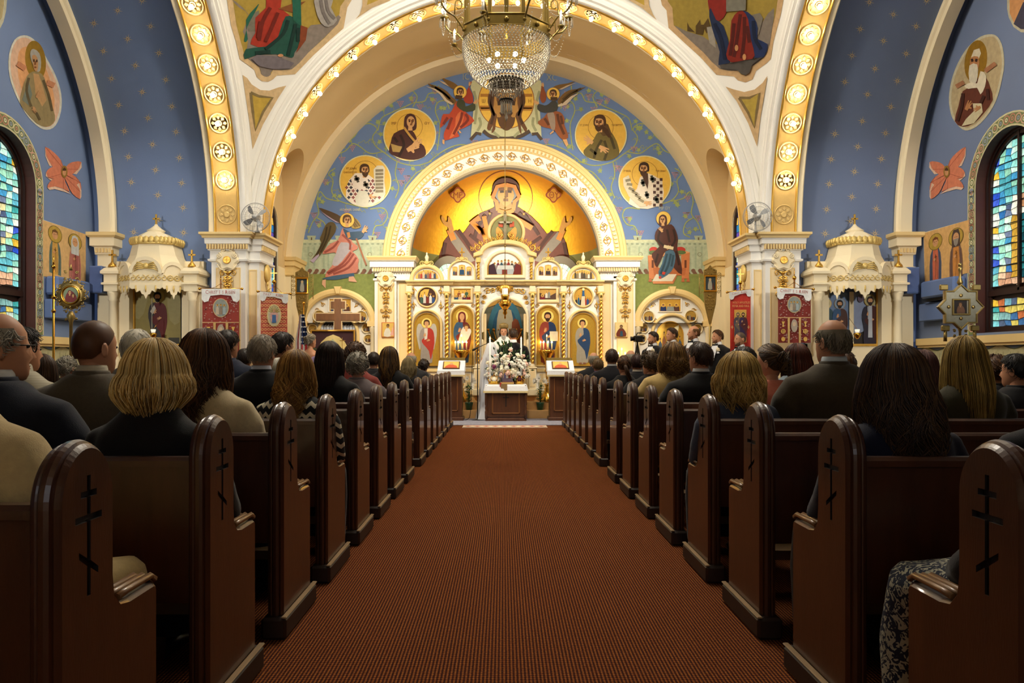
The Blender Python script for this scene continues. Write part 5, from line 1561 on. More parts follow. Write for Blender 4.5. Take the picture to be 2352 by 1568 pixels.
for s in(-1,1):
 m=(lambda x:x)if s<0 else MX
 def mp(pts):return[(m(x),y)for x,y in pts]
 fr=MB();frame(fr,pxs(mp(arch_px(944,1017,709.5,842,20)),YI),pxs(mp(arch_px(950,1011,715.5,842,20)),YI),YI-.05,YI,.02);fr.build('bay_frame',trimy,ico)
 fr=MB();frame(fr,pxs(mp(arch_px(950.5,1010.5,718,841,20)),YI),pxs(mp(arch_px(954,1007,721,838,20)),YI),YI-.025,YI,.01);fr.build('icon_frame',gilt,ico)
 g=MB();g.prism(pxs(mp(arch_px(953,1008,720,839,20)),YI),YI-.006,YI);g.build('icon_ground',goldbg,ico)
 fr=MB();frame(fr,pxs(mp(arch_px(1033,1091,699,841,20)),YI),pxs(mp(arch_px(1036.5,1087.5,703,838,20)),YI),YI-.05,YI,.02);fr.build('bay_frame',trimy,ico)
 fr=MB();frame(fr,pxs(mp(arch_px(1036,1088,702,838,20)),YI),pxs(mp(arch_px(1039,1085,705.5,836,20)),YI),YI-.03,YI,.01);fr.build('icon_frame',gilt,ico)
 g=MB();g.prism(pxs(mp(arch_px(1038,1086,704.5,837,20)),YI),YI-.006,YI);g.build('icon_ground',goldbg,ico)
 cx=m(980.7);b=MB();b.lathe((X_(cx,YI),YI,Z_(681.8,YI)),[(.232,0),(.232,.03),(.215,.045),(.20,.03),(.195,.01),(.195,0)],36,axis='Y');b.build('roundel_frame',trimy,ico)
 fr=MB();frame(fr,pxs(mp([(1036,696),(1036,661),(1087,661),(1087,696)]),YI),pxs(mp([(1043,688),(1043,664),(1081,664),(1081,688)]),YI),YI-.035,YI,.015);fr.build('icon_frame',panelc,ico)
 for x,y,k in((950,668,1),(1012,668,-1),(950,702,1),(1012,702,-1)):
  b=MB();X,Z=X_(m(x),YI),Z_(y,YI)
  b.tube(spiral(X,Z,.06,0,1.3,YI-.012,12,.15,k),.007,5);b.tube([(X,YI-.01,Z+.12),(X+.02,YI-.012,Z),(X,YI-.01,Z-.12)],[.004,.008,.004],5)
  leaf(b,X,Z,.09,PI/2,YI,.01);leaf(b,X,Z,.09,-PI/2,YI,.01);b.build('corner_scroll',gilt,ico)
 for x,y in((1038,702),(1086,702)):
  b=MB();b.tube(spiral(X_(m(x),YI),Z_(y,YI),.045,0,1.4,YI-.012,12,.15,1),.007,5);b.build('corner_scroll',gilt,ico)
 for x0,x1 in((952,1012),(1037,1087)):
  b=MB();xa,xb=sorted((X_(m(x0),YI),X_(m(x1),YI)))
  b.box(xa,xb,YI-.04,YI,Z_(853,YI),Z_(846,YI));b.build('base_moulding',trimy,ico);b=MB();b.box(xa,xb,YI-.02,YI,Z_(905,YI),Z_(896,YI))
  b.build('base_moulding',trimy,ico)
  b=MB();b.box(xa+.06,xb-.06,YI-.012,YI,Z_(892,YI),Z_(858,YI));b.build('base_panel',panelc,ico)
 b=MB();b.prism(pxs(mp(arch_px(943,1019,608,644,20,36)),YI),YI-.02,YI+.12);b.build('pediment',plaster,ico)
 b=MB();frame(b,pxs(mp(arch_px(941,1020,606,644,20,38)),YI),pxs(mp(arch_px(950,1011,616,644,20,28)),YI),YI-.07,YI,.02);b.build('pediment_moulding',trimy,ico)
 b=MB()
 X,Z=X_(m(980.5),YI),Z_(606,YI)
 b.lathe((X,YI,Z),[(.03,0),(.05,.03),(.025,.06),(.035,.1),(.045,.14),(.03,.18),(.012,.2),(.02,.225),(0,.26)],12)
 b.build('finial',cream2,ico)
 b=MB();scroll_pair(b,X,Z+.0,.3,YI-.06,.01)
 for k in range(5):leaf(b,X,Z-.02,.1,PI/2+(k-2)*.45,YI-.05)
 b.build('crest',goldlt,ico)
 b=MB();b.prism(pxs(mp(arch_px(1030,1092,598,644,20,27)),YI),YI-.02,YI+.12);b.build('attic_box',plaster,ico)
 b=MB();frame(b,pxs(mp(arch_px(1028.5,1093.5,596,644,20,29)),YI),pxs(mp(arch_px(1033,1089,601,644,20,25)),YI),YI-.06,YI,.02);b.build('attic_moulding',trimy,ico)
 X,Z=X_(m(1061),YI),Z_(597,YI)
 b=MB();scroll_pair(b,X,Z,.26,YI-.05,.01)
 for k in range(5):leaf(b,X,Z,.09,PI/2+(k-2)*.5,YI-.04)
 b.build('crest',goldlt,ico)
 b=MB();b.bbox(X-.014,X+.014,YI-.04,YI-.012,Z+.04,Z+.26,.004);b.bbox(X-.06,X+.06,YI-.04,YI-.012,Z+.15,Z+.18,.004);b.build('cross',gilt,ico)
r0=random.Random(8)
SI=planeY(YI)
def icon(draw,label,mat=ENAMEL,Y=YI,par=ico,off0=.008):
 P=Paint(planeY(Y),off0=off0,step=.0006);draw(P);P.build('icon',mat,par,label=label)
icon(lambda P:stand(P,980,735,836,'#9a9086','#b0392c','#4a2e18',wings='#b9b2a4',inner='#d8d0c0'),'icon of a winged figure in red cloak')
icon(lambda P:(P.e(1340,745,9,9,'#f2dc90'),stand(P,1338,735,836,'#9f9786','#2c4468','#3a2415')),'icon of a man in grey robe with blue mantle')
def theot(P):
 stand(P,1061,718,836,'#3c5a78','#6b2420',veil='#6b2420')
 P.at(1061,718,118/8.);P.poly([(.2,2.2),(1.4,2.6),(1.3,3.4),(.6,4.6),(-.5,4.7),(-.3,3.4)],'#d8d4c8',2);head(P,.7,2.3,.8,-.3,hair='#6a4a24');P.px()
icon(theot,'icon of a woman in maroon holding a child in white')
def pant(P):
 stand(P,1258,718,836,'#8a3a2c','#22365c','#3a2010',beard='#3a2010')
 P.at(1258,718,118/8.);P.poly([(.3,2.9),(1.6,2.9),(1.6,4.4),(.4,4.4)],'#d8d2bc');P.lines([[(.5,3.2+i*.25),(1.4,3.2+i*.25)]for i in range(5)],.07,'#6a6250');P.px()
icon(pant,'icon of a bearded man in dark blue holding an open book')
def rnd1(P):P.e(980.7,681.8,20.4,20.4,'#4a2c24',36);P.poly([(963,682),(966,670),(975,664),(986,664),(982,678),(972,684)],'#d8ac4c');crowd(P,965,999,668,696,['#3c5a4c','#c8c4b8','#7a2c24','#d8d4cc','#2c4a80'],r0,5)
icon(rnd1,'round icon of a birth scene')
def rnd2(P):P.e(1339.3,681.8,20.4,20.4,'#c89a3c',36);crowd(P,1321,1337,676,700,['#1c2434','#2c5a7a','#202028'],r0,3);crowd(P,1342,1358,676,700,['#a8402c','#2c4a80','#8a5a3c'],r0,3);P.poly([(1334,702),(1344,702),(1343,680),(1336,680)],'#d8c8a8');P.poly([(1337,680),(1338,667),(1342,667),(1343,680)],'#2c5a8a');P.e(1340,664,3,3,'#f4e4a8',12)
icon(rnd2,'round icon of a figure ascending')
def fe1(P):P.poly([(1043,688),(1043,664),(1081,664),(1081,688)],'#d4a548');P.poly([(1046,688),(1052,678),(1072,677),(1080,688)],'#8a7a6a');crowd(P,1050,1076,664,682,['#8a4a2c','#d8d4cc','#3c5a44'],r0,3);crowd(P,1043,1081,674,688,['#2c4a6a','#c8b090','#5a2c44','#7a1c1c'],r0,4)
icon(fe1,'small feast icon with a white-robed figure')
def fe2(P):P.poly([(1239,688),(1239,664),(1277,664),(1277,688)],'#c89c50');P.poly([(1239,688),(1239,672),(1262,680),(1277,672),(1277,688)],'#5a4034');crowd(P,1252,1264,664,684,['#d8d4c4','#8a8a84'],r0,2);crowd(P,1240,1252,674,687,['#7a2430'],r0,1)
icon(fe2,'small feast icon with two figures on a hill')
def pe(x0,x1,cols,l):
 def d(P):P.poly(arch_px(x0,x1,619,639.5,16,20),'#d8b058');crowd(P,x0+6,x1-6,618,639,cols,r0,8)
 icon(d,l,Y=YI-.02)
pe(954,1007,['#8a6a5a','#a83c30','#c8b8a0','#3c4c6a'],'half-round icon of a crowd scene, left');pe(1313,1366,['#4a4438','#8a7a60','#d8d0c0','#5a4a3c'],'half-round icon of a lying figure, right')
for cx,c1 in((1061,'#28486a'),(1259,'#3a2c30')):
 def tri(P):
  for dx,w,yt in((-16,9,613),(0,12,609),(16,9,613)):
   P.poly([(cx+dx-w/2-1,632),(cx+dx-w/2-1,yt),(cx+dx,yt-1.5),(cx+dx+w/2+1,yt),(cx+dx+w/2+1,632)],'#c8963c')
   P.poly([(cx+dx-w/2,631),(cx+dx-w/2,yt+1),(cx+dx+w/2,yt+1),(cx+dx+w/2,631)],'#e0bc68')
   crowd(P,cx+dx-w/2,cx+dx+w/2,yt+3,631,[c1,'#5a3a44','#2c3c4c'],r0,2 if dx else 1)
 icon(tri,'three tiny icons side by side, %s of the centre'%('left'if cx<1160 else 'right'),Y=YI-.02)
b=MB()
b.prism(pxs([(1092,644),(1092,592)]+[(1160+68*cos(a),592-36*sin(a))for a in[PI-PI*i/24 for i in range(25)]]+[(1228,592),(1228,644)],YI),YI-.03,YI+.14);b.build('attic_centre',plaster,ico)
b=MB()
top=[(1088,583),(1095,580),(1103,578)]+[(1160+57*cos(a),578-26*sin(a))for a in[PI-PI*i/20 for i in range(21)]]+[(1217,578),(1225,580),(1232,583)]
low=[(1088,592),(1097,590),(1105,588)]+[(1160+51*cos(a),586-24*sin(a))for a in[PI-PI*i/20 for i in range(21)]]+[(1215,588),(1223,590),(1232,592)]
b.prism(pxs(top+low[::-1],YI),YI-.14,YI+.1,.015);b.build('attic_cornice',trimy,ico)
b=MB();frame(b,pxs(arch_px(1113,1207,574,640,20,42),YI),pxs(arch_px(1119,1200,581,632,20,38),YI),YI-.07,YI-.02,.015);b.build('attic_frame',cream2,ico)
b=MB();frame(b,pxs(arch_px(1119.5,1199.5,578.5,633,20,38),YI),pxs(arch_px(1122.5,1196.5,581.5,630,20,36),YI),YI-.055,YI-.02,.01);b.build('icon_frame',gilt,ico)
for x in(1099,1220):
 b=MB();b.helix_col((X_(x,YI),YI-.06,Z_(641,YI)),.032,Z_(604,YI)-Z_(641,YI),2.6,m=32,amp=.32);b.build('twisted_column',gilt,ico)
 b=MB();b.bbox(X_(x,YI)-.05,X_(x,YI)+.05,YI-.11,YI,Z_(604,YI),Z_(592,YI),.012);b.build('column_capital',goldlt,ico)
def supper(P):
 P.poly(arch_px(1122,1197,581,631,20,37),'#dcb04c')
 crowd(P,1124,1196,592,622,['#4a3c44','#8a8478','#6a2c3c','#2c4a5a','#7a6a5a','#8a2c24','#3c3428'],r0,9)
 P.poly([(1140,622),(1143,609),(1178,609),(1181,622)],'#c8ccc8');P.poly([(1139,630),(1142,618),(1179,618),(1182,630)],'#aab0b4')
 P.poly([(1122,630),(1122,610),(1134,604),(1142,630)],'#3c2430');P.poly([(1197,630),(1197,610),(1186,604),(1178,630)],'#6a2420');P.poly([(1153,630),(1153,619),(1165,619),(1165,630)],'#7a3428')
icon(supper,'large arched icon of figures seated at a long table',Y=YI-.02)
b=MB()
for s in(-1,1):
 for k in range(7):
  x=1160+s*(16+k*10);y=551+(k/6)**2*22
  X,Z=X_(x,YI),Z_(y,YI)
  b.tube(spiral(X,Z,.05,PI/2,1.4,YI-.06,12,.15,s),.009,5);leaf(b,X,Z,.09,PI/2-s*.5,YI-.05)
 b.tube(spiral(X_(1160+s*62,YI),Z_(570,YI),.11,PI/2,1.6,YI-.07,16,.15,s),.013,6)
 b.tube(spiral(X_(1160+s*14,YI),Z_(541,YI),.08,PI/2,1.5,YI-.06,14,.15,s),.012,6)
b.build('crest',gilt,ico,label='gilded scroll crest')
b=MB();b.lathe((X_(1163,YI),YI+.02,Z_(533,YI)),[(.40,0),(.41,.03),(.37,.05),(.35,.03),(.34,0)],44,axis='Y');b.build('glory_ring',trimy,ico)
b=MB();b.lathe((X_(1163,YI),YI+.02,Z_(533,YI)),[(.345,.0),(.345,.012),(0,.012)],40,axis='Y');b.build('glory_disc',M('olive_disc','#8a8a5c',.6),ico)
def glory(P):
 for s in(-1,1):P.poly([(1163+s*4,540),(1163+s*20,520),(1163+s*24,535),(1163+s*16,555)],'#d8a050',2);P.poly([(1163+s*7,512),(1163+s*18,508),(1163+s*18,520),(1163+s*8,522)],'#c05a3c')
icon(glory,'painted wings on the glory disc',Y=YI-.0,off0=.015)
b=MB()
X,Z=X_(1160,YI),Z_(552,YI)
b.bbox(X-.03,X+.03,YI-.05,YI-.02,Z,Z+.58,.006);b.bbox(X-.13,X+.13,YI-.05,YI-.02,Z+.36,Z+.41,.006);b.ball((X,YI-.035,Z+.60),.035,8,6)
b.ball((X-.13,YI-.035,Z+.385),.03,8,6);b.ball((X+.13,YI-.035,Z+.385),.03,8,6)
b.build('crucifix',silver,ico)
b=MB();frame(b,pxs(arch_px(1105,1215,680,905,24,50),YI),pxs(arch_px(1110,1210,686,905,24,46),YI),YI-.03,YI+.0,.01);b.build('door_arch',cream2,ico)
b=MB()
for s in(-1,1):
 for x,y,r in((40,668,.075),(28,667,.06),(47,682,.05),(16,664,.05),(50,694,.04)):
  X,Z=X_(1160+s*x,YI),Z_(y,YI)
  b.tube(spiral(X,Z,r,PI,1.5,YI-.015,14,.15,s),.010,5);leaf(b,X,Z,r*1.3,PI/2+s,YI);leaf(b,X,Z,r*1.2,-PI/2+s*.5,YI)
for k in range(9):leaf(b,X_(1160,YI),Z_(663,YI),.2,PI/2+(k-4)*.32,YI-.02,.02)
b.lathe((X_(1160,YI),YI-.02,Z_(664,YI)),[(.13,0),(.12,.04),(.06,.06),(0,.06)],16,axis='Y')
b.build('door_scrolls',gilt,ico,label='gilded scrollwork over the door arch')
b=MB()
for s in(-1,1):
 xa,xb=sorted((X_(1160+s*52,YI),X_(1160+s*43,YI)))
 b.bbox(xa,xb,YI+.02,YI+.22,.44,Z_(720,YI),.01)
b.build('open_door_leaf',panelc,ico)
b=MB()
for s in(-1,1):b.bbox(X_(1160+s*51,YI)-.03,X_(1160+s*51,YI)+.03,YI-.03,YI+.02,Z_(780,YI),Z_(762,YI),.01)
b.build('door_hinge',oldbrass,ico)
YP=19.1
pic=thing('altar_painting','large painting of a robed figure in a blue mandorla seen through the open doors','painting',(X_(1160,YP),YP,.44))
b=MB();b.prism(pxs(arch_px(1112,1208,676,925,20,44),YP),YP,YP+.05);b.build('panel',M('grey_stone_paint','#7d7a66',.7,var=.2,vs_=9),pic)
P=Paint(planeY(YP),off0=.004)
for i in range(8):
 for sx in(1114,1190):P.poly([(sx,690+i*16),(sx+15,690+i*16),(sx+15,703+i*16),(sx,703+i*16)],'#6a6a58'if i%2 else '#8a8470')
P.poly([(1122,790),(1124,730),(1138,700),(1160,690),(1182,700),(1196,730),(1198,790)],'#3f7890',2);P.poly([(1132,790),(1134,735),(1146,712),(1160,704),(1174,712),(1186,735),(1188,790)],'#2c5a7c',2)
P.poly([(1146,712),(1174,712),(1180,760),(1190,840),(1130,840),(1140,760)],'#b8ae94',2);P.poly([(1138,700),(1120,706),(1130,690),(1150,688)],'#c89a4c');P.poly([(1182,700),(1200,706),(1190,690),(1170,688)],'#c89a4c')
P.poly([(1176,740),(1190,735),(1200,780),(1196,830),(1178,800)],'#8a4a30',2);P.poly([(1124,780),(1134,750),(1142,780),(1138,830),(1122,830)],'#4a5a4c',2)
P.e(1160,695,10,10,'#d8b050');P.e(1160,696,5,6.5,'#b8845a')
P.build('canvas',ENAMEL,pic)
t=thing('altar','gold cloth covered altar with a seven-branched candlestick behind the doors','altar',(X0,18.6,0))
b=MB();b.bbox(X0-.55,X0+.55,18.3,18.9,.0,1.42,.02);b.build('altar_table',M('gold_brocade','#b0924a',.6,var=.3,vs_=40),t)
b=MB()
for k in range(7):
 x=X0+(k-3)*.13;r=abs(k-3)*.13
 b.tube([(X0,18.45,1.6)]+[(X0+(k-3)*.13*sin(a),18.45,1.6+(1-cos(a))*.33)for a in(.5,1.0,1.57)],.014,6)if k!=3 else b.tube([(X0,18.45,1.42),(X0,18.45,1.95)],.018,6)
 b.lathe((x,18.45,1.92),[(.02,0),(.035,.02),(.03,.05)],8)
b.build('seven_branch_candlestick',brass,t)
# side altars in arched niches
for s,nm in((-1,'left'),(1,'right')):
 m=(lambda x:MX(x))if s<0 else(lambda x:x)
 YA=17.2
 def mp(pts):return pxs([(m(x),y)for x,y in pts],YA)
 t=thing('side_altar','white and gold arched side altar with small icons, %s of the icon screen'%nm,'altar',(X_(m(1543),YA),YA,0))
 b=MB();b.prism(mp(arch_px(1458,1628,665,915,28,78)),YA,YA+.09);b.build('altar_wall',plaster,t)
 b=MB();frame(b,mp(arch_px(1455,1631,663,742,28,79)),mp(arch_px(1470,1616,678,742,28,64)),YA-.12,YA,.03)
 b.box(*sorted((X_(m(1452),YA),X_(m(1474),YA))),YA-.16,YA,Z_(750,YA),Z_(738,YA));b.box(*sorted((X_(m(1612),YA),X_(m(1634),YA))),YA-.16,YA,Z_(750,YA),Z_(738,YA))
 b.prism(mp([(1534,659),(1550,659),(1546,676),(1538,676)]),YA-.16,YA,.01);b.build('arch_moulding',trimy,t)
 b=MB()
 for x in(1463,1623):
  b.lathe((X_(m(x),YA),YA-.08,0),[(.07,.44),(.07,.6),(.05,.62),(.045,Z_(765,YA)),(.06,Z_(762,YA)),(.075,Z_(752,YA)),(.08,Z_(750,YA))],14)
 b.build('altar_column',cream2,t)
 b=MB();frame(b,mp(arch_px(1494,1592,719,912,24)),mp(arch_px(1501,1585,726,912,24)),YA-.06,YA,.02);b.build('niche_frame',trimy,t)
 if s>0:
  fr=MB();frame(fr,mp(arch_px(1507,1570,737,912,20)),mp(arch_px(1510,1567,740,910,20)),YA-.03,YA,.01);fr.build('icon_frame',gilt,t)
  g=MB();g.prism(mp(arch_px(1509,1568,739,911,20)),YA-.008,YA);g.build('icon_ground',goldbg,t)
  def dorm(P):
   crowd(P,1512,1566,752,812,['#4a5a6a','#8a5a3c','#c8bca8','#2c4a7a','#5a3c34'],r0,6);crowd(P,1511,1567,776,850,['#3c3c4c','#7a3c2c','#8a8474','#4a3a30'],r0,5)
   P.poly([(1535,760),(1560,745),(1556,770),(1540,778)],'#e8dcb0')
  icon(dorm,'arched gold icon of a crowd',Y=YA,par=t,off0=.012)
 else:
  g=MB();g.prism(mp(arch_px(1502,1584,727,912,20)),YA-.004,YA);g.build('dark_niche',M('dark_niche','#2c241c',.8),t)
  b=MB()
  for k in range(12):
   x=1504+k*6.6
   xa,xb=sorted((X_(m(x),YA),X_(m(x+6),YA)))
   b.prism([(xa,.45),(xb,.45),(xb,Z_(745,YA)),(xa,Z_(748,YA))],YA-.025-.012*(k%2),YA-.005,.01)
  b.build('curtain',M('white_voile','#c9d2e2',.8,sheen=.3),t,label='white gathered curtain')
 b=MB();frame(b,mp([(1511,717),(1511,685),(1566,685),(1566,717)]),mp([(1514,715),(1514,687),(1563,687),(1563,715)]),YA-.03,YA,.01);b.build('icon_frame',plaster,t)
 def rect(P):P.poly([(m(1514),715),(m(1514),687),(m(1563),687),(m(1563),715)],'#c8983a');crowd(P,min(m(1516),m(1561)),max(m(1516),m(1561)),690,714,['#1f2f5c','#9a9484','#5a3c34'],r0,3);P.poly([(m(1530),714),(m(1533),704),(m(1547),704),(m(1549),714)],'#8c9490')
 icon(rect,'rectangular icon of three seated figures',Y=YA,par=t)
 for cx,cy,r in((1489.8,727,12),(1586.8,726,12.4),(1478,753.4,9.5),(1602,755,9.5),(1474,778,9)):
  b=MB();b.lathe((X_(m(cx),YA),YA,Z_(cy,YA)),[((r+2.6)*YA/F,0),((r+2.6)*YA/F,.03),((r+.6)*YA/F,.03),(r*YA/F,.005)],24,axis='Y');b.build('roundel_frame',cream2,t)
  def rd(P):P.e(m(cx),cy,r,r,'#b08a3a',24);crowd(P,m(cx)-r*.75,m(cx)+r*.75,cy-r*.6,cy+r*.72,['#4a4038','#8a8072','#5a2c24','#2c3c50'],r0,4)
  icon(rd,'small round icon',Y=YA,par=t,off0=.009)
 b=MB()
 for x,y in((1500,700),(1578,700),(1486,712),(1592,712),(1495,742),(1585,742),(1503,735),(1484,742),(1598,742)):
  b.tube(spiral(X_(m(x),YA),Z_(y,YA),.05,0,1.3,YA-.012,12,.15,1),.007,5);leaf(b,X_(m(x),YA),Z_(y,YA),.09,x*.3,YA,.01)
 b.build('relief_scrolls',gilt,t)
for s,nm in((-1,'left'),(1,'right')):
 b=MB();x0,x1=sorted((X0+s*4.64,X0+s*4.47));b.rectloft(x0,x1,16.48,17.29,[(.0,3.0),(.02,3.02),(.02,3.2),(.06,3.21),(.06,3.31),(.09,3.32),(.11,3.39)])
 b.build('trim_%d'%(12 if s<0 else 13),trimy,kind='structure',label='cream capital at the %s corner of the sanctuary'%nm)
 # steps and platform
stm=M('tan_varnished_step','#d0a468',.35,var=.12,vs_=6,coat=.2)
st=thing('floor_steps','tan wooden steps rising to the icon screen',None,(0,17,0));st['kind']='structure'
for k,(yf,z,w)in enumerate(((16.40,.18,3.2),(16.72,.345,3.0),(17.02,.44,4.4))):
 b=MB()
 pts=[(-w,17.3),(w,17.3),(w,yf+.5)]+[(w-1.0+1.0*cos(a)*1.0,yf+.5-.5*sin(a))for a in(.3,.7,1.1,1.45)]+[(w-1.1,yf),(-w+1.1,yf)]+[(-w+1.0-1.0*cos(a),yf+.5-.5*sin(a))for a in(1.45,1.1,.7,.3)]+[(-w,yf+.5)]
 if k==2:pts=[(-4.4,17.3),(4.4,17.3),(4.4,16.98),(-4.4,16.98)]
 b.prism([(p[0]+X0,p[1])for p in pts],z,0,.012,axis='Z');b.build('step',stm,st)
b=MB();b.box(X0-2.09,X0+2.09,17.3,19.6,0,.44);b.build('sanctuary_platform',stm,st)
# pews
PY=[1.68,2.54,3.40,4.26,5.13,5.99,6.86,7.72,8.96,9.83,10.69,11.56,12.42,13.28,14.15]
XL,XR=-.935,1.095
def wood(name,col,rough=.35,coat=.35,var=.45):
 return M(name,col,rough,var=var,vs_=7,stretch=(3,3,.5),bump=.06,bs=70,coat=coat)
pewwood=wood('dark_oak_varnish','#432310',.36,.3)
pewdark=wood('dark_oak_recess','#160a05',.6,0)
pewpl=M('worn_plinth','#2a1a10',.5,var=.3)
pewedge=M('worn_bare_edge','#8a6e48',.5,var=.3)
END=[(0,.08),(0,.86)]+[(.13-.13*cos(a),.88+.14*sin(a))for a in[PI*i/24 for i in range(25)]]+[(.26,.86),(.26,.68),(.267,.635),(.29,.612),(.33,.605),(.47,.605),(.492,.597),(.50,.575),(.50,.08)]
CROSS=[(.122,.66),(.138,.66),(.138,.722),(.172,.702),(.172,.718),(.138,.74),(.138,.832),(.188,.832),(.188,.848),(.138,.848),(.138,.888),(.165,.888),(.165,.903),(.138,.903),(.138,.938),(.122,.938),(.122,.903),(.095,.903),(.095,.888),(.122,.888),(.122,.848),(.072,.848),(.072,.832),(.122,.832),(.122,.748),(.088,.768),(.088,.752),(.122,.73)]
def make_pew(s,L):
 """s=-1: stretches to the left of the aisle. origin: back corner of the aisle end"""
 t=thing('church_pew','x','pew',(0,0,0))
 X=lambda d:s*d
 b=MB()
 prof=[(0,.020),(.004,.016),(.012,.009),(.016,.012),(.020,.004),(.030,0),(.042,.002),(.050,.010),(.054,.008),(.064,.013),(.070,.020)]
 rings=[[(X(.022+d),p[0],p[1])for p in offset_poly(END,i)]for d,i in prof]
 b.grid(rings,closed_u=True,sm=False)
 f0=offset_poly(END,.02)
 tri=tessellate_polygon([[Vector((p[0],p[1],0))for p in f0],[Vector((p[0],p[1],0))for p in CROSS]])
 b.add([(X(.022),p[0],p[1])for p in f0+CROSS],tri,False)
 b.add([(X(.092),p[0],p[1])for p in f0],tessellate_polygon([[Vector((p[0],p[1],0))for p in f0]]),False)
 e=b.build('pew_end',pewwood,t,local=True)
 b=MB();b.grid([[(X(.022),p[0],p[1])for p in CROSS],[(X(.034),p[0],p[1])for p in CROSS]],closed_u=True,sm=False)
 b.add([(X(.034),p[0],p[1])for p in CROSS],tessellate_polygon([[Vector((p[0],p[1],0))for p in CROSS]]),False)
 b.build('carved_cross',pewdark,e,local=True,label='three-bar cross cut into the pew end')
 b=MB();b.bbox(*sorted((X(0),X(.11))),-.03,.53,0,.095,.012);b.build('plinth',pewpl,t,local=True)
 b=MB();b.bbox(*sorted((X(-.002),X(.022))),-.03,.53,.093,.101,.004);b.build('plinth_edge',pewedge,t,local=True)
 b=MB()
 for d in(.034,.057,.08):b.tube([(X(d),.285,.609),(X(d),.33,.613),(X(d),.47,.613),(X(d),.495,.598)],.010,6)
 b.build('arm_cap',M('worn_arm_cap','#7d5a36',.32,var=.25,coat=.4),t,local=True)
 b=MB();b.prism([(.055,.40),(.085,.40),(.055,.87),(.035,.87)],X(.085),X(L),axis='X');b.build('backrest',pewwood,t,local=True)
 b=MB();b.prism([(.022,.855),(.075,.855),(.082,.872),(.07,.886),(.035,.886),(.022,.875)],X(.085),X(L),axis='X');b.build('top_rail',pewwood,t,local=True)
 b=MB();b.prism([(.06,.41),(.50,.43),(.51,.45),(.50,.46),(.07,.44)],X(.085),X(L),axis='X');b.build('seat',pewwood,t,local=True)
 b=MB();b.prism([(-.30,.20),(-.15,.20),(-.15,.245),(-.30,.245)],X(.16),X(L-.1),.012,axis='X');b.build('kneeler',M('tan_kneeler_vinyl','#7a6040',.5,var=.2),t,local=True)
 b=MB()
 for d in(.18,L/2,L-.14):b.prism([(-.26,0),(-.22,0),(.05,.24),(.05,.29),(-.2,.2),(-.26,.2)],X(d),X(d+.03),axis='X')
 b.build('kneeler_bracket',pewpl,t,local=True)
 b=MB();b.prism(END,X(L),X(L+.05),.008,axis='X');b.build('pew_end',pewwood,t,local=True)
 return t
ORD=['nearest','second','third','fourth','fifth','sixth','seventh','eighth','ninth','tenth','eleventh','twelfth','thirteenth','fourteenth','frontmost']
for s,nm,xa in((-1,'left',XL),(1,'right',XR)):
 proto={}
 for k,y in enumerate(PY):
  L=3.9 if k<12 else 1.7
  lab='%s dark oak pew from the camera on the %s of the aisle'%(ORD[k],nm)
  if L not in proto:
   proto[L]=make_pew(s,L);r=proto[L]
   r.location=(xa,y,0);WLOC[r.name]=Vector((xa,y,0));r['label']=lab;r['group']='pews on the %s of the aisle'%nm
  else:
   dup(proto[L],(xa,y,0),label=lab)
   # people: shared anatomy
def remesh(b,vox=.016,it=5):
 me=b.mesh('tmp')
 ob=bpy.data.objects.new('tmp',me);COL.objects.link(ob)
 m=ob.modifiers.new('r','REMESH');m.mode='VOXEL';m.voxel_size=vox;m.use_smooth_shade=True
 m=ob.modifiers.new('s','SMOOTH');m.iterations=it
 bpy.context.view_layer.update()
 dg=bpy.context.evaluated_depsgraph_get()
 r=bpy.data.meshes.new_from_object(ob.evaluated_get(dg))
 bpy.data.objects.remove(ob)
 out=MB()
 out.add([v.co for v in r.vertices],[tuple(p.vertices)for p in r.polygons],True)
 bpy.data.meshes.remove(r)
 return out
def loft(b,rings,n=22,p=2.4):
 rows=[]
 for z,a,d,yc in rings:
  row=[]
  for i in range(n):
   t=2*PI*i/n
   c,s_=cos(t),sin(t)
   row.append((a*math.copysign(abs(c)**(2/p),c),yc+d*math.copysign(abs(s_)**(2/p),s_),z))
  rows.append(row)
 return b.grid(rows,closed_u=True,cap0=True,cap1=True)
def add_hand(b,w,d,side,sz=1.0):
 """palm, four unequal curled fingers and a thumb, from wrist w along d (palm down)"""
 w,d=Vector(w),Vector(d).normalized()
 up=(Vector((0,0,1))-d*d.z).normalized()
 sd=d.cross(up)*side
 loftp=[]
 for t,a,h in((-.02,.024,.018),(.02,.032,.016),(.06,.038,.014),(.085,.037,.012)):
  loftp.append([w+d*t*sz+sd*a*sz*cos(q)+up*h*sz*sin(q)for q in[2*PI*i/10 for i in range(10)]])
 b.grid(loftp,closed_u=True,cap0=True,cap1=True)
 for k,(o,l)in enumerate(((-.027,.068),(-.009,.078),(.009,.074),(.027,.058))):
  p0=w+(d*.08+sd*o)*sz
  b.tube([p0,p0+(d*l*.45+up*.006)*sz,p0+(d*l*.8-up*.012)*sz,p0+(d*l*.95-up*.035)*sz],[.0085*sz,.0085*sz,.0075*sz,.006*sz],6)
 p0=w+(d*.02-sd*.028)*sz
 b.tube([p0,p0+(d*.03-sd*.03)*sz,p0+(d*.06-sd*.035-up*.015)*sz],[.012*sz,.010*sz,.007*sz],6)
HC=Vector((0,.022,1.197))
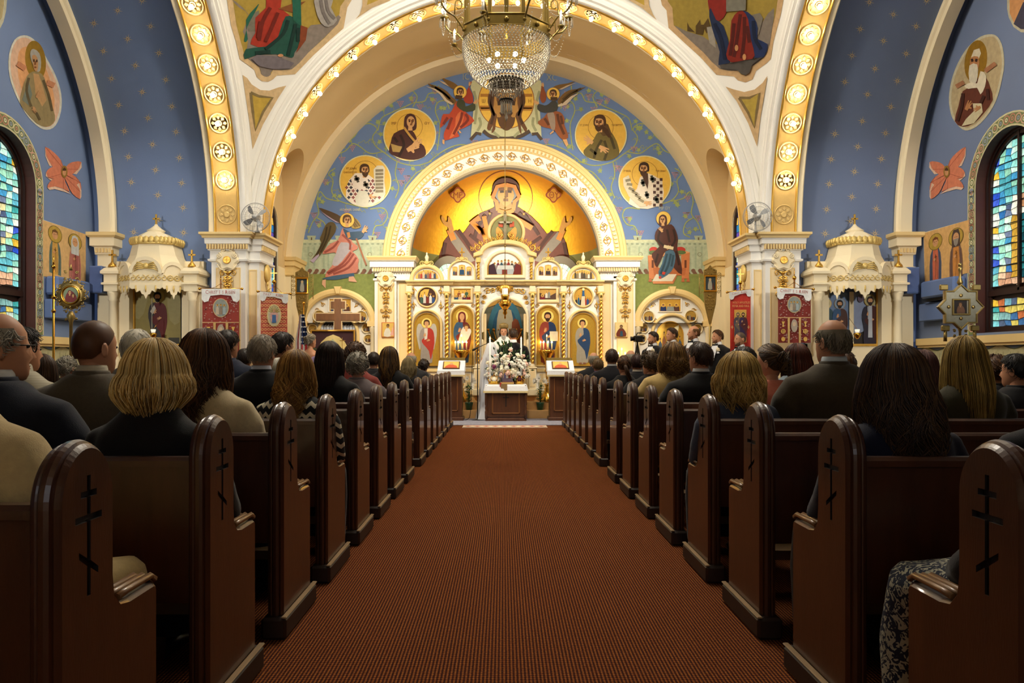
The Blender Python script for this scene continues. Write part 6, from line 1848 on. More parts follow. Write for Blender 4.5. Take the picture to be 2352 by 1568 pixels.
def add_head(b,c,yaw=0.0,beard=False):
 """head with brow, nose, lips, chin and ears; material 0 skin, 1 eyes, 2 lips"""
 rot=Matrix.Rotation(yaw,3,'Z')
 T=lambda x,y,z:c+rot@Vector((x,y,z))
 rows=[]
 n=28
 prof=[(-.120,.028,.070,-.02),(-.112,.040,.086,.0),(-.095,.050,.094,.05),(-.075,.058,.096,.062),(-.055,.064,.093,.068),(-.035,.069,.091,.074),(-.015,.072,.090,.080),(.005,.074,.091,.086),(.025,.0755,.095,.092),(.05,.0695,.090,.090),(.075,.0595,.076,.076),(.095,.0455,.058,.058),(.108,.030,.038,.038),(.114,.017,.022,.022)]
 for z,w,f,bk in prof:
  row=[]
  for i in range(n):
   a=2*PI*i/n
   x=w*sin(a)
   y=(f if cos(a)>0 else bk)*cos(a)
   fr=max(0,cos(a))**8
   if-.05<z<.02:y+=fr*(.02*(1-abs(z+.033)/.06)if z<-.01 else.008)
   if-.02<z<.03 and abs(abs(a if a<PI else a-2*PI)-.38)<.25:y-=.008
   if z>.02:y-=.004*fr
   row.append(T(x,y,z))
  rows.append(row)
 b.mi=0
 b.grid(rows,closed_u=True,cap0=True,cap1=True)
 b.add([T(-.008,.088,-.002),T(.008,.088,-.002),T(.016,.094,-.044),T(0,.119,-.036),T(-.016,.094,-.044),T(0,.097,.012)],[(0,3,4),(1,2,3),(0,5,3),(5,1,3),(2,4,3)],True)
 for s in(-1,1):
  rr=[]
  for k,(o,sc)in enumerate(((0,.7),(.008,1),(.014,1.05),(.016,.7))):
   rr.append([T(s*(.071+o),-.008-.010*k*.5+.017*sc*cos(q),-.012+.032*sc*sin(q))for q in[2*PI*i/10 for i in range(10)]])
  b.grid(rr,closed_u=True,cap1=True)
 b.mi=1
 for s in(-1,1):b.ball(T(s*.031,.079,.003),.0115,8,6,(1,1,.62))
 b.mi=2
 b.add([T(-.024,.085,-.070),T(0,.1,-.064),T(.024,.085,-.070),T(0,.1,-.077),T(0,.097,-.0705)],[(0,1,4),(1,2,4),(2,3,4),(3,0,4)],True)
 b.mi=0
SEAT_ARM=lambda s:[(s*.12,-.015,.975),(s*.205,-.005,.945),(s*.245,.0,.88),(s*.265,.05,.75),(s*.22,.17,.66),(s*.13,.29,.61)]
_cache={}
def body_mesh(pose,sex,yaw):
 key=('body',pose,sex,round(yaw,2))
 if key in _cache:return _cache[key]
 core=('core',pose,sex)
 if core not in _cache:
  b=MB()
  g=1.0 if sex=='m'else.88
  if pose=='sit':
   loft(b,[(.47,.16,.12,0),(.62,.145*g,.11,0),(.80,.155*g,.105,-.01),(.95,.175*g,.10,-.015),(1.02,.15*g,.08,-.01),(1.06,.07,.06,0)])
   b.tube([(0,-.005,1.0),(0,.0,1.06),(0,.012,1.15)],[.062*g,.055*g,.053*g],14)
   for s in(-1,1):
    b.tube([(p[0]*(1 if sex=='m'or i>3 else.88),p[1],p[2])for i,p in enumerate(SEAT_ARM(s))],[.045*g,.052*g,.048*g,.040*g,.035*g,.026*g],10)
    b.tube([(s*.09,.05,.52),(s*.11,.25,.53),(s*.13,.46,.52),(s*.13,.47,.30),(s*.13,.46,.08)],[.085*g,.08*g,.06,.055,.04],10)
  else:
   loft(b,[(.86,.155,.11,0),(1.05,.135*g,.10,0),(1.25,.16*g,.11,0),(1.40,.175*g,.10,0),(1.46,.14*g,.075,0),(1.49,.07,.06,0)])
   b.tube([(0,0,1.43),(0,.0,1.50),(0,.012,1.60)],[.062*g,.055*g,.053*g],14)
   for s in(-1,1):
    b.tube([(s*.18,0,1.41),(s*.235,.0,1.28),(s*.25,.02,1.12),(s*.18,.12,.98),(s*.05,.20,.93)],[.052*g,.047*g,.040*g,.034*g,.025*g],10)
    b.tube([(s*.085,0,.90),(s*.09,.01,.52),(s*.09,-.01,.08)],[.088,.06,.042],10)
  _cache[core]=remesh(b,.018,4)
 b=MB()
 src=_cache[core]
 b.v=list(src.v);b.f=list(src.f);b.c=list(src.c);b.s=list(src.s);b.m=list(src.m)
 if pose=='sit':
  for s in(-1,1):add_hand(b,(s*.13,.29,.605),(-s*.35,1,-.1),s)
  add_head(b,HC,yaw)
 else:
  for s in(-1,1):add_hand(b,(s*.06,.20,.935),(-s*.8,.35,-.35),s)
  add_head(b,HC+Vector((0,0,.445)),yaw)
 me=b.mesh('person_body')
 for m_ in(skinm,M('eye_dark','#241a14',.3),M('lip','#8f4a3c',.5)):me.materials.append(m_)
 _cache[key]=me
 return me
skinm=M('skin','#c58d6b',.5,var=.12,vs_=9,spec=.35)
skinm2=M('tanned_skin','#a86a46',.5,var=.12,vs_=9,spec=.35)
def cloth_mesh(kind):
 """garments: remeshed overlapping volumes so that sleeves flow into the torso"""
 if kind in _cache:return _cache[kind]
 b=MB()
 if kind in('suit','knit','shirt','sleeveless'):
  g,e={'suit':(1.0,.028),'shirt':(1.0,.014)}.get(kind,(.88,.016))
  loft(b,[(.45,.17+e,.13+e,0),(.60,.155*g+e,.115+e,-.005),(.80,.17*g+e,.11+e,-.015),(.92,.20*g+e,.105+e,-.02),(.98,.19*g+e,.09+e,-.02),(1.025,.145*g+e,.072+e,-.015),(1.05,.11*g+e,.062+e,-.01),(1.07,.085+e,.06+e,-.005),(1.082,.062+e,.05+e,0)])
  for s in(-1,1):
   A=SEAT_ARM(s)
   if kind=='sleeveless':A=A[:2]
   R_=[.050+e,.056+e,.056+e,.050+e,.044+e,.034+e][:len(A)]
   b.tube([(p[0]*(g if i<4 else 1),p[1],p[2])for i,p in enumerate(A)],[r*g for r in R_],12)
  vox=.015
 elif kind in('trousers','skirt'):
  for s in(-1,1):
   b.tube([(s*.09,.03,.53),(s*.115,.25,.54),(s*.14,.46,.53),(s*.145,.485,.36),(s*.14,.47,.07)],[.115,.10,.082,.075,.07],12)
  loft(b,[(.44,.17,.14,0),(.52,.19,.16,0),(.62,.17,.13,0)])
  if kind=='skirt':loft(b,[(.12,.20,.12,.47),(.30,.21,.12,.47),(.5,.21,.12,.44),(.60,.19,.10,.40)]);loft(b,[(.44,.2,.26,.2),(.62,.18,.24,.2)])
  vox=.018
 elif kind=='suit_stand':
  loft(b,[(.78,.20,.14,0),(.92,.195,.14,0),(1.10,.175,.125,0),(1.28,.205,.135,0),(1.40,.215,.115,0),(1.45,.17,.09,0),(1.485,.10,.08,0),(1.50,.085,.075,0)])
  for s in(-1,1):b.tube([(s*.13,0,1.395),(s*.215,0,1.36),(s*.25,0,1.27),(s*.262,.02,1.12),(s*.19,.13,.975),(s*.09,.185,.945)],[.07,.078,.072,.064,.058,.05],12)
  vox=.016
 elif kind=='trousers_stand':
  for s in(-1,1):b.tube([(s*.085,0,.92),(s*.095,.01,.52),(s*.10,-.01,.03)],[.12,.085,.085],12)
  vox=.018
 elif kind=='gown':
  loft(b,[(.02,.34,.36,-.02),(.3,.30,.30,0),(.7,.22,.2,0),(.95,.175,.14,0),(1.05,.15,.115,0),(1.25,.17,.12,0),(1.38,.155,.09,0)])
  for s in(-1,1):b.tube([(s*.16,0,1.37),(s*.22,.0,1.27),(s*.235,.02,1.12),(s*.17,.12,.99)],[.065,.06,.05,.045],10)
  vox=.02
 elif kind=='robe':
  loft(b,[(.02,.42,.34,0),(.5,.40,.30,0),(.95,.36,.25,.02),(1.25,.32,.2,.02),(1.40,.25,.15,0),(1.47,.14,.11,0),(1.54,.10,.1,-.01)])
  for s in(-1,1):b.tube([(s*.2,0,1.38),(s*.30,.05,1.2),(s*.28,.2,1.08),(s*.16,.34,1.1)],[.09,.10,.10,.09],12)
  vox=.02
 r=remesh(b,vox,4)
 me=r.mesh(kind)
 me.materials.append(skinm)
 _cache[kind]=me
 return me
def shoes_mesh(z=0):
 if('shoes',z)in _cache:return _cache[('shoes',z)]
 out=[]
 for s in(-1,1):
  b=MB()
  y=.47 if z==0 else 0
  rows=[]
  for t,w,h in((-.08,.03,.06),(-.04,.038,.08),(.04,.042,.07),(.12,.045,.045),(.17,.03,.03)):
   rows.append([(s*.13+w*cos(q),y+t,max(0.0,h*.5+h*.5*sin(q)))for q in[2*PI*i/10 for i in range(10)]])
  b.grid(rows,closed_u=True,cap0=True,cap1=True)
  me=b.mesh('shoe');me.materials.append(M('black_shoe','#15120f',.35));out.append(me)
 _cache[('shoes',z)]=out
 return out
HAIRM=colour_attr_mat('hair_strands',rough=.48,var=.25,spec=.35)
def add_hair(b,c,yaw,style,cols,r0,dens=1.0,zend=-.30,vol=.012,wave=.0):
 """shell plus individual strands, in head coordinates (th: 0 = back of the head)"""
 rot=Matrix.Rotation(yaw,3,'Z')
 def S(th,ph,ex):
  return Vector(((.0775+ex)*sin(ph)*sin(th),-(.099+ex)*sin(ph)*cos(th),.008+(.109+ex)*cos(ph)))
 T=lambda v:c+rot@v
 def phmax(th):
  a=abs(th)
  if a<.9:return 2.12
  if a<1.5:return 2.12-(a-.9)*.75
  if a<2.0:return 1.67-(a-1.5)*.9
  return max(.78,1.22-(a-2.0)*.55)
 def longp(th,ph0,ex,ze,w_,fq,pz,n1=5,n2=8):
  pts=[]
  for i in range(n1+1):
   ph=ph0+(1.62-ph0)*i/n1
   pts.append(S(th,ph,ex*(.35+.65*i/n1)))
  p0=pts[-1]
  out=Vector((sin(th),-cos(th),0))
  for i in range(1,n2+1):
   t=i/n2
   sway=w_*sin(fq*t*2*PI+pz)*min(1,t*1.6)
   tp=1-(.22*t*t if style=='long'else 0)
   z=p0.z+(ze-p0.z)*t
   curl=-.035*max(0,t-.55)/.45 if style=='bob'else 0
   pull=-.055*min(1,max(0,(.02-z)/.22))*max(0,cos(th))if style!='bob'else-.01
   pts.append(Vector((p0.x*tp+out.x*(ex*.5*sin(t*PI)+curl)+sway*cos(th),p0.y+out.y*(ex*.4*sin(t*PI)+curl)+pull+sway*sin(th)*.6,z)))
  return pts
 def strand(pts,r,n=3):
  b.col=r0.choice(cols)
  L_=len(pts)
  b.tube([T(p)for p in pts],[r*(1-.55*(i/(L_-1))**3)for i in range(L_)],n,caps=False)
 b.mi=0
 b.col=cols[0]
 if style in('long','bob'):
  tm=1.95 if style=='long'else 2.05
  m=26
  b.grid([[T(p)for p in longp(-tm+2*tm*i/m,.02,vol*.8+.004,zend+.03,wave*.6,1.5,i*.7)]for i in range(m+1)],sm=True)
  for i in range(int(700*dens)):
   th=r0.uniform(-tm,tm)
   ze=zend+r0.uniform(-.03,.05)*(1.6 if style=='long'else.7)+(.02 if abs(th)>1.2 else 0)+(.03*sin(th*5+cols.__len__())if style=='long'else 0)
   strand(longp(th,r0.uniform(.03,.5),vol+r0.uniform(.0,.012),ze,wave*r0.uniform(.8,1.5)+.003,r0.uniform(1.5,1.9)if wave>.01 else r0.uniform(1.0,2.0),(math.floor(th*4)*1.7+r0.uniform(-.5,.5))if wave>.01 else r0.uniform(0,6.3)),r0.uniform(.0014,.0028))
  for i in range(int(60*dens)):
   th=r0.choice((-1,1))*r0.uniform(1.9,2.9)
   strand([S(th*.9,.1+.12*k,.008)for k in range(4)]+[S(th*(.9-.05*k),.5+.22*k,.01)for k in range(4)],.003)
  return
 m1,m2=30,10
 lo=.0
 ex={'buzz':.004,'short':.012,'curly':.024,'fringe':.006,'pony':.008,'updo':.016}.get(style,.012)
 ths=[-PI+2*PI*i/m1 for i in range(m1)]
 def ph_lo(th):
  if style!='fringe':return.02
  return 1.08 if abs(th)<1.9 else 1.3
 if style=='fringe':ths=[t for t in ths if abs(t)<2.0]
 b.grid([[T(S(th,ph_lo(th)+(max(phmax(th),ph_lo(th)+.05)-ph_lo(th))*j/m2,(ex*(1-.8*(j/m2)**4)*(.75+.5*noise.noise(Vector((th*3,j*.8,cols[0].__hash__()%7))))+.0015)))for th in ths]for j in range(m2+1)],closed_u=style!='fringe',sm=True)
 if style=='buzz':
  return
 nst={'short':700,'curly':520,'fringe':460,'pony':420,'updo':400}[style]
 for i in range(int(nst*dens)):
  th=r0.uniform(-PI,PI)*(1 if style!='fringe'else.62)
  p1=phmax(th)
  ph=ph_lo(th)+(p1-ph_lo(th))*math.sqrt(r0.random())*.95
  l=r0.uniform(.25,.5)
  if style=='curly':
   q=r0.uniform(0,6.3)
   strand([S(th+.16*sin(q+k*1.5),min(ph+.10*k,p1+.1),ex+.012*cos(q+k*1.5))for k in range(6)],.0035)
  elif style in('pony','updo'):
   strand([S(th*(1-.13*k),ph+(1.15-ph)*k*.16,ex+.003)for k in range(6)],.003)
  else:
   dth=r0.uniform(-.12,.12)
   strand([S(th+dth*k,min(ph+l*k/3,p1+.06),ex*.6+.003+.004*k*r0.random())for k in range(4)],r0.uniform(.0013,.0024))
 if style=='pony':
  for i in range(int(150*dens)):
   a=r0.uniform(0,6.3);rr=r0.uniform(0,.025)
   o=Vector((rr*cos(a),rr*sin(a)*.6,0))
   strand([Vector((0,-.10,.01))+o*.4,Vector((0,-.135,-.02))+o,Vector((.02,-.14,-.09))+o*1.3,Vector((.05,-.13,-.17))+o*1.2,Vector((.07,-.115,-.25))+o*.7],.004)
 if style=='updo':
  for i in range(int(200*dens)):
   q=r0.uniform(0,6.3);u=r0.uniform(-1,1)
   cc=Vector((.05*u,-.105+.02*abs(u),.0+.04*sin(u*5)))
   strand([cc+Vector((.04*cos(q+k*.8)*.6,-.02+.022*cos(q*2+k),.04*sin(q+k*.8)))for k in range(5)],.0035)
def opart(me,name,parent,mat=None,**kw):
 o=bpy.data.objects.new(name,me)
 COL.objects.link(o)
 o.parent=parent
 if mat is not None:
  o.material_slots[0].link='OBJECT';o.material_slots[0].material=mat
 return tag(o,**kw)
def fab(col,var=.18,rough=.85):
 return M('fabric_'+col,col,rough,var=var,vs_=60,bump=.2,bs=300,sheen=.15,spec=.2)
COLLARS={}
def collar(parent,col,r=.062,z=1.075,h=.045,pose=0):
 b=MB()
 dz=pose
 b.lathe((0,.0,z+dz),[(r+.014,-.03),(r+.006,0),(r+.001,h*.75),(r-.003,h),(r-.006,h*.7)],20)
 b.build('collar',fab(col,.05),parent,local=True)
PEOPLE=[]
def person(px,top,Y,label,hair,garment,gcol,sex='m',yaw=0.,rz=0.,legs=None,lcol='#1d1d22',shirt=None,skin=None,gmat=None,group='seated wedding guests',zend=-.3,vol=.012,wave=.0,tilt=0.,k=None,dens=None,glasses=False,x=None,lmat=None):
 """seated guest: px/top = centre and top of the head in the photo, Y = depth"""
 X=X_(px,Y)if x is None else x
 while x is None and-1.24<X<1.42 and Y<13.9:
  Y=min(p for p in[q+.25 for q in PY]+[14.5]if p>Y+.01);X=X_(px,Y)
 z=1.2+(CY-top)*Y/F
 k=k or z/1.322
 t=thing('person',label,'person',(X,Y,0),rz,group)
 t.scale=(k,k,k)
 opart(body_mesh('sit',sex,yaw),'body',t,skin)
 if garment:opart(cloth_mesh('shirt'if garment=='knit'and sex=='m'else garment),{'suit':'jacket','knit':'sweater','sleeveless':'dress_top'}[garment],t,gmat or fab(gcol))
 opart(cloth_mesh(legs or('trousers'if sex=='m'else 'skirt')),legs or('trousers'if sex=='m'else 'skirt'),t,lmat or fab(lcol))
 for me in shoes_mesh(0):opart(me,'shoe',t)
 if shirt:collar(t,shirt)
 if garment=='suit':
  b=MB();b.lathe((0,-.004,1.06),[(.10,-.03),(.088,.0),(.075,.028),(.073,.036),(.070,.02)],20);b.build('jacket_collar',gmat or fab(gcol),t,local=True)
 style,cols=hair
 d=dens if dens else max(.22,min(1.2,3.6/Y))
 if style:
  b=MB();add_hair(b,HC,yaw,style,cols,random.Random(int(px*7+top)),d,zend,vol,wave);b.build('hair',HAIRM,t,local=True,fix=False)
 if glasses:
  b=MB();rot=Matrix.Rotation(yaw,3,'Z')
  for s in(-1,1):
   b.tube([HC+rot@Vector((s*.032+.024*cos(q),.103,.002+.019*sin(q)))for q in[2*PI*i/14 for i in range(15)]],.0022,5)
   b.tube([HC+rot@Vector(v)for v in((s*.056,.102,.006),(s*.074,.07,.006),(s*.084,-.01,.004))],.0022,5)
  b.tube([HC+rot@Vector((-.008,.106,.004)),HC+rot@Vector((.008,.106,.004))],.002,5)
  b.build('glasses',darkmetal,t,local=True)
 PEOPLE.append(t)
 return t
DK=['#1d120b','#2a1a10','#352114'];BR=['#4a2f1a','#63401f','#382212','#755030'];GB=['#8a612c','#a87a38','#66451e','#bd9450'];BL=['#c8a35c','#e0c07a','#a07c40','#ead29a'];GR=['#8d8778','#a8a294','#6d675a'];WH=['#c8c2b0','#d8d2c4','#a8a294'];AU=['#4d2010','#6a2f16','#381508'];DB=['#33221a','#45301e','#5a4028']
PR=lambda i:PY[i]+.25
# left of the aisle
person(-165,700,PR(0),'person in a cream jacket and khaki trousers at the left edge, nearest pew',('short',BR),'suit','#b9a273',legs='trousers',lcol='#a8905e',x=-1.38,k=1.02,rz=-.2)
person(-14,712,PR(1),'bald person with glasses in a navy jacket at the left edge',('fringe',GR),'suit','#141a2a',yaw=-.75,shirt='#d8d8d4',glasses=True)
strm=M('fine_striped_shirt','#a8a08a',.8,var=.5,vs_=3,stretch=(.2,.2,60))
person(44,750,PR(3),'dark-haired person in a striped shirt, near the left edge',('short',DK),'knit','',yaw=-.5,gmat=strm,shirt='#c8c0a8')
person(92,812,PR(4),'person with long dark straight hair far left, small in the row',('long',DB),'knit','#3a3430',sex='f',zend=-.28)
person(150,820,PR(7),'grey-haired person in black far off by the draped dado',('curly',GR),'suit','#16161c')
person(212,733,PR(2),'person with a buzz cut in a grey-brown jacket',('buzz',['#54331b']),'suit','#5a5142',yaw=-.42,shirt='#cfc7b0')
person(310,756,PR(4),'person with combed pale grey hair behind the buzz cut',('short',WH),'suit','#6a6458',yaw=-.2)
person(350,780,PR(1),'person with a blonde bob in a black sweater',('bob',BL),'knit','#0d0d10',sex='f',zend=-.135,vol=.034,shirt=None)
person(466,755,PR(2),'person with long wavy brown hair in a cream cardigan',('long',BR),'knit','#cdbb94',sex='f',zend=-.36,vol=.024,wave=.04,yaw=-.25)
person(520,757,PR(6),'dark-haired person partly hidden behind the wavy brown hair',('short',DK),'suit','#1c2336',yaw=-.35)
person(600,768,PR(4),'grey crew-cut person with glasses in a black suit',('short',['#8f8372','#a89c88','#776b5a']),'suit','#101014',shirt='#d8dce8',glasses=True,yaw=-.15)
person(640,822,PR(5),'white-haired person beside the crew-cut guest',('bob',WH),'knit','#8a8474',sex='f',zend=-.13,vol=.02)
person(646,762,PR(6),'dark-haired person in a striped top turning right',('short',DK),'knit','',yaw=-.6,gmat=M('brown_striped_knit','#3a2c2a',.85,var=.9,vs_=3,stretch=(.1,.1,22)))
def zigzag():
 m=bpy.data.materials.new('zigzag_knit');m.use_nodes=True;nt=m.node_tree;N=nt.nodes;b=N['Principled BSDF']
 tc=N.new('ShaderNodeTexCoord');sp=N.new('ShaderNodeSeparateXYZ');nt.links.new(tc.outputs['Object'],sp.inputs[0])
 def mth(op,a,v=None,o=None):
  q=N.new('ShaderNodeMath');q.operation=op
  nt.links.new(a,q.inputs[0])
  if o is not None:nt.links.new(o,q.inputs[1])
  elif v is not None:q.inputs[1].default_value=v
  return q.outputs[0]
 pp=mth('PINGPONG',mth('ADD',sp.outputs['X'],10.0),.022)
 zz=mth('ADD',sp.outputs['Z'],o=pp)
 si=mth('SINE',mth('MULTIPLY',zz,2*PI/.062))
 cr=N.new('ShaderNodeValToRGB');cr.color_ramp.interpolation='CONSTANT'
 cr.color_ramp.elements[0].color=(.004,.004,.005,1);cr.color_ramp.elements[1].position=.62;cr.color_ramp.elements[1].color=(*lin('#cfc4a8'),1)
 mr=N.new('ShaderNodeMapRange');mr.inputs['From Min'].default_value=-1;nt.links.new(si,mr.inputs['Value']);nt.links.new(mr.outputs[0],cr.inputs[0])
 nt.links.new(cr.outputs[0],b.inputs['Base Color']);b.inputs['Roughness'].default_value=.9
 return m
person(718,803,PR(3),'person with golden brown hair in a black and cream zigzag top at the aisle',('long',GB),'knit','',sex='f',gmat=zigzag(),zend=-.31,vol=.022,wave=.042,x=-1.20)
person(755,783,PR(4),'person with sleek dark hair in a patterned black top near the aisle',('long',DK),'knit','#101012',sex='f',zend=-.25,vol=.018)
person(820,811,PR(5),'grey curly-haired person in a grey-mauve jacket by the aisle',('curly',GR),'suit','#6a5f60',sex='f')
person(815,788,PR(7),'person with tousled brown hair in front of the grey curly guest',('curly',BR),'knit','#8a3c34',sex='f')
person(858,808,PR(10),'dark-haired person left of the highlighted long hair',('short',DK),'suit','#1a1a1e')
person(893,795,PR(6),'person with long highlighted hair in black by the aisle',('long',['#2a1a10','#4a3018','#9a7434','#33200f']),'knit','#0c0c0e',sex='f',zend=-.32,vol=.02,wave=.015)
person(944,808,PR(12),'balding grey person in the front left pews',('fringe',GR),'suit','#2a2a2c')
person(938,820,PR(8),'person with wavy ash blonde hair and a black top, front left pews',('long',['#8a7850','#a8946a','#6a5a3c']),'knit','#131316',sex='f',zend=-.2,vol=.02,wave=.02)
person(973,826,PR(13),'person with a dark rounded bob and grey jacket, front left pews',('curly',DK),'suit','#5c5650',sex='f')
person(560,800,PR(8),'dark-haired person behind the crew-cut guest',('short',DK),'suit','#14161e')
person(690,812,PR(7),'brown-haired person low behind the zigzag top',('short',BR),'knit','#4a4238')
person(780,800,PR(9),'person with dark hair in the far left rows',('short',DK),'suit','#1c1c22')
person(500,820,PR(9),'dark-haired person far off left of the crew-cut guest',('short',DK),'suit','#1a1e2c')
person(240,815,PR(8),'person with light brown hair far left near the shrine',('short',GB),'suit','#2a2a30')
person(395,812,PR(8),'person with auburn hair far left under the soldier icon',('long',AU),'knit','#3c3a34',sex='f')
# right of the aisle
person(1364,808,PR(9),'bald person with a grey fringe in a dark suit, front right pews',('fringe',GR),'suit','#16161a')
person(1374,822,PR(8),'person with short brown hair and purple scarf, front right pews',('short',['#5c4526','#705632','#45321a']),'suit','#131318',sex='f',shirt='#4a2c5c')
person(1406,801,PR(7),'person with neat dark hair and dark suit, front right pews',('short',DB),'suit','#101016',shirt='#c8c8cc')
person(1434,816,PR(6),'person with a brown ponytail in black, right of the aisle',('pony',BR),'knit','#0e0e10',sex='f')
person(1449,803,PR(11),'grey balding person beyond the ponytail',('fringe',GR),'suit','#24242a')
person(1464,813,PR(9),'person with cropped dark red hair and a pale collar',('short',['#2c120c','#3c1a10','#200c08']),'suit','#131316',sex='f',shirt='#d8ccb8')
person(1496,809,PR(6),'person with short brown hair and glasses looking left',('curly',['#4a3820','#5f482a','#382812']),'suit','#101014',sex='f',yaw=.6,glasses=True)
person(1547,786,PR(5),'person with curly golden brown hair in a cream jacket',('long',['#6a4820','#8a6430','#4d3216','#a07c40']),'suit','#c8ac6e',sex='f',zend=-.19,vol=.032,wave=.035)
person(1610,786,PR(4),'person with combed-back dark hair in a black suit',('short',DB),'suit','#0c0c10',yaw=.5,shirt='#c8c8c8')
person(1582,800,PR(8),'brown-haired person beyond the combed-back dark hair',('short',BR),'suit','#16161c')
person(1672,811,PR(3),'person with full blonde hair in a grey-blue sweater',('long',['#b8944a','#d0ae62','#8c6c34','#dcc07c']),'knit','#3c4456',sex='f',zend=-.2,vol=.05,wave=.012,x=1.36)
person(1712,796,PR(6),'dark-haired person in profile behind the full blonde hair',('short',DK),'suit','#2c2a26',yaw=.9)
person(1772,792,PR(4),'person with a brown updo and coral lace top',('updo',['#4a3218','#62451f','#33210f']),'sleeveless','#c8745c',sex='f',yaw=.7)
person(1833,788,PR(5),'person with long auburn hair and pale blue jacket',('long',AU),'suit','#7c8a94',sex='f',zend=-.26,vol=.02)
person(1916,730,PR(3),'balding person with curly grey hair in an olive brown jacket',('fringe',['#77705f','#958d78','#5a5444']),'suit','#40382a',yaw=.35,shirt='#c8d4dc')
person(2038,793,PR(1),'person with long dark brown hair in a navy top, large at the right',('long',DB),'knit','#10142a',sex='f',zend=-.33,vol=.036,wave=.03,yaw=.15,x=1.40)
person(2124,803,PR(5),'person with mauve-tinted long hair in a dark jacket',('long',['#4d2f2c','#694440','#38201f']),'suit','#151a24',sex='f',zend=-.28,vol=.022)
person(2222,772,PR(3),'person with long straight blonde hair in an olive top',('long',['#8a7034','#a68844','#6a5424','#b89c58']),'knit','#33301f',sex='f',zend=-.42,vol=.024)
person(2292,818,PR(5),'brown-haired person by the right wall',('curly',BR),'suit','#1a1a20')
person(2338,812,PR(4),'person with black hair near the right edge',('short',['#0d0a08','#16110d']),'suit','#131318',yaw=.5)
person(2352,858,PR(1),'person in a dark coat cut off by the right edge',('short',DK),'suit','#12121a',x=2.02,k=.93)
person(1945,806,PR(6),'brown-haired person hidden behind the balding guest',('short',BR),'suit','#1a1a1e')
hat=person(2068,806,PR(4),'person in a black felt hat, right of the balding guest',('short',['#0d0a08','#16110d']),'suit','#101014',sex='f')
b=MB();b.lathe(HC+Vector((0,0,.03)),[(.122,-.01),(.126,.0),(.105,.008),(.094,.015),(.096,.06),(.088,.095),(.05,.105),(0,.10)],22);b.build('hat',fab('#08080a'),hat,local=True)
def paisley():
 m=bpy.data.materials.new('navy_paisley');m.use_nodes=True;nt=m.node_tree;N=nt.nodes;b=N['Principled BSDF']
 tc=N.new('ShaderNodeTexCoord');nz=N.new('ShaderNodeTexNoise');nz.inputs['Scale'].default_value=38;nz.inputs['Distortion'].default_value=2.2;nz.inputs['Detail'].default_value=1
 nt.links.new(tc.outputs['Object'],nz.inputs['Vector']);cr=N.new('ShaderNodeValToRGB');cr.color_ramp.interpolation='CONSTANT'
 cr.color_ramp.elements[0].color=(*lin('#141c30'),1);cr.color_ramp.elements[1].position=.53;cr.color_ramp.elements[1].color=(*lin('#a8a48e'),1)
 nt.links.new(nz.outputs['Fac'],cr.inputs[0]);nt.links.new(cr.outputs[0],b.inputs['Base Color']);b.inputs['Roughness'].default_value=.85
 return m
sk=person(2560,700,PR(0),'person in a navy and white patterned skirt at the right edge, nearest pew',('short',BR),'knit','#16161c',sex='f',x=1.47,k=1.0,rz=.24,lmat=paisley())
# shrines in the transepts
def panel3(b,A,B_,prof,t,bev=.0):
 """flat piece standing on the plan segment A-B: prof [(u 0..1, z)], thickness t towards the back"""
 A,B_=Vector((A[0],A[1],0)),Vector((B_[0],B_[1],0))
 d=(B_-A);nn=Vector((-d.y,d.x,0)).normalized()*t
 if nn.y<0:nn=-nn
 o=len(b.v);n=len(prof)
 b.grid([[A+d*u+Vector((0,0,z))for u,z in prof],[A+d*u+nn+Vector((0,0,z))for u,z in prof]],closed_u=True,sm=False)
 for tr in tessellate_polygon([[Vector((u*d.length,z,0))for u,z in prof]]):
  b.face([o+i for i in tr],False);b.face([o+n+i for i in reversed(tr)],False)
def cross3(b,x,y,z,h,t=.014):
 b.bbox(x-t,x+t,y-t,y+t,z,z+h,.004);b.bbox(x-h*.3,x+h*.3,y-t,y+t,z+h*.52,z+h*.52+2*t,.004)
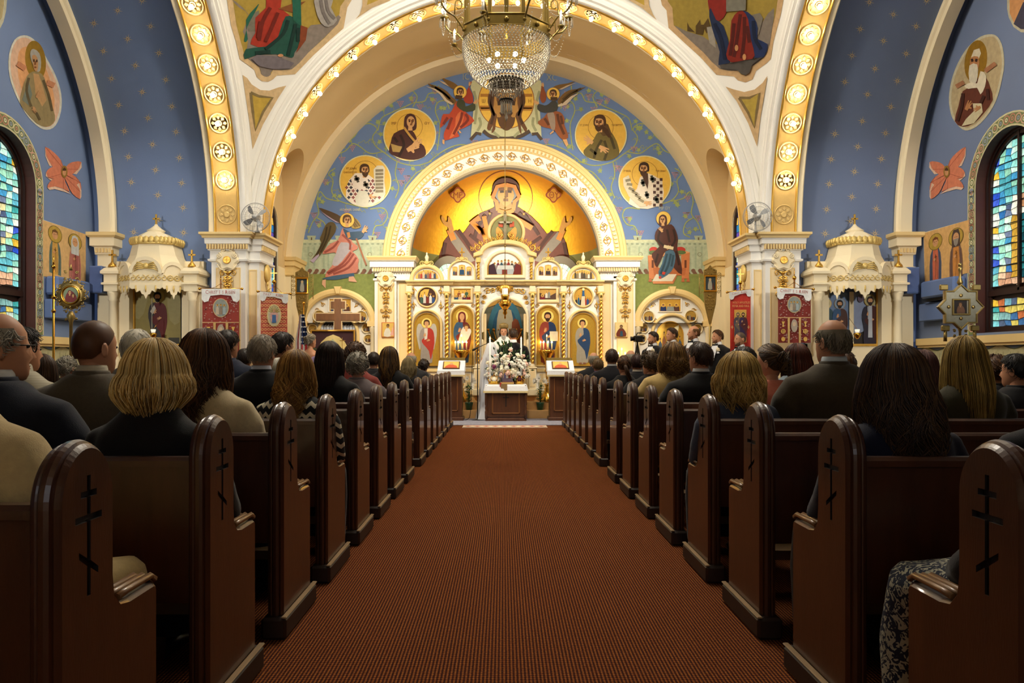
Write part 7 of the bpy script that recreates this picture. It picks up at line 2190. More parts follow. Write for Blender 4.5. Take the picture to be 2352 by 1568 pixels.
for s,nm in((-1,'left'),(1,'right')):
 cx=X0+s*5.86
 sx=lambda x:cx+s*x
 t=thing('icon_shrine',('white carved shrine with a cross-topped canopy around the icon of a soldier saint, left transept'if s<0 else 'white carved shrine with a cross-topped canopy around two blue icons, right transept'),'shrine',(cx,13.2,0))
 b=MB()
 for x0,x1 in((-.74,-.44),(.44,.74)):
  xa,xb=sorted((sx(x0),sx(x1)));b.box(xa,xb,13.12,13.39,0,2.5)
 xa,xb=sorted((sx(-.74),sx(.74)));b.box(xa,xb,13.28,13.39,0,1.5);b.box(xa,xb,13.3,13.39,2.45,2.9)
 b.build('shrine_wall',cream2,t)
 for x in(-.66,.66):
  b=MB()
  b.lathe((sx(x),13.02,0),[(.10,.9),(.10,1.25),(.075,1.3),(.085,1.45),(.075,1.5),(.065,1.55),(.06,2.2),(.075,2.22),(.065,2.25),(.085,2.32),(.09,2.36)],14)
  xa,xb=sorted((sx(x-.11),sx(x+.11)))
  b.rectloft(xa,xb,12.93,13.39,[(0,2.36),(.0,2.46),(.03,2.47),(.03,2.5),(0,2.51),(0,2.63),(.04,2.65),(.04,2.69),(0,2.74),(-.06,2.78)]);b.bbox(xa,xb,12.92,13.39,0,.9,.02)
  b.build('shrine_column',cream2,t)
  b=MB();b.lathe((sx(x),13.0,2.76),[(.07,0),(.06,.04),(.025,.08),(.02,.1)],10);cross3(b,sx(x),13.0,2.85,.2);b.build('corner_cross',gilt,t)
 pl=[(sx(.55),13.0),(sx(.27),12.78),(sx(-.27),12.78),(sx(-.55),13.0)]
 for k,(A,B_)in enumerate(zip(pl[:-1],pl[1:])):
  top=.62 if k==1 else.5
  base=2.46
  arc_=[(.5+.5*cos(a),2.64+(top-.18)*.62*sin(a))for a in[PI*i/14 for i in range(15)]]
  b=MB();panel3(b,A,B_,[(0,base),(1,base)]+arc_,.05);b.build('canopy_panel',cream2,t)
  b=MB();panel3(b,(A[0],A[1]-.031),(B_[0],B_[1]-.031),[(.98,2.62)]+[(.5+.5*cos(a),2.64+(top-.18)*.62*sin(a))for a in[PI*i/14 for i in range(15)]]+[(.5+.40*cos(PI-a),2.64+((top-.18)*.62-.06)*sin(PI-a))for a in[PI*i/14 for i in range(15)]],.03);b.build('panel_arch',cream2,t)
  v=[(0,base),(1,base),(1.0,base-.05),(.92,base-.08),(.84,base-.07),(.78,base-.13),(.68,base-.10),(.62,base-.16),(.56,base-.17),(.5,base-.24),(.44,base-.17),(.38,base-.16),(.32,base-.10),(.22,base-.13),(.16,base-.07),(.08,base-.08),(0,base-.05)]
  b=MB();panel3(b,(A[0],A[1]-.01),(B_[0],B_[1]-.01),v,.025);b.build('valance',cream2,t)
  b=MB()
  dA,dB=Vector((A[0],A[1],0)),Vector((B_[0],B_[1],0))
  for u in(.2,.5,.8):
   b=MB();p=dA.lerp(dB,u);r=.05
   for q in(-1,1):b.tube([p+(dB-dA).normalized()*(r*(1-i/16)*cos(PI/2+q*i*.6)+q*.05)+Vector((0,-.012,2.56+r*(1-i/16)*sin(PI/2+q*i*.6)))for i in range(13)],.007,5)
   b.tube([p+Vector((0,-.015,2.44)),p+Vector((0,-.018,2.38)),p+Vector((0,-.012,2.33))],[.01,.014,.005],5);b.build('panel_scroll',goldlt,t)
  if k==1:
   b=MB();p=dA.lerp(dB,.5)+Vector((0,-.015,2.76));b.ball(p,.05,10,6,(1,.5,1))
   for q in(-1,1):
    for w in range(4):b.tube([p+Vector((q*.03,0,.02-w*.02)),p+Vector((q*.13,-.01,.06-w*.035)),p+Vector((q*.2,0,.0-w*.03))],[.012,.014,.005],5)
   b.build('winged_head_relief',goldlt,t)
 def hexr(w,d,z):return[(sx(.55*w),13.38,z),(sx(.55*w),13.05-d*.05,z),(sx(.27*w),13.05-.27*d,z),(sx(-.27*w),13.05-.27*d,z),(sx(-.55*w),13.05-d*.05,z),(sx(-.55*w),13.38,z)]
 b=MB();b.grid([hexr(.98,.9,2.62),hexr(.95,.85,2.72),hexr(.84,.78,2.82),hexr(.70,.7,2.95),hexr(.62,.62,3.12),hexr(.62,.62,3.18)],sm=False)
 b.grid([hexr(.66,.66,3.18),hexr(.60,.6,3.22),hexr(.42,.45,3.30),hexr(.2,.25,3.36),hexr(.1,.1,3.36)],sm=False)
 b.lathe((cx,13.15,3.32),[(.13,0),(.13,.05),(.15,.07),(.10,.10),(.04,.15),(.02,.18)],12);b.build('roof',cream2,t)
 b=MB()
 ring=hexr(.66,.68,3.15)
 for A,B_ in zip(ring[:-1],ring[1:]):
  for i in range(4):
   p=Vector(A).lerp(Vector(B_),(i+.5)/4);b.ball(p+Vector((0,0,.05)),.045,6,4,(1.2,.6,1.5))
  b.tube([A,B_],.018,6)
 b.build('crown_cresting',goldlt,t)
 b=MB();cross3(b,cx,13.15,3.48,.19);b.build('roof_cross',gilt,t)
 P=Paint(planeY(13.31),off0=.0,step=.0008);yb=795
 if s<0:
  P.poly([(306,655),(415,655),(415,yb),(306,yb)],'#8f824a')
  for pts in([(310,660),(340,660),(330,720),(310,730)],[(385,670),(412,665),(412,740),(390,735)]):P.poly(pts,'#9c9160',2)
  P.poly([(388,775),(412,775),(412,yb),(380,yb)],'#3c3a30')
  stand(P,361.5,672,800,'#3a3436','#5c1c1c','#120c08',beard='#120c08',halo='#a8964c',inner='#5c1c1c')
  P.poly([(345,715),(354,700),(358,708),(350,722)],'#c8c0b0');P.line([(349,672),(349,760)],1.6,'#b0a890')
 else:
  P.poly([(1878,672),(1951,672),(1951,800),(1878,800)],'#6f86a8');P.poly([(1961,672),(2034,672),(2034,795),(1961,795)],'#8c98b4');P.poly([(1961,770),(1985,760),(2034,745),(2034,795),(1961,795)],'#2c241e')
  stand(P,1898,690,790,'#4c6a70','#33505a','#8a6a3c',halo='#d8c890');stand(P,1929,690,795,'#33557c','#4a2c24','#241810',beard='#241810',halo='#8aa0b8')
  stand(P,1999,682,795,'#2c2634','#4a2018','#2c1810',beard='#2c1810',halo='#a8a070',inner='#c8ccd0');P.poly([(1995,702),(2003,702),(2004,775),(1994,775)],'#b8bcc4')
  for x,y in((1977,685),(2022,690)):P.e(x,y,7,9,'#5a4a5c')
  P.poly([(1951,670),(1961,670),(1961,800),(1951,800)],'#e4d4ae')
 P.build('icon',ENAMEL,t,label='painted soldier saint in a red cloak'if s<0 else 'two painted icons of saints on blue grounds')
 P=Paint(planeY(13.305),off0=.0);k=1
 b=MB()
 xa,xb=sorted((sx(-.44),sx(.44)));b.box(xa,xb,13.26,13.31,1.46,1.5);b.box(xa-.0,xa+.02,13.26,13.31,1.5,2.46);b.box(xb-.02,xb,13.26,13.31,1.5,2.46);b.build('icon_frame',gilt,t)
 lp=thing('oil_lamp','small brass oil lamp with a white glass cup before the %s shrine'%nm,'lamp',W(352 if s<0 else 1969,770,12.9))
 p=W(352 if s<0 else 1969,770,12.9)
 b=MB();b.lathe(p,[(.01,-.06),(.04,-.03),(.06,.02),(.05,.04),(.03,.045)],12);b.tube([p+Vector((0,0,.1)),p+Vector((0,.3,.3))],.004,4);b.build('bowl',brass,lp)
 b=MB();b.lathe(p,[(.03,.04),(.04,.09),(.038,.1)],12);b.build('glass_cup',M('milk_glass','#f2ead4',.3,emit=.4),lp)
 # speakers, air conditioners, wall fans
for s,nm,xs_,ys_ in((-1,'left',(204,234),(610,672)),(1,'right',(2084,2113),(613,674))):
 Y=12.95
 t=thing('loudspeaker','blue painted loudspeaker box on the %s pilaster'%nm,'speaker',W(xs_[0],ys_[1],Y))
 b=MB();b.bbox(X_(xs_[0],Y),X_(xs_[1],Y),Y,Y+.22,Z_(ys_[1],Y),Z_(ys_[0],Y),.012);b.build('cabinet',bluebox,t)
 b=MB();b.bbox(X_(xs_[0],Y)+.015,X_(xs_[1],Y)-.015,Y-.008,Y,Z_(ys_[1],Y)+.02,Z_(ys_[0],Y)-.02,.004);b.build('grille',M('blue_cloth','#54699a',.9,bump=.5,bs=300),t)
 b=MB();b.tube([W((xs_[0]+xs_[1])/2,(ys_[0]+ys_[1])/2,Y+.2),W((xs_[0]+xs_[1])/2,(ys_[0]+ys_[1])/2,Y+.34)],.02,8);b.build('bracket',darkmetal,t)
 xe=X0+s*7.0
 t=thing('air_conditioner','blue wall-mounted air conditioner on the %s transept wall'%nm,'air conditioner',(xe,12.2,2.1))
 xa,xb=sorted((xe,xe-s*.2))
 b=MB();b.bbox(xa,xb,11.90,12.85,2.22,2.50,.03);b.build('housing',bluebox,t)
 b=MB()
 for k in range(3):b.box(xa+.02 if s>0 else xb-.17,xb-.01 if s<0 else xa+.17,11.95,12.8,2.17+k*.018,2.178+k*.018)
 b.build('vent_slats',darkmetal,t)
 xa,xb=sorted((xe,xe-s*.12));b=MB();b.bbox(xa,xb,11.88,13.05,1.86,2.15,.015);b.build('duct_cover',bluebox,t)
for s,nm,px,py in((-1,'left',587,499),(1,'right',1740,497)):
 Y=13.05;c=W(px,py,Y);r=33*Y/F
 t=thing('wall_fan','grey wire-caged fan standing on the %s pier capital'%nm,'fan',(c.x,13.2,3.36))
 grey=M('fan_grey','#a9aaa8',.4,metal=.3)
 b=MB()
 for rr,dy in((r,0),(r*.97,-.04),(r*.97,.04),(r*.66,-.06),(r*.35,-.065)):b.tube([c+Vector((rr*cos(a),dy,rr*sin(a)))for a in[2*PI*i/32 for i in range(33)]],.003 if rr<r else.006,4)
 for k in range(28):
  a=2*PI*k/28;u=Vector((cos(a),0,sin(a)))
  b.tube([c+u*.04+Vector((0,-.07,0)),c+u*r*.6+Vector((0,-.062,0)),c+u*r+Vector((0,0,0))],.0018,3,caps=False)
 b.build('cage',grey,t)
 for k in range(4):
  a=2*PI*k/4+.5
  b=MB();rows=[]
  for i in range(6):
   rr=.05+(r*.88-.05)*i/5;w=.25+.35*sin(PI*(i+.8)/6)
   rows.append([c+Vector((rr*cos(a+w*(j/4-.3)),-.02+.05*(j/4-.5),rr*sin(a+w*(j/4-.3))))for j in range(5)])
  b.grid(rows);b.build('blade',M('fan_blade','#8b8f93',.35),t)
 b=MB();b.lathe(c,[(0,.075),(.04,.07),(.045,.05),(.04,.03),(.06,0),(.07,-.06),(.05,-.12),(0,-.13)],16,axis='Y');b.build('motor',grey,t)
 b=MB();b.tube([c+Vector((0,.1,0)),c+Vector((0,.12,-.12)),(c.x,c.y+.1,3.40),(c.x,c.y+.1,3.36)],[.018,.018,.02,.05],8);b.build('stand',grey,t)
 # banners
def banner(label,x0,x1,yt,yb,Y,base,draw,text,dx=0.0,pole=True):
 """cloth banner on a crossbar; dx = pixels the right end of the bar stands lower"""
 t=thing('church_banner',label,'banner',(X_((x0+x1)/2,Y),Y,0))
 cx=(x0+x1)/2;w=x1-x0
 sh=lambda x:yt+dx*(x-x0)/w
 b=MB()
 pts=[(x0,sh(x0)),(x1,sh(x1)),(x1-w*.01,yb),(x0+w*.01,yb)]
 n=14
 b.grid([[W(x0+w*i/n,sh(x0+w*i/n)+(yb-sh(x0+w*i/n))*j/6,Y+.008*sin(i*1.3+j))for i in range(n+1)]for j in range(7)],sm=True)
 b.grid([[W(x0+w*i/n,sh(x0+w*i/n)+(yb-sh(x0+w*i/n))*j/6,Y+.012+.008*sin(i*1.3+j))for i in range(n+1)]for j in range(7)],sm=True)
 b.build('cloth',M('banner_'+base,base,.75,var=.3,vs_=50),t)
 P=Paint(planeY(Y-.012),off0=0,step=.0008);draw(P,x0,x1,yt,yb,sh);P.build('embroidery',PAINT,t)
 P=Paint(planeY(Y-.022),off0=0,step=.001)
 h=w*.16
 va=[(x0-2,sh(x0)),(x1+2,sh(x1)),(x1+2,sh(x1)+h*1.8),(x1-w*.05,sh(x1)+h*2.3),(x1-w*.16,sh(x1)+h*2.1),(x1-w*.22,sh(x1)+h*1.2),(cx,sh(cx)+h*1.0),(x0+w*.22,sh(x0)+h*1.2),(x0+w*.16,sh(x0)+h*2.1),(x0+w*.05,sh(x0)+h*2.3),(x0-2,sh(x0)+h*1.8)]
 P.poly(va,'#e6e6e2')
 for i,(wd,u)in enumerate(text):
  xx=x0+w*u;P.text(wd[0],xx,sh(xx)+h*.85,h*.62,'#a8342c',wscale=.8,rot=math.atan2(dx,w));P.text(wd[1:],xx+h*.55,sh(xx)+h*.85,h*.55,'#b87a70',wscale=.75,rot=math.atan2(dx,w))
 P.build('valance',PAINT,t,label='white scalloped valance with red lettering')
 b=MB();A,B_=W(x0-7,sh(x0),Y),W(x1+7,sh(x1),Y);b.tube([A,B_],.011,8);b.ball(A,.022,8,6);b.ball(B_,.022,8,6);b.build('crossbar',brass,t)
 b=MB();b.tube([W(cx,yt-20,Y+.04),(X_(cx,Y),Y+.04,0)],.014,8);b.build('pole',M('pole_wood','#7c4f22',.4,var=.2),t)
 b=MB();p=W(cx,yt-22,Y+.04);b.ball(p,.035 if dx else.015,8,6);(cross3(b,p.x,p.y,p.z+.03,.2,.01)if abs(dx)>5 else b.tube([p,p+Vector((0,0,.15))],[.01,.002],6));b.tube([W(cx,yt-12,Y+.03),W(cx-12,yt-4,Y),A.lerp(B_,.25)],.004,4);b.tube([W(cx,yt-12,Y+.03),W(cx+12,yt-4,Y),A.lerp(B_,.75)],.004,4);b.build('finial',brass,t)
def draw_red(P,x0,x1,yt,yb,sh):
 w=x1-x0;cx=(x0+x1)/2
 r0=random.Random(4)
 for i in range(150):x,y=r0.uniform(x0+3,x1-3),r0.uniform(yt+20,yb-4);P.off=.0008;P.poly([(x-2.2,y),(x,y-1.2),(x+2.2,y),(x,y+1.2)],'#b08a80')
 ey=yt+w*.52;P.e(cx,ey,w*.22,w*.26,'#c8a878');P.e(cx,ey,w*.20,w*.24,'#8a9088');crowd(P,cx-w*.14,cx+w*.14,ey-w*.16,ey+w*.18,['#b8a890','#8a7a68','#9ca8a8'],r0,3)
 yl=yt+w*.92;P.line([(x0,yl),(x1,yl)],2,'#c8a070')
 for u in(.33,.67):P.poly([(x0+w*u-w*.035,yl),(x0+w*u+w*.035,yl),(x0+w*u+w*.03,yb),(x0+w*u-w*.03,yb)],'#c9a565')
 for u in(.16,.84):
  x=x0+w*u;P.poly([(x-w*.05,yl+w*.12),(x+w*.05,yl+w*.12),(x+w*.01,yl+w*.22),(x+w*.035,yl+w*.28),(x-w*.035,yl+w*.28),(x-w*.01,yl+w*.22)],'#d8b45c')
  P.ring(x,yl+w*.42,w*.05,w*.07,'#d8b45c');P.lines([[(x-w*.05,yl+w*.42),(x+w*.05,yl+w*.42)],[(x,yl+w*.37),(x,yl+w*.47)]],1.6,'#d8b45c');P.e(x,yl+w*.66,w*.06,w*.07,'#cfa452')
 P.e(cx,yl+w*.25,w*.10,w*.2,'#a89a88');P.e(cx,yl+w*.2,w*.05,w*.07,'#c8b090')
def draw_orange(P,x0,x1,yt,yb,sh):
 w=x1-x0;cx=(x0+x1)/2
 r0=random.Random(6)
 for i in range(8):
  for j in range(18):
   x,y=x0+w*(i+.5+(j%2)*.5)/8.5,yt+14+(yb-yt-16)*j/18
   P.off=.0008;P.ring(x,y,2.0,3.2,'#e6b478',8)
 cy=yt+w*.9
 P.e(cx,cy,w*.27,w*.42,'#e0c888');P.e(cx,cy,w*.24,w*.39,'#c9c0a0')
 for k in range(9):a=PI+PI*(k+.5)/9;P.line([(cx+w*.08*cos(a),cy-w*.1+w*.08*sin(a)),(cx+w*.22*cos(a),cy-w*.12+w*.26*sin(a))],1.6,'#b09848')
 P.poly([(cx-w*.13,cy-w*.1),(cx+w*.13,cy-w*.1),(cx+w*.16,cy+w*.05),(cx+w*.1,cy+w*.24),(cx-w*.1,cy+w*.24),(cx-w*.16,cy+w*.05)],'#d8a89c');P.poly([(cx-w*.07,cy-w*.02),(cx+w*.07,cy-w*.02),(cx+w*.08,cy+w*.28),(cx-w*.08,cy+w*.28)],'#4a6ea0');P.e(cx,cy-w*.17,w*.05,w*.06,'#c89a74')
def draw_scarlet(P,x0,x1,yt,yb,sh):
 w=x1-x0;cx=(x0+x1)/2
 P.text('HOLY APOSTLES',x0+w*.12,yt+w*.55,w*.1,'#e0b070',wscale=.8);P.text('PETER AND PAUL',x0+w*.1,yt+w*.72,w*.1,'#e0b070',wscale=.75)
 P.poly([(x0+w*.2,yt+w*.85),(x1-w*.2,yt+w*.85),(x1-w*.2,yt+w*2.45),(x0+w*.2,yt+w*2.45)],'#d8a04c')
 stand(P,cx-w*.12,yt+w*1.0,yt+w*2.25,'#54505c','#7a6a58','#6a6050',beard='#6a6050',halo='#e0b860');stand(P,cx+w*.14,yt+w*1.0,yt+w*2.25,'#3a2c50','#54282c','#3a2818',beard='#3a2818',halo='#e0b860')
 for u,v in((.1,1.7),(.9,1.7),(.1,3.0),(.9,3.0)):P.lines([[(x0+w*u-2.5,yt+w*v),(x0+w*u+2.5,yt+w*v)],[(x0+w*u,yt+w*v-4),(x0+w*u,yt+w*v+4)]],1.3,'#e8c080')
banner('red brocade banner reading CHRIST IS RISEN before the left pier',465,549,663,850,12.75,'#8f3024',draw_red,[('CHRIST',.08),('IS',.45),('RISEN',.62)])
banner('orange patterned banner with a blue-robed figure, left of the side altar',599,660,669,850,13.0,'#c8604a',draw_orange,[('TRULY',.08),('RISEN',.56)],dx=6)
banner('dark red brocade banner reading CHRIST IS RISEN before the right pier',1787,1862,660,787,12.75,'#7a2014',draw_red,[('CHRIST',.06),('IS',.46),('RISEN',.64)],dx=4)
banner('narrow scarlet banner with two standing saints beside the right pier',1677,1724,671,850,13.1,'#c03020',draw_scarlet,[('CHRIST',.1),('RISEN',.55)],dx=-7)
# processional icons of pierced metal
def filigree(b,c,rx,rz,y,n,r0,t=.006):
 for k in range(n):
  a=2*PI*(k+.5)/n
  x,z=c.x+rx*cos(a),c.z+rz*sin(a)
  b.tube(spiral(x,z,rx*.27,a,1.4,y,12,.15,1 if k%2 else-1),t,5);b.ball((x,y,z),t*2.2,6,4)
r0=random.Random(1)
Y=9.6;c=W(163,677,Y)
t=thing('processional_icon','pierced brass processional icon with a round picture, left transept','processional icon',(c.x,Y,0))
b=MB();b.lathe(c,[(.115,0),(.12,.02),(.10,.03),(.095,.01)],32,axis='Y');b.build('round_frame',brass,t)
b=MB();b.lathe(c,[(.175,.0),(.175,.006),(.10,.006)],32,axis='Y')
filigree(b,c,.17,.17,Y,14,r0);filigree(b,c+Vector((0,0,.24)),.08,.08,Y,6,r0);filigree(b,c+Vector((0,0,-.25)),.07,.09,Y,6,r0)
for k in range(6):a=PI/6+k*PI/3;b.ball(c+Vector((.15*cos(a),-.015,.15*sin(a))),.016,8,6)
b.lathe(c+Vector((0,0,-.2)),[(.02,0),(.05,-.06),(.02,-.14),(.015,-1.0),(.015,-(c.z-.2))],10);b.tube([c+Vector((0,0,.3)),c+Vector((0,0,.38))],[.02,.004],6);b.build('pierced_plate',oldbrass,t)
P=Paint(planeY(Y-.012),off0=0);P.e(163,677,17.6,17.6,'#7a8a6a',32);P.poly([(150,690),(152,676),(160,668),(170,672),(178,690),(164,694)],'#7a2c2c',2);head(P,160,672,9,.4,veil='#6a2028');head(P,168,678,7,-.4,hair='#5a3c1c');P.build('picture',ENAMEL,t)
b=MB();p=W(123,612,9.0);b.tube([p,(p.x,9.0,0)],.014,8)
for z in(p.z,p.z-.35,p.z-.51,p.z-1.2):b.ball((p.x,9.0,z),.026,8,6)
b.tube([p,p+Vector((0,0,.12))],[.012,.004],6);b.build('brass_pole',brass,label='slender brass processional pole beside the left window',cat='pole')
Y=9.6;c=W(2205,705,Y)
t=thing('processional_icon','silver star-shaped processional icon with a square picture, right transept','processional icon',(c.x,Y,0))
st8=[]
for k in range(4):
 a=k*PI/2;u,v=Vector((cos(a),sin(a))),Vector((-sin(a),cos(a)))
 for q in(u*.20+v*-.20,u*.20+v*-.09,u*.285,u*.20+v*.09):st8.append((c.x+q.x,c.z+q.y))
b=MB();b.prism(st8,Y-.02,Y+.02,.012);b.build('star_plate',silver,t)
b=MB();frame(b,st8,offset_poly(st8,.018),Y-.035,Y-.015,.004)
frame(b,[(c.x+x,c.z+z)for x,z in((-.11,-.1),(-.11,.1),(.11,.1),(.11,-.1))],[(c.x+x,c.z+z)for x,z in((-.09,-.08),(-.09,.08),(.09,.08),(.09,-.08))],Y-.04,Y-.01,.004)
for q in((-.2,.24),(.2,.24),(-.18,-.26),(.18,-.26)):b.bbox(c.x+q[0]-.05,c.x+q[0]+.05,Y-.02,Y+.02,c.z+q[1]-.035,c.z+q[1]+.035,.01);b.tube([(c.x+q[0],Y,c.z+q[1]-.03),(c.x+q[0],Y,c.z+q[1]-(.03 if q[1]>0 else.16))],.02,6)
filigree(b,c+Vector((0,0,-.32)),.08,.06,Y,6,r0)
for q in((-.15,0),(.15,0),(0,.14),(0,-.14)):b.ball((c.x+q[0],Y-.025,c.z+q[1]),.022,8,6,(1,.4,1))
b.lathe(c,[(.012,-c.z),(.015,-.3),(.03,-.26),(.01,-.2)],8);b.lathe(c,[(.02,.27),(.035,.3),(.015,.36),(.012,.44),(.03,.47),(.012,.5)],10);b.ball(c+Vector((0,0,.52)),.024,8,6);b.build('mounts',oldbrass,t)
P=Paint(planeY(Y-.022),off0=0);P.poly([(2189,690),(2221,690),(2221,720),(2189,720)],'#241a14');P.poly([(2198,720),(2200,704),(2206,700),(2214,706),(2216,720)],'#6a4a34',2);head(P,2206,699,9,0,'#9a7048');P.build('picture',ENAMEL,t)
for s,nm,px,py in((-1,'left',694,656),(1,'right',1631,651)):
 Y=15.2;c=W(px,py,Y)
 t=thing('processional_lantern','filigree brass processional icon with a dark rectangular picture, %s corner of the sanctuary'%nm,'processional icon',(c.x,Y,0))
 b=MB();frame(b,[(c.x+x,c.z+z)for x,z in((-.125,-.16),(-.125,.16),(.125,.16),(.125,-.16))],[(c.x+x,c.z+z)for x,z in((-.095,-.13),(-.095,.13),(.095,.13),(.095,-.13))],Y-.03,Y,.006);b.build('picture_frame',brass,t)
 b=MB()
 for q in(-1,1):
  for k in range(5):b.tube(spiral(c.x+q*.17,c.z-.16+k*.085,.04,0,1.4,Y,12,.15,q),.006,5)
  b.tube([(c.x+q*.21,Y,c.z-.26),(c.x+q*.21,Y,c.z+.2)],.007,5)
 b.prism([(c.x-.13,c.z+.16),(c.x+.13,c.z+.16),(c.x+.13,c.z+.26),(c.x+.05,c.z+.30),(c.x,c.z+.36),(c.x-.05,c.z+.30),(c.x-.13,c.z+.26)],Y-.012,Y+.012,.006)
 b.prism([(c.x-.13,c.z-.16),(c.x+.13,c.z-.16),(c.x+.11,c.z-.4),(c.x+.02,c.z-.78),(c.x-.02,c.z-.78),(c.x-.11,c.z-.4)],Y-.012,Y+.012,.006)
 filigree(b,c+Vector((0,0,.24)),.09,.06,Y-.015,8,r0,.005);filigree(b,c+Vector((0,0,-.36)),.08,.14,Y-.015,12,r0,.005);filigree(b,c+Vector((0,0,-.36)),.035,.09,Y-.015,8,r0,.005)
 b.tube([(c.x,Y+.02,0),(c.x,Y+.02,c.z)],.014,8);b.build('filigree',oldbrass,t)
 P=Paint(planeY(Y-.004),off0=0);P.poly([(px-12,py-16),(px+12,py-16),(px+12,py+16),(px-12,py+16)],'#33424c');P.poly([(px-5,py+12),(px-3,py-6),(px+2,py-10),(px+5,py+12)],'#a8a89c',2);P.e(px,py-9,3,3.5,'#c8b088');P.poly([(px+5,py+14),(px+7,py-4),(px+11,py+14)],'#5c3424');P.build('picture',ENAMEL,t)
 # chandelier
CHX,CHY=X0,9.0
ch=thing('chandelier','octagonal brass chandelier with a beaded crystal bowl and candle arms above the crossing','chandelier',(CHX,CHY,3.98))
chb=M('chandelier_brass','#a08a4c',.35,metal=.85,var=.2,vs_=20)
crys=M('crystal_bead','#f4f0e4',.08,var=.03,trans=.35,spec=.9)
c0=Vector((CHX,CHY,0))
o8=lambda r,z,o=PI/8:[c0+Vector((r*cos(o+k*PI/4),r*sin(o+k*PI/4),z))for k in range(8)]
b=MB();b.grid([o8(.50,4.86),o8(.515,4.87),o8(.515,4.98),o8(.50,5.0),o8(.485,4.99),o8(.485,4.86)],closed_u=True,closed_v=False,sm=False)
for rr,z in((.52,4.865),(.52,4.985)):b.tube(o8(rr,z)+o8(rr,z)[:1],.010,5)
for k,p in enumerate(o8(.517,4.925)):b.ball(p,.022,8,6)
for k,p in enumerate(o8(.482,4.925,0)):b.ball(p,.028,8,6)
b.build('ring',chb,ch,label='octagonal riveted brass ring')
b=MB()
for r_,z in((.50,0),(.47,0)):
 for k,p in enumerate(o8(r_,0)):b.box(p.x-.012,p.x+.012,p.y-.012,p.y+.012,4.9,6.3)
b.grid([o8(.45,6.25),o8(.46,6.25),o8(.46,6.35),o8(.45,6.35)],closed_u=True,sm=False)
b.lathe(c0,[(.02,4.9),(.03,5.5),(.05,6.0),(.08,6.3),(.03,6.6),(.015,6.7),(.015,9.55)],10)
for p in o8(.45,6.3):b.tube([p,c0+Vector((0,0,6.9))],.012,5)
b.build('uprights',chb,ch)
def bowl_r(z):
 pts=[(4.86,.495),(4.78,.50),(4.68,.49),(4.58,.455),(4.48,.39),(4.40,.30),(4.35,.20)]
 for(z1,r1),(z2,r2)in zip(pts,pts[1:]):
  if z2<=z<=z1:return r1+(r2-r1)*(z1-z)/(z1-z2)
 return.2
b=MB()
bead=[]
z=4.85
rows=0
while z>4.34:
 r=bowl_r(z);n=max(24,int(2*PI*r/.040))
 for k in range(n):
  a=2*PI*(k+.5*(rows%2))/n;bead.append((c0+Vector((r*cos(a),r*sin(a),z)),.0125))
 z-=.026;rows+=1
for i in range(9):
 z=4.39-i*.026;r=.19-.012*i-(.03 if i>5 else 0);n=int(2*PI*r/.026)
 for k in range(n):a=2*PI*k/n;bead.append((c0+Vector((r*cos(a),r*sin(a),z)),.010))
for p,r in bead:
 b.add([p+Vector(v)*r for v in((1,0,0),(0,1,0),(-1,0,0),(0,-1,0),(0,0,1.1),(0,0,-1.1))],[(0,1,4),(1,2,4),(2,3,4),(3,0,4),(1,0,5),(2,1,5),(3,2,5),(0,3,5)],True)
b.build('bead_net',crys,ch,kind='stuff',label='glittering net of crystal beads')
for k in range(16):
 a=2*PI*k/16;rr=.06
 b=MB();b.lathe(c0+Vector((rr*cos(a),rr*sin(a),0)),[(0,4.05),(.009,4.07),(.006,4.17)],6);b.build('crystal_drop',crys,ch);a+=.2;rr=.19;b=MB();b.lathe(c0+Vector((rr*cos(a),rr*sin(a),0)),[(0,4.27),(.008,4.29),(.005,4.37)],6);b.build('crystal_drop',crys,ch)
b=MB()
b.lathe(c0,[(0,3.955),(.012,3.98),(.02,4.0),(.012,4.03),(.01,4.06)],10);b.build('pendant_drop',crys,ch)
b=MB();b.lathe(c0,[(.20,4.40),(.205,4.415),(.19,4.43)],24);b.lathe(c0,[(.08,4.185),(.085,4.195),(.075,4.205)],16);b.build('lower_hoops',darkmetal,ch)
flame=M('candle_bulb','#fff2d8',.3,emit=24,ecol='#ffe2b0')
wax=M('candle_tube','#f2eee2',.5)
b=MB()
for k in range(6):a=2*PI*k/6;b.ball(c0+Vector((.2*cos(a),.2*sin(a),4.66)),.028,8,6)
b.build('bowl_bulbs',M('bowl_bulb','#fff2d8',.3,emit=55,ecol='#ffe2b0'),ch)
strings=[]
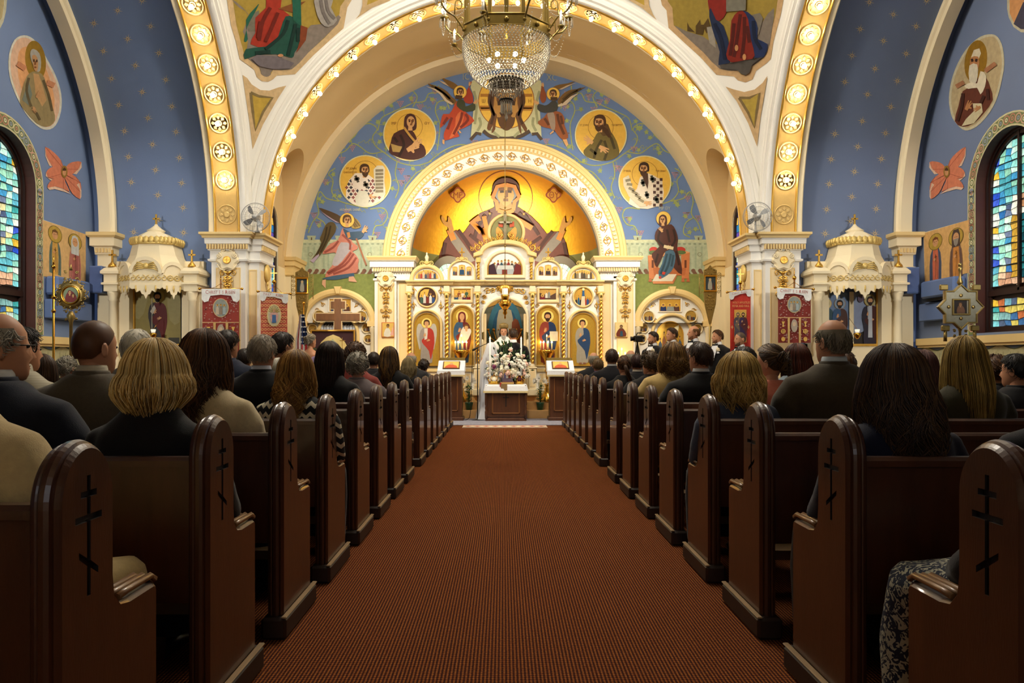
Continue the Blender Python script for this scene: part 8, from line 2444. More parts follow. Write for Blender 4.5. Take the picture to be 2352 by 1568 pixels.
for k in range(8):
 a=PI/8+k*PI/4;u=Vector((cos(a),sin(a),0))
 b=MB();P_=[c0+u*r_+Vector((0,0,z))for r_,z in((.50,4.9),(.56,4.98),(.63,5.06),(.72,5.10),(.78,5.18),(.79,5.26))];b.tube(crom(P_,4,closed=False),.012,6)
 sp=[c0+u*(.58+.04*cos(q))+Vector((0,0,5.20+.05*sin(q)))for q in[i*.6 for i in range(10)]];b.tube([P_[2]]+sp,.008,5)
 e=c0+u*.79+Vector((0,0,5.26));b.lathe(e,[(.015,-.02),(.06,0),(.065,.02),(.05,.015)],12);e2=c0+u*.66+Vector((0,0,4.93))if k%2 else None
 if e2 is not None:b.tube([c0+u*.51+Vector((0,0,4.88)),c0+u*.57+Vector((0,0,4.84)),e2],.010,6);b.lathe(e2,[(.012,-.02),(.035,0),(.04,.015)],10)
 arm=b.build('candle_arm',chb,ch)
 b=MB();b.lathe(e,[(.018,.0),(.018,.13)],10)
 if e2 is not None:b.lathe(e2,[(.016,0),(.016,.12)],10)
 b.build('candle_tube',wax,arm)
 b=MB();b.lathe(e,[(.010,.13),(.018,.16),(.012,.19),(0,.215)],8)
 if e2 is not None:b.lathe(e2,[(.010,.12),(.017,.145),(.011,.17),(0,.195)],8)
 b.build('candle_bulb',flame,arm)
 b=MB()
 for q in range(8):v=e+Vector((.058*cos(q*PI/4),.058*sin(q*PI/4),0));b.lathe(v,[(0,-.11),(.007,-.09),(.004,-.01)],5)
 n2=c0+Vector((cos(a+PI/4),sin(a+PI/4),0))*.79+Vector((0,0,5.24))
 for A,B_,sag in((e,n2,.30),(e,c0+u*.50+Vector((0,0,4.95)),.30),(n2,c0+u*.5+Vector((0,0,5.4)),.05)):
  for i in range(25):
   w=i/24;v=A.lerp(B_,w)-Vector((0,0,sag*4*w*(1-w)));b.add([v+Vector(x)*.008 for x in((1,0,0),(0,1,0),(-1,0,0),(0,-1,0),(0,0,1),(0,0,-1))],[(0,1,4),(1,2,4),(2,3,4),(3,0,4),(1,0,5),(2,1,5),(3,2,5),(0,3,5)],True)
 b.build('bead_swag',crys,arm,kind='stuff')
lamp('chandelier_light','POINT',(CHX,CHY,7.1),300,(1.0,.90,.74),.3)
Y=16.3;c=W(1160,700,Y)
t=thing('sanctuary_lamp','hanging gilt oil lamp on a long chain before the royal doors','lamp',c)
b=MB();b.lathe(c,[(.0,-.30),(.02,-.27),(.012,-.22),(.05,-.17),(.03,-.12),(.08,-.06),(.13,.0),(.11,.05),(.06,.09),(.075,.12),(.09,.20),(.08,.21)],18)
for k in range(6):a=k*PI/3;b.tube(spiral(c.x+.13*cos(a),c.z+.05,.035,0,1.2,c.y+.13*sin(a),8,.2),.007,5)
b.build('lamp_body',brass,t)
b=MB();b.lathe(c,[(.05,.19),(.06,.24),(.058,.33),(.06,.34)],14);b.build('glass_cup',M('milk_glass','#f2ead4'),t)
b=MB();b.tube([c+Vector((0,0,.34)),(c.x,c.y,7.72)],.006,4)
for k in range(3):a=k*2.1;b.tube([c+Vector((.12*cos(a),.12*sin(a),.03)),c+Vector((0,0,.75))],.003,4)
for z in(5.3,4.4,3.6):b.ball((c.x,c.y,z),.022,8,6)
b.build('chain',oldbrass,t)
# standing people
def stander(px,top,Y,label,hair,rz,kind='tux',yaw=0.,z0=0.,group=None,gcol='#0b0b0e',zend=-.3,vol=.01,wave=0.,sex='m',beard=None):
 zt=1.2+(CY-top)*Y/F-z0
 k=zt/1.767
 t=thing('person',label,'person',(X_(px,Y),Y,z0),rz,group)
 t.scale=(k,k,k)
 hc=HC+Vector((0,0,.445))
 opart(body_mesh('stand',sex,yaw),'body',t)
 if kind in('tux','suit'):
  opart(cloth_mesh('suit_stand'),'jacket',t,fab(gcol));opart(cloth_mesh('trousers_stand'),'trousers',t,fab(gcol));[opart(me,'shoe',t)for me in shoes_mesh(1)]
  collar(t,'#eceef2',z=1.505)
  if kind=='tux':
   b=MB();b.grid([[(x*w,y,z)for x in(-1,-.5,0,.5,1)]for z,w,y in((1.18,.01,.158),(1.30,.045,.160),(1.42,.07,.125),(1.49,.06,.09))],sm=True);b.build('shirt_front',fab('#e6e8ec',.03),t,local=True)
   b=MB()
   for s in(-1,1):b.prism([(0,1.492),(s*.055,1.512),(s*.058,1.474)],.082,.105,.006)
   b.ball((0,.10,1.492),.014,8,6);b.build('bow_tie',fab('#08080a'),t,local=True)
   b=MB();b.prism([(-.135,1.335),(-.075,1.335),(-.08,1.358),(-.11,1.365),(-.132,1.356)],.146,.152);b.build('pocket_square',fab('#e6e8ec',.03),t,local=True)
   b=MB()
   for i in range(14):a=i*2.4;rr=.004+.0024*i;b.ball((-.098+rr*cos(a),.150-.001*i,1.405+rr*sin(a)),.016,6,4)
   b.build('boutonniere',M('cream_rose','#efe3c4',.7),t,local=True)
 else:
  opart(cloth_mesh('gown'if kind=='gown'else 'robe'),kind,t,fab(gcol,.06))
 st,cols=hair
 if st:
  b=MB();add_hair(b,hc,yaw,st,cols,random.Random(int(px)),.45,zend,vol,wave);b.build('hair',HAIRM,t,local=True,fix=False)
 if beard:
  b=MB();rot=Matrix.Rotation(yaw,3,'Z');r0=random.Random(9)
  L=beard[1]
  for i in range(150):
   a=r0.uniform(-1.25,1.25);z=r0.uniform(-.11,-.03)if abs(a)>.8 else r0.uniform(-.115,-.055)
   p=Vector((.062*sin(a),.088*cos(a)*(1 if abs(a)<.8 else.9),z));b.col=r0.choice(beard[0])
   b.tube([hc+rot@p,hc+rot@(p+Vector((0,.006,-L*.5))),hc+rot@(p*.95+Vector((0,.004,-L)))],.0035,3)
  b.build('beard',HAIRM,t,local=True,fix=False)
 return t
GG='groomsmen in tuxedos'
stander(1502,761,15.2,'bearded groomsman with dark hair beside the video camera',('short',DK),PI/2+.65,yaw=-.5,group=GG,beard=(DK,.02))
stander(1545,752,14.5,'clean-shaven groomsman with tousled dark hair, second from the video camera',('short',DB),PI/2+.65,yaw=-.5,group=GG)
stander(1596,747,13.75,'tall groomsman with a receding hairline in the middle of the row',('fringe',['#6a4a28','#7c5a34']),PI/2+.5,yaw=-.5,group=GG,beard=(['#8a5c34','#74482a'],.012))
stander(1650,757,14.4,'groomsman with brown hair and short beard, fourth in the row',('short',BR),PI/2+.65,yaw=-.5,group=GG,beard=(BR,.012))
stander(1702,762,13.0,'shaven-headed groomsman before the scarlet banner',('buzz',['#5a4a3c']),PI/2+.65,yaw=-.5,group=GG,beard=(['#3c2c20','#5a4a3c'],.015))
stander(1179,754,16.15,'groom in a black suit seen from behind at the wedding table',('short',DB),0,'suit',yaw=.25)
br=stander(1128,786,16.15,'bride in a white gown and long veil at the wedding table',('updo',BR),-.3,'gown',gcol='#e9e6e0',sex='f')
veil=M('bridal_tulle','#c9ccd4',.8,var=.03,trans=.0)
b=MB()
hz=HC.z+.445
b.grid([[(r*sin(a)*(1+.06*sin(a*9)),-.01+dy-r*cos(a)*d*(1+.05*sin(a*7)),z)for a in[-1.9+3.8*i/26 for i in range(27)]]for z,r,d,dy in((hz+.13,.005,1,0),(hz+.12,.06,1.1,0),(hz+.07,.10,1.15,0),(hz-.02,.12,1.2,0),(hz-.2,.18,1.05,0),(1.2,.23,.95,0),(.7,.26,1.0,0),(.3,.29,1.1,0),(.03,.34,1.2,0))])
b.build('veil',veil,br,local=True,label='white tulle veil')
pr=stander(1157,748,16.6,'white-bearded priest in a white robe and embroidered crown facing the couple',('bob',GR),PI,'robe',z0=.18,gcol='#eceae4',zend=-.16,vol=.015,beard=(['#a8a49a','#c8c4ba','#8a867c'],.13))
b=MB();b.lathe(HC+Vector((0,0,.51)),[(.088,0),(.095,.03),(.10,.07),(.085,.10),(.03,.12),(0,.125)],20);b.build('mitre',M('embroidered_mitre','#8a7444',.5,metal=.3,var=.5,vs_=50),pr,local=True)
b=MB();z=1.32
b.bbox(-.012,.012,.26,.275,z-.12,z+.08,.004);b.bbox(-.07,.07,.26,.275,z+.0,z+.024,.004)
for x,q in((-.075,z+.012),(.075,z+.012),(0,z+.095),(0,z-.13)):b.tube([(x+.018*cos(a),.267,q+.018*sin(a))for a in[2*PI*i/10 for i in range(11)]],.006,5)
b.build('hand_cross',brass,pr,local=True,label='gold hand cross held up')
stander(712,767,13.0,'person with grey-blonde updo in a lavender dress near the palm',('updo',['#8a8070','#a89c84','#6d6454']),-.6,'gown',gcol='#a590b8',sex='f')
# wedding table and what stands on it
tw=wood('walnut_panel','#4d2a12',.4,.2)
YT=15.65
x0,x1,zt=X_(1117,YT),X_(1207,YT),.73
t=thing('wedding_table','carved dark walnut wedding table under a white cloth','table',((x0+x1)/2,YT+.3,0))
b=MB();b.bbox(x0,x1,YT,YT+.6,.05,zt,.015);b.build('cabinet_body',tw,t)
b=MB();b.bbox(x0-.02,x1+.02,YT-.02,YT+.62,0,.07,.015);b.bbox(x0+.01,x1-.01,YT-.015,YT+.3,.1,.115,.004);b.build('base_moulding',tw,t)
b=MB()
for q in((x0+.11,x1-.11,.15,.18),(x0+.11,x1-.11,.62,.65),(x0+.11,x0+.14,.15,.65),(x1-.14,x1-.11,.15,.65)):b.bbox(q[0],q[1],YT-.014,YT,q[2],q[3],.006)
b.build('panel_moulding',M('walnut_moulding','#6e4420',.38,var=.3),t)
b=MB();cx=(x0+x1)/2;b.bbox(cx-.012,cx+.012,YT-.01,YT,.3,.58,.003);b.bbox(cx-.06,cx+.06,YT-.01,YT,.47,.492,.003);b.build('carved_cross',pewdark,t)
for x in(x0,x1):
 b=MB();b.lathe((x,YT,0),[(.03,.06),(.03,.2),(.02,.22),(.028,.27),(.02,.32),(.03,.34),(.03,.6),(.02,.62),(.03,.66),(.03,.73)],10);b.build('corner_spindle',tw,t)
lace=M('white_brocade_cloth','#e6e8ec',.8,var=.12,vs_=45,bump=.3,bs=120)
fringe=M('gold_fringe','#c9b684',.8,var=.3,vs_=120)
def cloth(name,label,x0,x1,y0,y1,z,drop,par=None):
 c=thing(name,label,'tablecloth',((x0+x1)/2,(y0+y1)/2,z))
 b=MB();o=.022
 ring=lambda e,zz,w:[(x0-e+(x1-x0+2*e)*i/12,y0-e-w*(i%2),zz)for i in range(12)]+[(x1+e+w*(i%2),y0-e+(y1-y0+2*e)*i/8,zz)for i in range(8)]+[(x1+e-(x1-x0+2*e)*i/12,y1+e,zz)for i in range(12)]+[(x0-e-w*(i%2),y1+e-(y1-y0+2*e)*i/8,zz)for i in range(8)]
 b.grid([ring(0,z+.012,0),ring(.012,z+.01,0),ring(o,z-.03,.004),ring(o+.012,z-drop,.016)],closed_u=True,cap0=True);b.build('cloth',lace,c)
 b=MB();b.grid([ring(o+.013,z-drop+.004,.017),ring(o+.018,z-drop-.035,.02)],closed_u=True);b.build('fringe',fringe,c)
cloth('tablecloth','white brocade cloth with gold fringe on the wedding table',x0-.01,x1+.01,YT-.01,YT+.61,zt,.12)
zc=zt+.014
r0=random.Random(17)
bq=thing('flower_arrangement','large arrangement of white and blush roses with greenery on the wedding table','flowers',W(1166,870,16.0))
bc=Vector((X_(1166,15.95),15.95,zc))
b=MB();b.lathe(bc,[(.10,0),(.12,.05),(.10,.09),(.13,.12)],14);b.build('vase',M('white_ceramic','#e8e6e0',.3),bq)
b=MB()
for i in range(150):
 a=r0.uniform(0,2*PI);el=r0.uniform(-.15,1.5);rr=r0.uniform(.25,.5);d=Vector((cos(a)*cos(el),sin(a)*cos(el)*.55,sin(el)*1.25+.12))
 p=bc+Vector((0,0,.16))+d*rr;q=p+(d+Vector((r0.uniform(-.5,.5),r0.uniform(-.5,.2),r0.uniform(-.5,.4)))).normalized()*r0.uniform(.06,.13);sd=(q-p).cross(Vector((0,1,.3))).normalized()*.018
 b.add([p,p.lerp(q,.5)+sd,q,p.lerp(q,.5)-sd],[(0,1,2,3)])
 if i%6==0:b.tube([bc+Vector((0,0,.1)),p],.004,3)
b.build('foliage',M('dark_leaf','#2c4a22',.5,var=.4,vs_=20),bq,kind='stuff')
fl_=[M('white_rose','#eceade',.7),M('blush_rose','#e6bfae',.7),M('ivory_rose','#efe6cc',.7),M('plum_bloom','#7c3058',.7)]
def rose_mesh(m):
 b=MB();b.ball((0,0,0),.55,8,5,(1,1,.8))
 for k in range(9):
  a=k*2.4;r=.35+.06*k;h=.5-.1*k
  b.grid([[(cos(a+w)*r*u,sin(a+w)*r*u,h+.25*u-.3)for w in(-.7,-.35,0,.35,.7)]for u in(.6,1.0,1.25)],sm=True)
 me=b.mesh('rose');me.materials.append(m);return me
RM=[rose_mesh(m)for m in fl_]
for i in range(120):
 a=r0.uniform(0,2*PI);el=math.asin(r0.uniform(-.1,1.0));d=Vector((cos(a)*cos(el),-abs(sin(a))*cos(el)*.6,sin(el)*1.05+.08));p=bc+Vector((0,0,.17))+d*r0.uniform(.30,.50)
 o=put(RM[0 if i%3 else 2]if i%5 else RM[1]if i%50 else RM[3],'bloom',p,d+Vector((0,-.5,0)),bq);s_=r0.uniform(.035,.062);o.scale=(s_,)*3
def crown(label,px,band,sc):
 p=Vector((X_(px,YT+.12),YT+.12,zc));t=thing('wedding_crown',label,'crown',p)
 b=MB();b.lathe(p,[(.085*sc,0),(.09*sc,.015),(.085*sc,.05),(.095*sc,.06),(.09*sc,.02)],20)
 for k in range(6):
  a=k*PI/3;u=Vector((cos(a),sin(a),0));b.tube([p+u*.088*sc+Vector((0,0,.05)),p+u*.105*sc+Vector((0,0,.12)),p+u*.07*sc+Vector((0,0,.16)),p+Vector((0,0,.165))],.008,6);b.ball(p+u*.092*sc+Vector((0,0,.085)),.014,6,4)
 b.ball(p+Vector((0,0,.18)),.018,8,6);cross3(b,p.x,p.y,p.z+.19,.06,.005);b.build('gilt_frame',brass,t)
 b=MB();b.lathe(p,[(.08*sc,.01),(.082*sc,.1),(.05*sc,.15),(0,.16)],16);b.build('cap_lining',band,t)
crown('gold wedding crown with dark red lining, right on the table',1193,M('crown_velvet','#4a1014',.8),1.0)
crown('white satin wedding crown trimmed with gold, left on the table',1135,M('crown_satin','#e9ddc0',.5),1.25)
Y=YT+.05
t=thing('standing_icon','small upright icon of two figures among the flowers','icon',W(1165,872,Y));p=W(1165,872,Y)
b=MB();b.bbox(p.x-.10,p.x+.10,Y,Y+.02,zc,zc+.21,.006);b.build('board',M('icon_board','#6a5a6a',.5),t)
P=Paint(planeY(Y),off0=.001);P.poly([(1156,849),(1174,849),(1174,868),(1156,868)],'#d8bc7c');crowd(P,1157,1173,851,868,['#5a5a88','#d8d4cc','#8a4a3c'],r0,3);P.build('picture',ENAMEL,t)
t=thing('gospel_book','closed red book with a ribbon on the wedding table','book',(X_(1165,YT),YT+.06,zc))
b=MB();b.bbox(X_(1149,YT),X_(1181,YT),YT-.0,YT+.045,zc,zc+.05,.006);b.build('cover',M('book_red','#7a2018',.5),t)
b=MB();b.box(X_(1150,YT),X_(1180.5,YT),YT-.003,YT+.04,zc+.009,zc+.041);b.build('pages',M('page_edge','#c8a860',.6),t)
b=MB();b.bbox(X_(1148,YT),X_(1152,YT),YT-.036,YT-.032,zc-.06,zc+.03,.001);b.build('ribbon',M('red_ribbon','#b01c18',.5),t)
b=MB();b.grid([[(X_(1150+i*3,YT),YT-.042-.006*(i%2),zt+.02-.06*j)for i in range(6)]for j in range(4)]);b.build('brocade_runner',M('brown_brocade','#8a7048',.7,var=.4,vs_=60),label='small brown brocade cloth hanging over the table front',cat='cloth')
def candle(label,px,ytop,Y,z0,r=.016):
 t=thing('altar_candle',label,'candle',(X_(px,Y),Y,z0));zt_=Z_(ytop,Y);x=X_(px,Y)
 b=MB();b.lathe((x,Y,0),[(r*2.2,z0),(r*2.2,z0+.02),(r*1.2,z0+.04)],12);b.build('holder',brass,t)
 b=MB();b.lathe((x,Y,0),[(r,z0+.03),(r,zt_)],10);b.build('wax',M('white_wax','#efe8d6',.5,emit=.15),t)
 b=MB();b.lathe((x,Y,zt_),[(r*.35,.004),(r*.75,.02),(r*.4,.045),(0,.065)],8);b.build('flame',flame_m,t)
flame_m=M('flame','#ffd9a0',.5,emit=30,ecol='#ffc870')
candle('tall lit white candle on the left of the bouquet',1125.5,780,YT+.12,zc);candle('tall lit white candle on the right of the bouquet',1197,780,YT+.34,zc)
for s,nm,px in((-1,'left',1036),(1,'right',1288)):
 Y=15.75;cx=X_(px,Y)
 t=thing('icon_stand','dark wooden icon stand with sloping white cloth, %s of the wedding table'%nm,'icon stand',(cx,Y+.2,0))
 b=MB();b.bbox(cx-.22,cx+.22,Y,Y+.45,.06,1.02,.012);b.bbox(cx-.25,cx+.25,Y-.03,Y+.48,0,.08,.012);b.build('cabinet',tw,t)
 b=MB()
 for q in((-.14,.14,.2,.225),(-.14,.14,.86,.885),(-.14,-.115,.2,.885),(.115,.14,.2,.885)):b.bbox(cx+q[0],cx+q[1],Y-.012,Y,q[2],q[3],.005)
 b.build('panel_moulding',M('walnut_moulding','#6e4420'),t)
 b=MB();b.prism([(Y-.06,.99),(Y-.05,1.02),(Y+.3,1.22),(Y+.5,1.22),(Y+.5,1.0)],cx-.27,cx+.27,axis='X');b.prism([(cx-.275,1.02),(cx+.275,1.02),(cx+.285,.93),(cx-.285,.93)],Y-.062,Y-.055);b.build('white_cloth',lace,t)
 b=MB();b.box(cx-.286,cx+.286,Y-.068,Y-.054,.90,.935);b.build('fringe',fringe,t)
 t2=thing('analogion_icon','gold icon lying on the %s icon stand'%nm,'icon',(cx,Y+.1,1.07))
 def sl(u,v,o):return Vector((cx+u,Y-.05+v*.868-o*.5,1.02+v*.496+o*.868))
 b=MB();b.add([sl(u,v,o)for o in(.004,.02)for u,v in((-.17,.05),(.17,.05),(.17,.34),(-.17,.34))],[(4,5,6,7),(0,1,5,4),(1,2,6,5),(2,3,7,6),(3,0,4,7)]);b.build('board',M('icon_edge','#5a3018',.5),t2)
 b=MB();b.col='#dcb860';b.add([sl(u,v,.022)for u,v in((-.15,.07),(.15,.07),(.15,.32),(-.15,.32))],[(0,1,2,3)]);b.col='#c05a3c';b.add([sl(u,v,.024)for u,v in((-.13,.07),(.13,.07),(.11,.15),(.03,.2),(-.05,.2),(-.11,.14))],[(0,1,2,3,4,5)]);b.col='#c89a70';b.add([sl(.0+.035*cos(a),.23+.045*sin(a),.026)for a in[2*PI*i/12 for i in range(12)]],[tuple(range(12))]);b.build('picture',ENAMEL,t2,fix=False)
 b=MB();b.bbox(cx-.26,cx+.26,Y+.42,Y+.5,1.22,1.28,.01);b.build('brass_gallery',oldbrass,t)
 cx2=X_(1060 if s<0 else 1256,16.85);z0=.345
 t=thing('candle_stand','tall polished brass candle stand with a cone bowl, %s of the table'%nm,'candle stand',(cx2,16.85,z0))
 b=MB();b.lathe((cx2,16.85,z0),[(.15,0),(.16,.02),(.15,.05),(.09,.15),(.05,.22),(.06,.26),(.03,.30),(.055,.36),(.03,.42),(.022,.55),(.022,.62),(.05,.66),(.03,.70),(.045,.74),(.03,.8),(.07,.9),(.15,1.02),(.17,1.06),(.175,1.10),(.16,1.10)],20)
 for k in range(10):a=k*PI/5;b.tube(spiral(cx2+.17*cos(a),z0+1.08,.03,0,1.2,16.85+.17*sin(a),8,.2),.005,4)
 b.build('brass_stem',brass,t)
 b=MB()
 for k in range(9):a=k*2*PI/9;rr=.14 if k else 0;hh=.16 if k else.3;b.lathe((cx2+rr*cos(a),16.85+rr*sin(a),z0+1.09),[(.008,0),(.008,hh)],6)
 b.build('candles',M('beeswax','#e8d4a0',.5),t)
 b=MB()
 for k in range(9):a=k*2*PI/9;rr=.14 if k else 0;hh=.16 if k else.3;b.lathe((cx2+rr*cos(a),16.85+rr*sin(a),z0+1.09+hh),[(.004,.002),(.011,.015),(.006,.035),(0,.05)],6)
 b.build('flames',flame_m,t)
 lx=X_(1077 if s<0 else 1241,16.5);t=thing('lily_plant','potted white lily on the step, %s of the table'%nm,'plant',(lx,16.55,.18));c=Vector((lx,16.55,.18))
 b=MB();b.lathe(c,[(.06,0),(.085,.14),(.09,.16),(.075,.15)],14);b.build('pot',M('green_foil','#2c5a44',.35,metal=.3),t)
 b=MB()
 for i in range(60):
  a=r0.uniform(0,6.3);z=r0.uniform(.16,.5);l=r0.uniform(.10,.17);u=Vector((cos(a),sin(a),0));p=c+Vector((0,0,z))+u*.03;q=p+u*l+Vector((0,0,.04-.05*r0.random()));sd=u.cross(Vector((0,0,1)))*.014
  b.add([p,p.lerp(q,.4)+sd+Vector((0,0,.03)),q,p.lerp(q,.4)-sd+Vector((0,0,.03))],[(0,1,2,3)])
 for k in range(3):b.tube([c+Vector((0,0,.1)),c+Vector((.03*(k-1),0,.58))],.007,5)
 b.build('leaves',M('lily_leaf','#2f5a2a',.5,var=.3),t,kind='stuff')
 b=MB()
 for k in range(7):
  a=k*.9;p=c+Vector((.07*cos(a),.05*sin(a),.58+.03*(k%3)));u=Vector((cos(a),-.6,.25)).normalized();e1=u.orthogonal().normalized();e2=u.cross(e1)
  for j in range(6):
   w=j*PI/3;v=e1*cos(w)+e2*sin(w);sd=(e1*-sin(w)+e2*cos(w))*.02;b.add([p,p+u*.06+v*.02+sd,p+u*.09+v*.075,p+u*.06+v*.02-sd],[(0,1,2,3)])
 b.build('blossoms',M('lily_white','#efece2',.6),t)
 cx3=X_(893 if s<0 else 1428,16.8);t=thing('candelabrum','small white candelabrum before the %s pilaster'%nm,'candelabrum',(cx3,16.8,0));zz=Z_(822,16.8)
 b=MB();b.lathe((cx3,16.8,0),[(.12,.18 if False else 0),(.1,.03),(.02,.08),(.015,zz)],12)
 for k in range(5):x=(k-2)*.075;b.tube([(cx3,16.8,zz-.1),(cx3+x*.8,16.8,zz-.08),(cx3+x,16.8,zz)],.007,5)
 b.build('branches',brass,t)
 b=MB()
 for k in range(5):x=(k-2)*.075;b.lathe((cx3+x,16.8,zz),[(.011,0),(.011,.08+(.09 if k==2 else 0))],8)
 b.build('candles',wax,t)
 b=MB()
 for k in range(5):x=(k-2)*.075;b.lathe((cx3+x,16.8,zz+.08+(.09 if k==2 else 0)),[(.006,.002),(.013,.02),(0,.055)],8)
 b.build('flames',flame_m,t)
 px3=891 if s<0 else 1427
 t=thing('wall_icon',('small icon of a winged figure in white on the left pilaster'if s<0 else 'small icon of a monk in brown on the right pilaster'),'icon',W(px3,757,16.99))
 b=MB();b.prism(pxs([(px3-14.5,774),(px3+14.5,774),(px3+14.5,740),(px3-14.5,740)],16.99),16.97,17.0,.006);b.build('board',M('icon_rim_%s'%nm,'#c8703c'if s<0 else '#d8bc7c',.5),t)
 P=Paint(planeY(16.97),off0=.001);P.poly([(px3-13,772.5),(px3+13,772.5),(px3+13,741.5),(px3-13,741.5)],'#dcb45c'if s<0 else '#e6cc8c')
 if s<0:P.poly([(882,772),(884,758),(890,752),(896,758),(898,772)],'#d8d4c4',2);P.poly([(896,770),(903,748),(904,770)],'#e0a898');head(P,891,748,7,0,'#a87c50')
 else:P.poly([(1416,772),(1418,760),(1427,752),(1436,760),(1438,772)],'#6a3020',2);P.poly([(1424,772),(1425,760),(1430,760),(1431,772)],'#2c4a5c');head(P,1427,750,7,0,'#a87c50',beard='#6a5a48')
 P.build('picture',ENAMEL,t)
b=MB();b.bbox(X_(1022,15.6),X_(1296,15.6),14.72,16.35,.001,.014,.004);rug=M('blue_grey_rug','#8a8a98',.95,var=.5,vs_=22,bump=.3,bs=150);b.build('oriental_rug',rug,label='blue-grey patterned rug under the wedding table',cat='rug')
t=thing('runner_mat','small white mat with red pattern at the end of the aisle','rug',(.03,14.4,.001))
b=MB();b.bbox(X_(1063,14.4),X_(1256,14.4),14.15,14.62,.001,.012,.003);b.build('mat',M('ivory_mat','#d9c9ae',.95,var=.15,vs_=60),t)
b=MB()
for k in range(9):
 x=X_(1075+k*21,14.4);b.add([(x-.07,14.38,.014),(x,14.3,.014),(x+.07,14.38,.014),(x,14.46,.014)],[(0,1,2,3)])
for yy in(14.17,14.58):b.box(X_(1065,14.4),X_(1254,14.4),yy,yy+.025,.012,.0145)
b.build('red_pattern',M('red_wool','#a83028',.95),t)
t=thing('microphone_stand','black microphone stand with boom left of the wedding table','microphone',(X_(1097,15.9),15.9,0));x=X_(1097,15.9)
b=MB();b.lathe((x,15.9,0),[(.13,0),(.13,.015),(.02,.025)],16);b.tube([(x,15.9,0),(x,15.9,Z_(797,15.9))],.011,8);b.tube([W(1089,803,15.85),W(1102,796,15.9),W(1124,786,15.9)],.007,6);b.build('stand',darkmetal,t)
b=MB();p=W(1088,803,15.85);b.tube([p+Vector((-.03,0,-.015)),p,p+Vector((.1,0,.05))],[.018,.024,.014],8);b.build('microphone',darkmetal,t)
b=MB();b.tube(crom([W(1086,805,15.85),(x-.12,15.9,.9),(x-.14,15.9,.3),(x-.2,15.9,.03),(x-.55,15.9,.02)],5,closed=False),.006,5);b.build('cable',darkmetal,t)
t=thing('video_tripod','black video camera on a tripod left of the groomsmen','camera',(X_(1464,14.9),14.9,0));c=W(1464,785,14.9)
b=MB()
for k in range(3):a=k*2.09+.4;b.tube([c+Vector((0,0,-.05)),(c.x+.38*cos(a),c.y+.38*sin(a),0)],[.018,.012],6)
b.tube([c+Vector((0,0,-.5)),c],.016,6);b.build('tripod',darkmetal,t)
b=MB();b.bbox(c.x-.06,c.x+.09,c.y-.1,c.y+.12,c.z,c.z+.12,.012);b.lathe(c+Vector((-.06,0,.06)),[(.04,0),(.042,-.05),(.045,-.07),(.03,-.07)],14,axis='X');b.bbox(c.x+.0,c.x+.13,c.y-.06,c.y-.04,c.z+.05,c.z+.1,.004);b.tube([c+Vector((-.02,0,.12)),c+Vector((0,0,.17)),c+Vector((.08,0,.17))],.012,6);b.build('video_camera',darkmetal,t)
Y=16.3
cr=[(768,830),(768,736),(726,736),(726,720),(768,720),(768,708),(760,708),(760,692),(768,692),(768,686),(783,686),(783,692),(792,692),(792,708),(783,708),(783,720),(826,720),(826,736),(783,736),(783,830)]
t=thing('wooden_cross','large brown wooden cross with cream edging before the left side altar','cross',(X_(776,Y),Y,0))
b=MB();b.prism(pxs(offset_poly(cr,-2.2),Y),Y+.012,Y+.07);b.build('cream_edging',M('cross_edging','#d9bd90',.6),t)
b=MB();b.prism(pxs(cr,Y),Y,Y+.06,.004);b.build('beam',wood('brown_cross_wood','#7c5230',.55,0),t)
b=MB();b.box(X_(760,Y),X_(792,Y),Y+.02,Y+.3,0,Z_(825,Y));b.build('foot',pewwood,t)
Y=15.9
t=thing('framed_icon','gold-framed icon with a maroon mount and arched picture under the cross','icon',(X_(780,Y),Y,0))
b=MB();fo,fi=pxs([(713,850),(713,757),(816,757),(816,850)],Y),pxs([(717,850),(717,761),(812,761),(812,850)],Y);frame(b,fo,fi,Y-.04,Y,.012);b.build('gold_frame',gilt,t)
b=MB();b.prism(fi,Y-.01,Y+.02);b.build('maroon_mount',M('maroon_velvet','#3a1018',.8,sheen=.3),t)
P=Paint(planeY(Y-.01),off0=.002);P.poly([(724,850),(726,815),(738,785),(765,768),(792,785),(804,815),(806,850)],'#e6cf8a',2);P.poly([(742,800),(764,778),(786,800),(786,840),(742,840)],'#b9b890');P.e(764,800,10,12,'#6a4a34');P.lines([[(786,775),(786,820)],[(780,782),(793,782)]],1.4,'#a8803c');P.build('picture',ENAMEL,t)
b=MB();b.box(fo[0][0],fo[2][0],Y+.02,Y+.3,0,Z_(850,Y));b.build('easel_base',pewwood,t)
Y=14.9;px=697;c=W(px,722,Y)
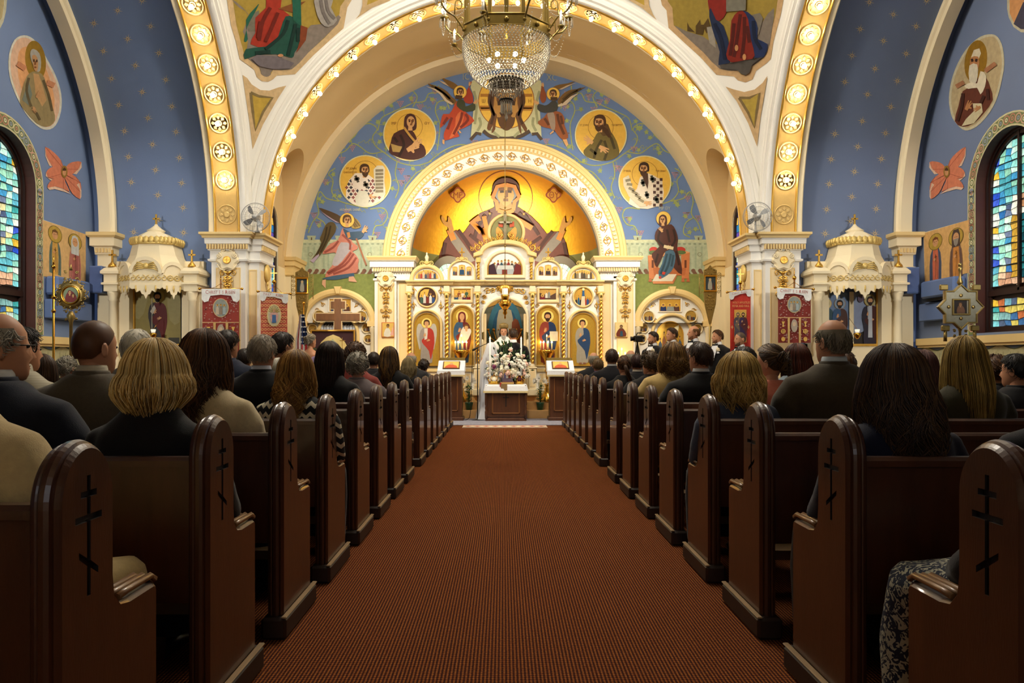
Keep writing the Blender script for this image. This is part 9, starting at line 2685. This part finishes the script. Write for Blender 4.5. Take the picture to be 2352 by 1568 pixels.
t=thing('national_flag','furled flag with white stars on blue and red stripes, on a pole by the palm','flag',(c.x,Y,0))
b=MB();b.tube([(c.x,Y+.02,0),c+Vector((0,.02,.2))],.013,8);b.ball(c+Vector((0,.02,.22)),.03,8,6);b.build('pole',brass,t)
b=MB();n=14
def fp(i,j):w=(.05+.10*min(1,j/5))*(1-.1*(j>10));return(c.x-.02+w*(i/n-.5)*1.6+.03*(j/12)*(i/n-.6),Y-.02-.035*sin(i*1.9),c.z-j*.095)
for j in range(12):
 for i in range(n):
  can=i>=n*.42 and j<6
  b.col='#1c2c54'if can else('#a8242c'if(i//2)%2 else '#d8d4cc')
  b.add([fp(i,j),fp(i+1,j),fp(i+1,j+1),fp(i,j+1)],[(0,1,2,3)],True)
  if can and(i+j)%2:p=Vector(fp(i,j)).lerp(Vector(fp(i+1,j+1)),.5)+Vector((0,-.02,0));b.col='#e6e6e6';b.add([p+Vector(((.018 if q%2==0 else.007)*sin(q*PI/5),0,(.018 if q%2==0 else.007)*cos(q*PI/5)))for q in range(10)],[tuple(range(10))])
b.build('flag_cloth',PAINT,t,fix=False)
Y=15.0;c=W(680,835,Y);c.z=0
t=thing('palm_plant','potted green palm beside the flag','plant',c)
b=MB();b.lathe(c,[(.14,0),(.18,.3),(.19,.34),(.16,.33)],16);b.build('pot',M('clay_pot','#7a4a30',.7),t)
for i in range(13):
 a=i*2.4;b=MB();u=Vector((cos(a),sin(a),0));h=1.05+.5*r0.random();P_=[c+Vector((0,0,.33)),c+u*.1+Vector((0,0,h*.7)),c+u*.28+Vector((0,0,h)),c+u*.45+Vector((0,0,h*.9))]
 sp=crom(P_,4,closed=False);b.tube(sp,.006,4)
 for j in range(4,len(sp)):
  for s in(-1,1):
   v=u.cross(Vector((0,0,1)))*s;p=sp[j];q=p+v*.16+u*.1+Vector((0,0,-.03));w=u*.012;b.add([p-w,p.lerp(q,.5)+w+Vector((0,0,.02)),q,p.lerp(q,.5)-w+Vector((0,0,.02))],[(0,1,2,3)])
 b.build('frond',M('palm_green','#3c6a34',.5,var=.3),t)
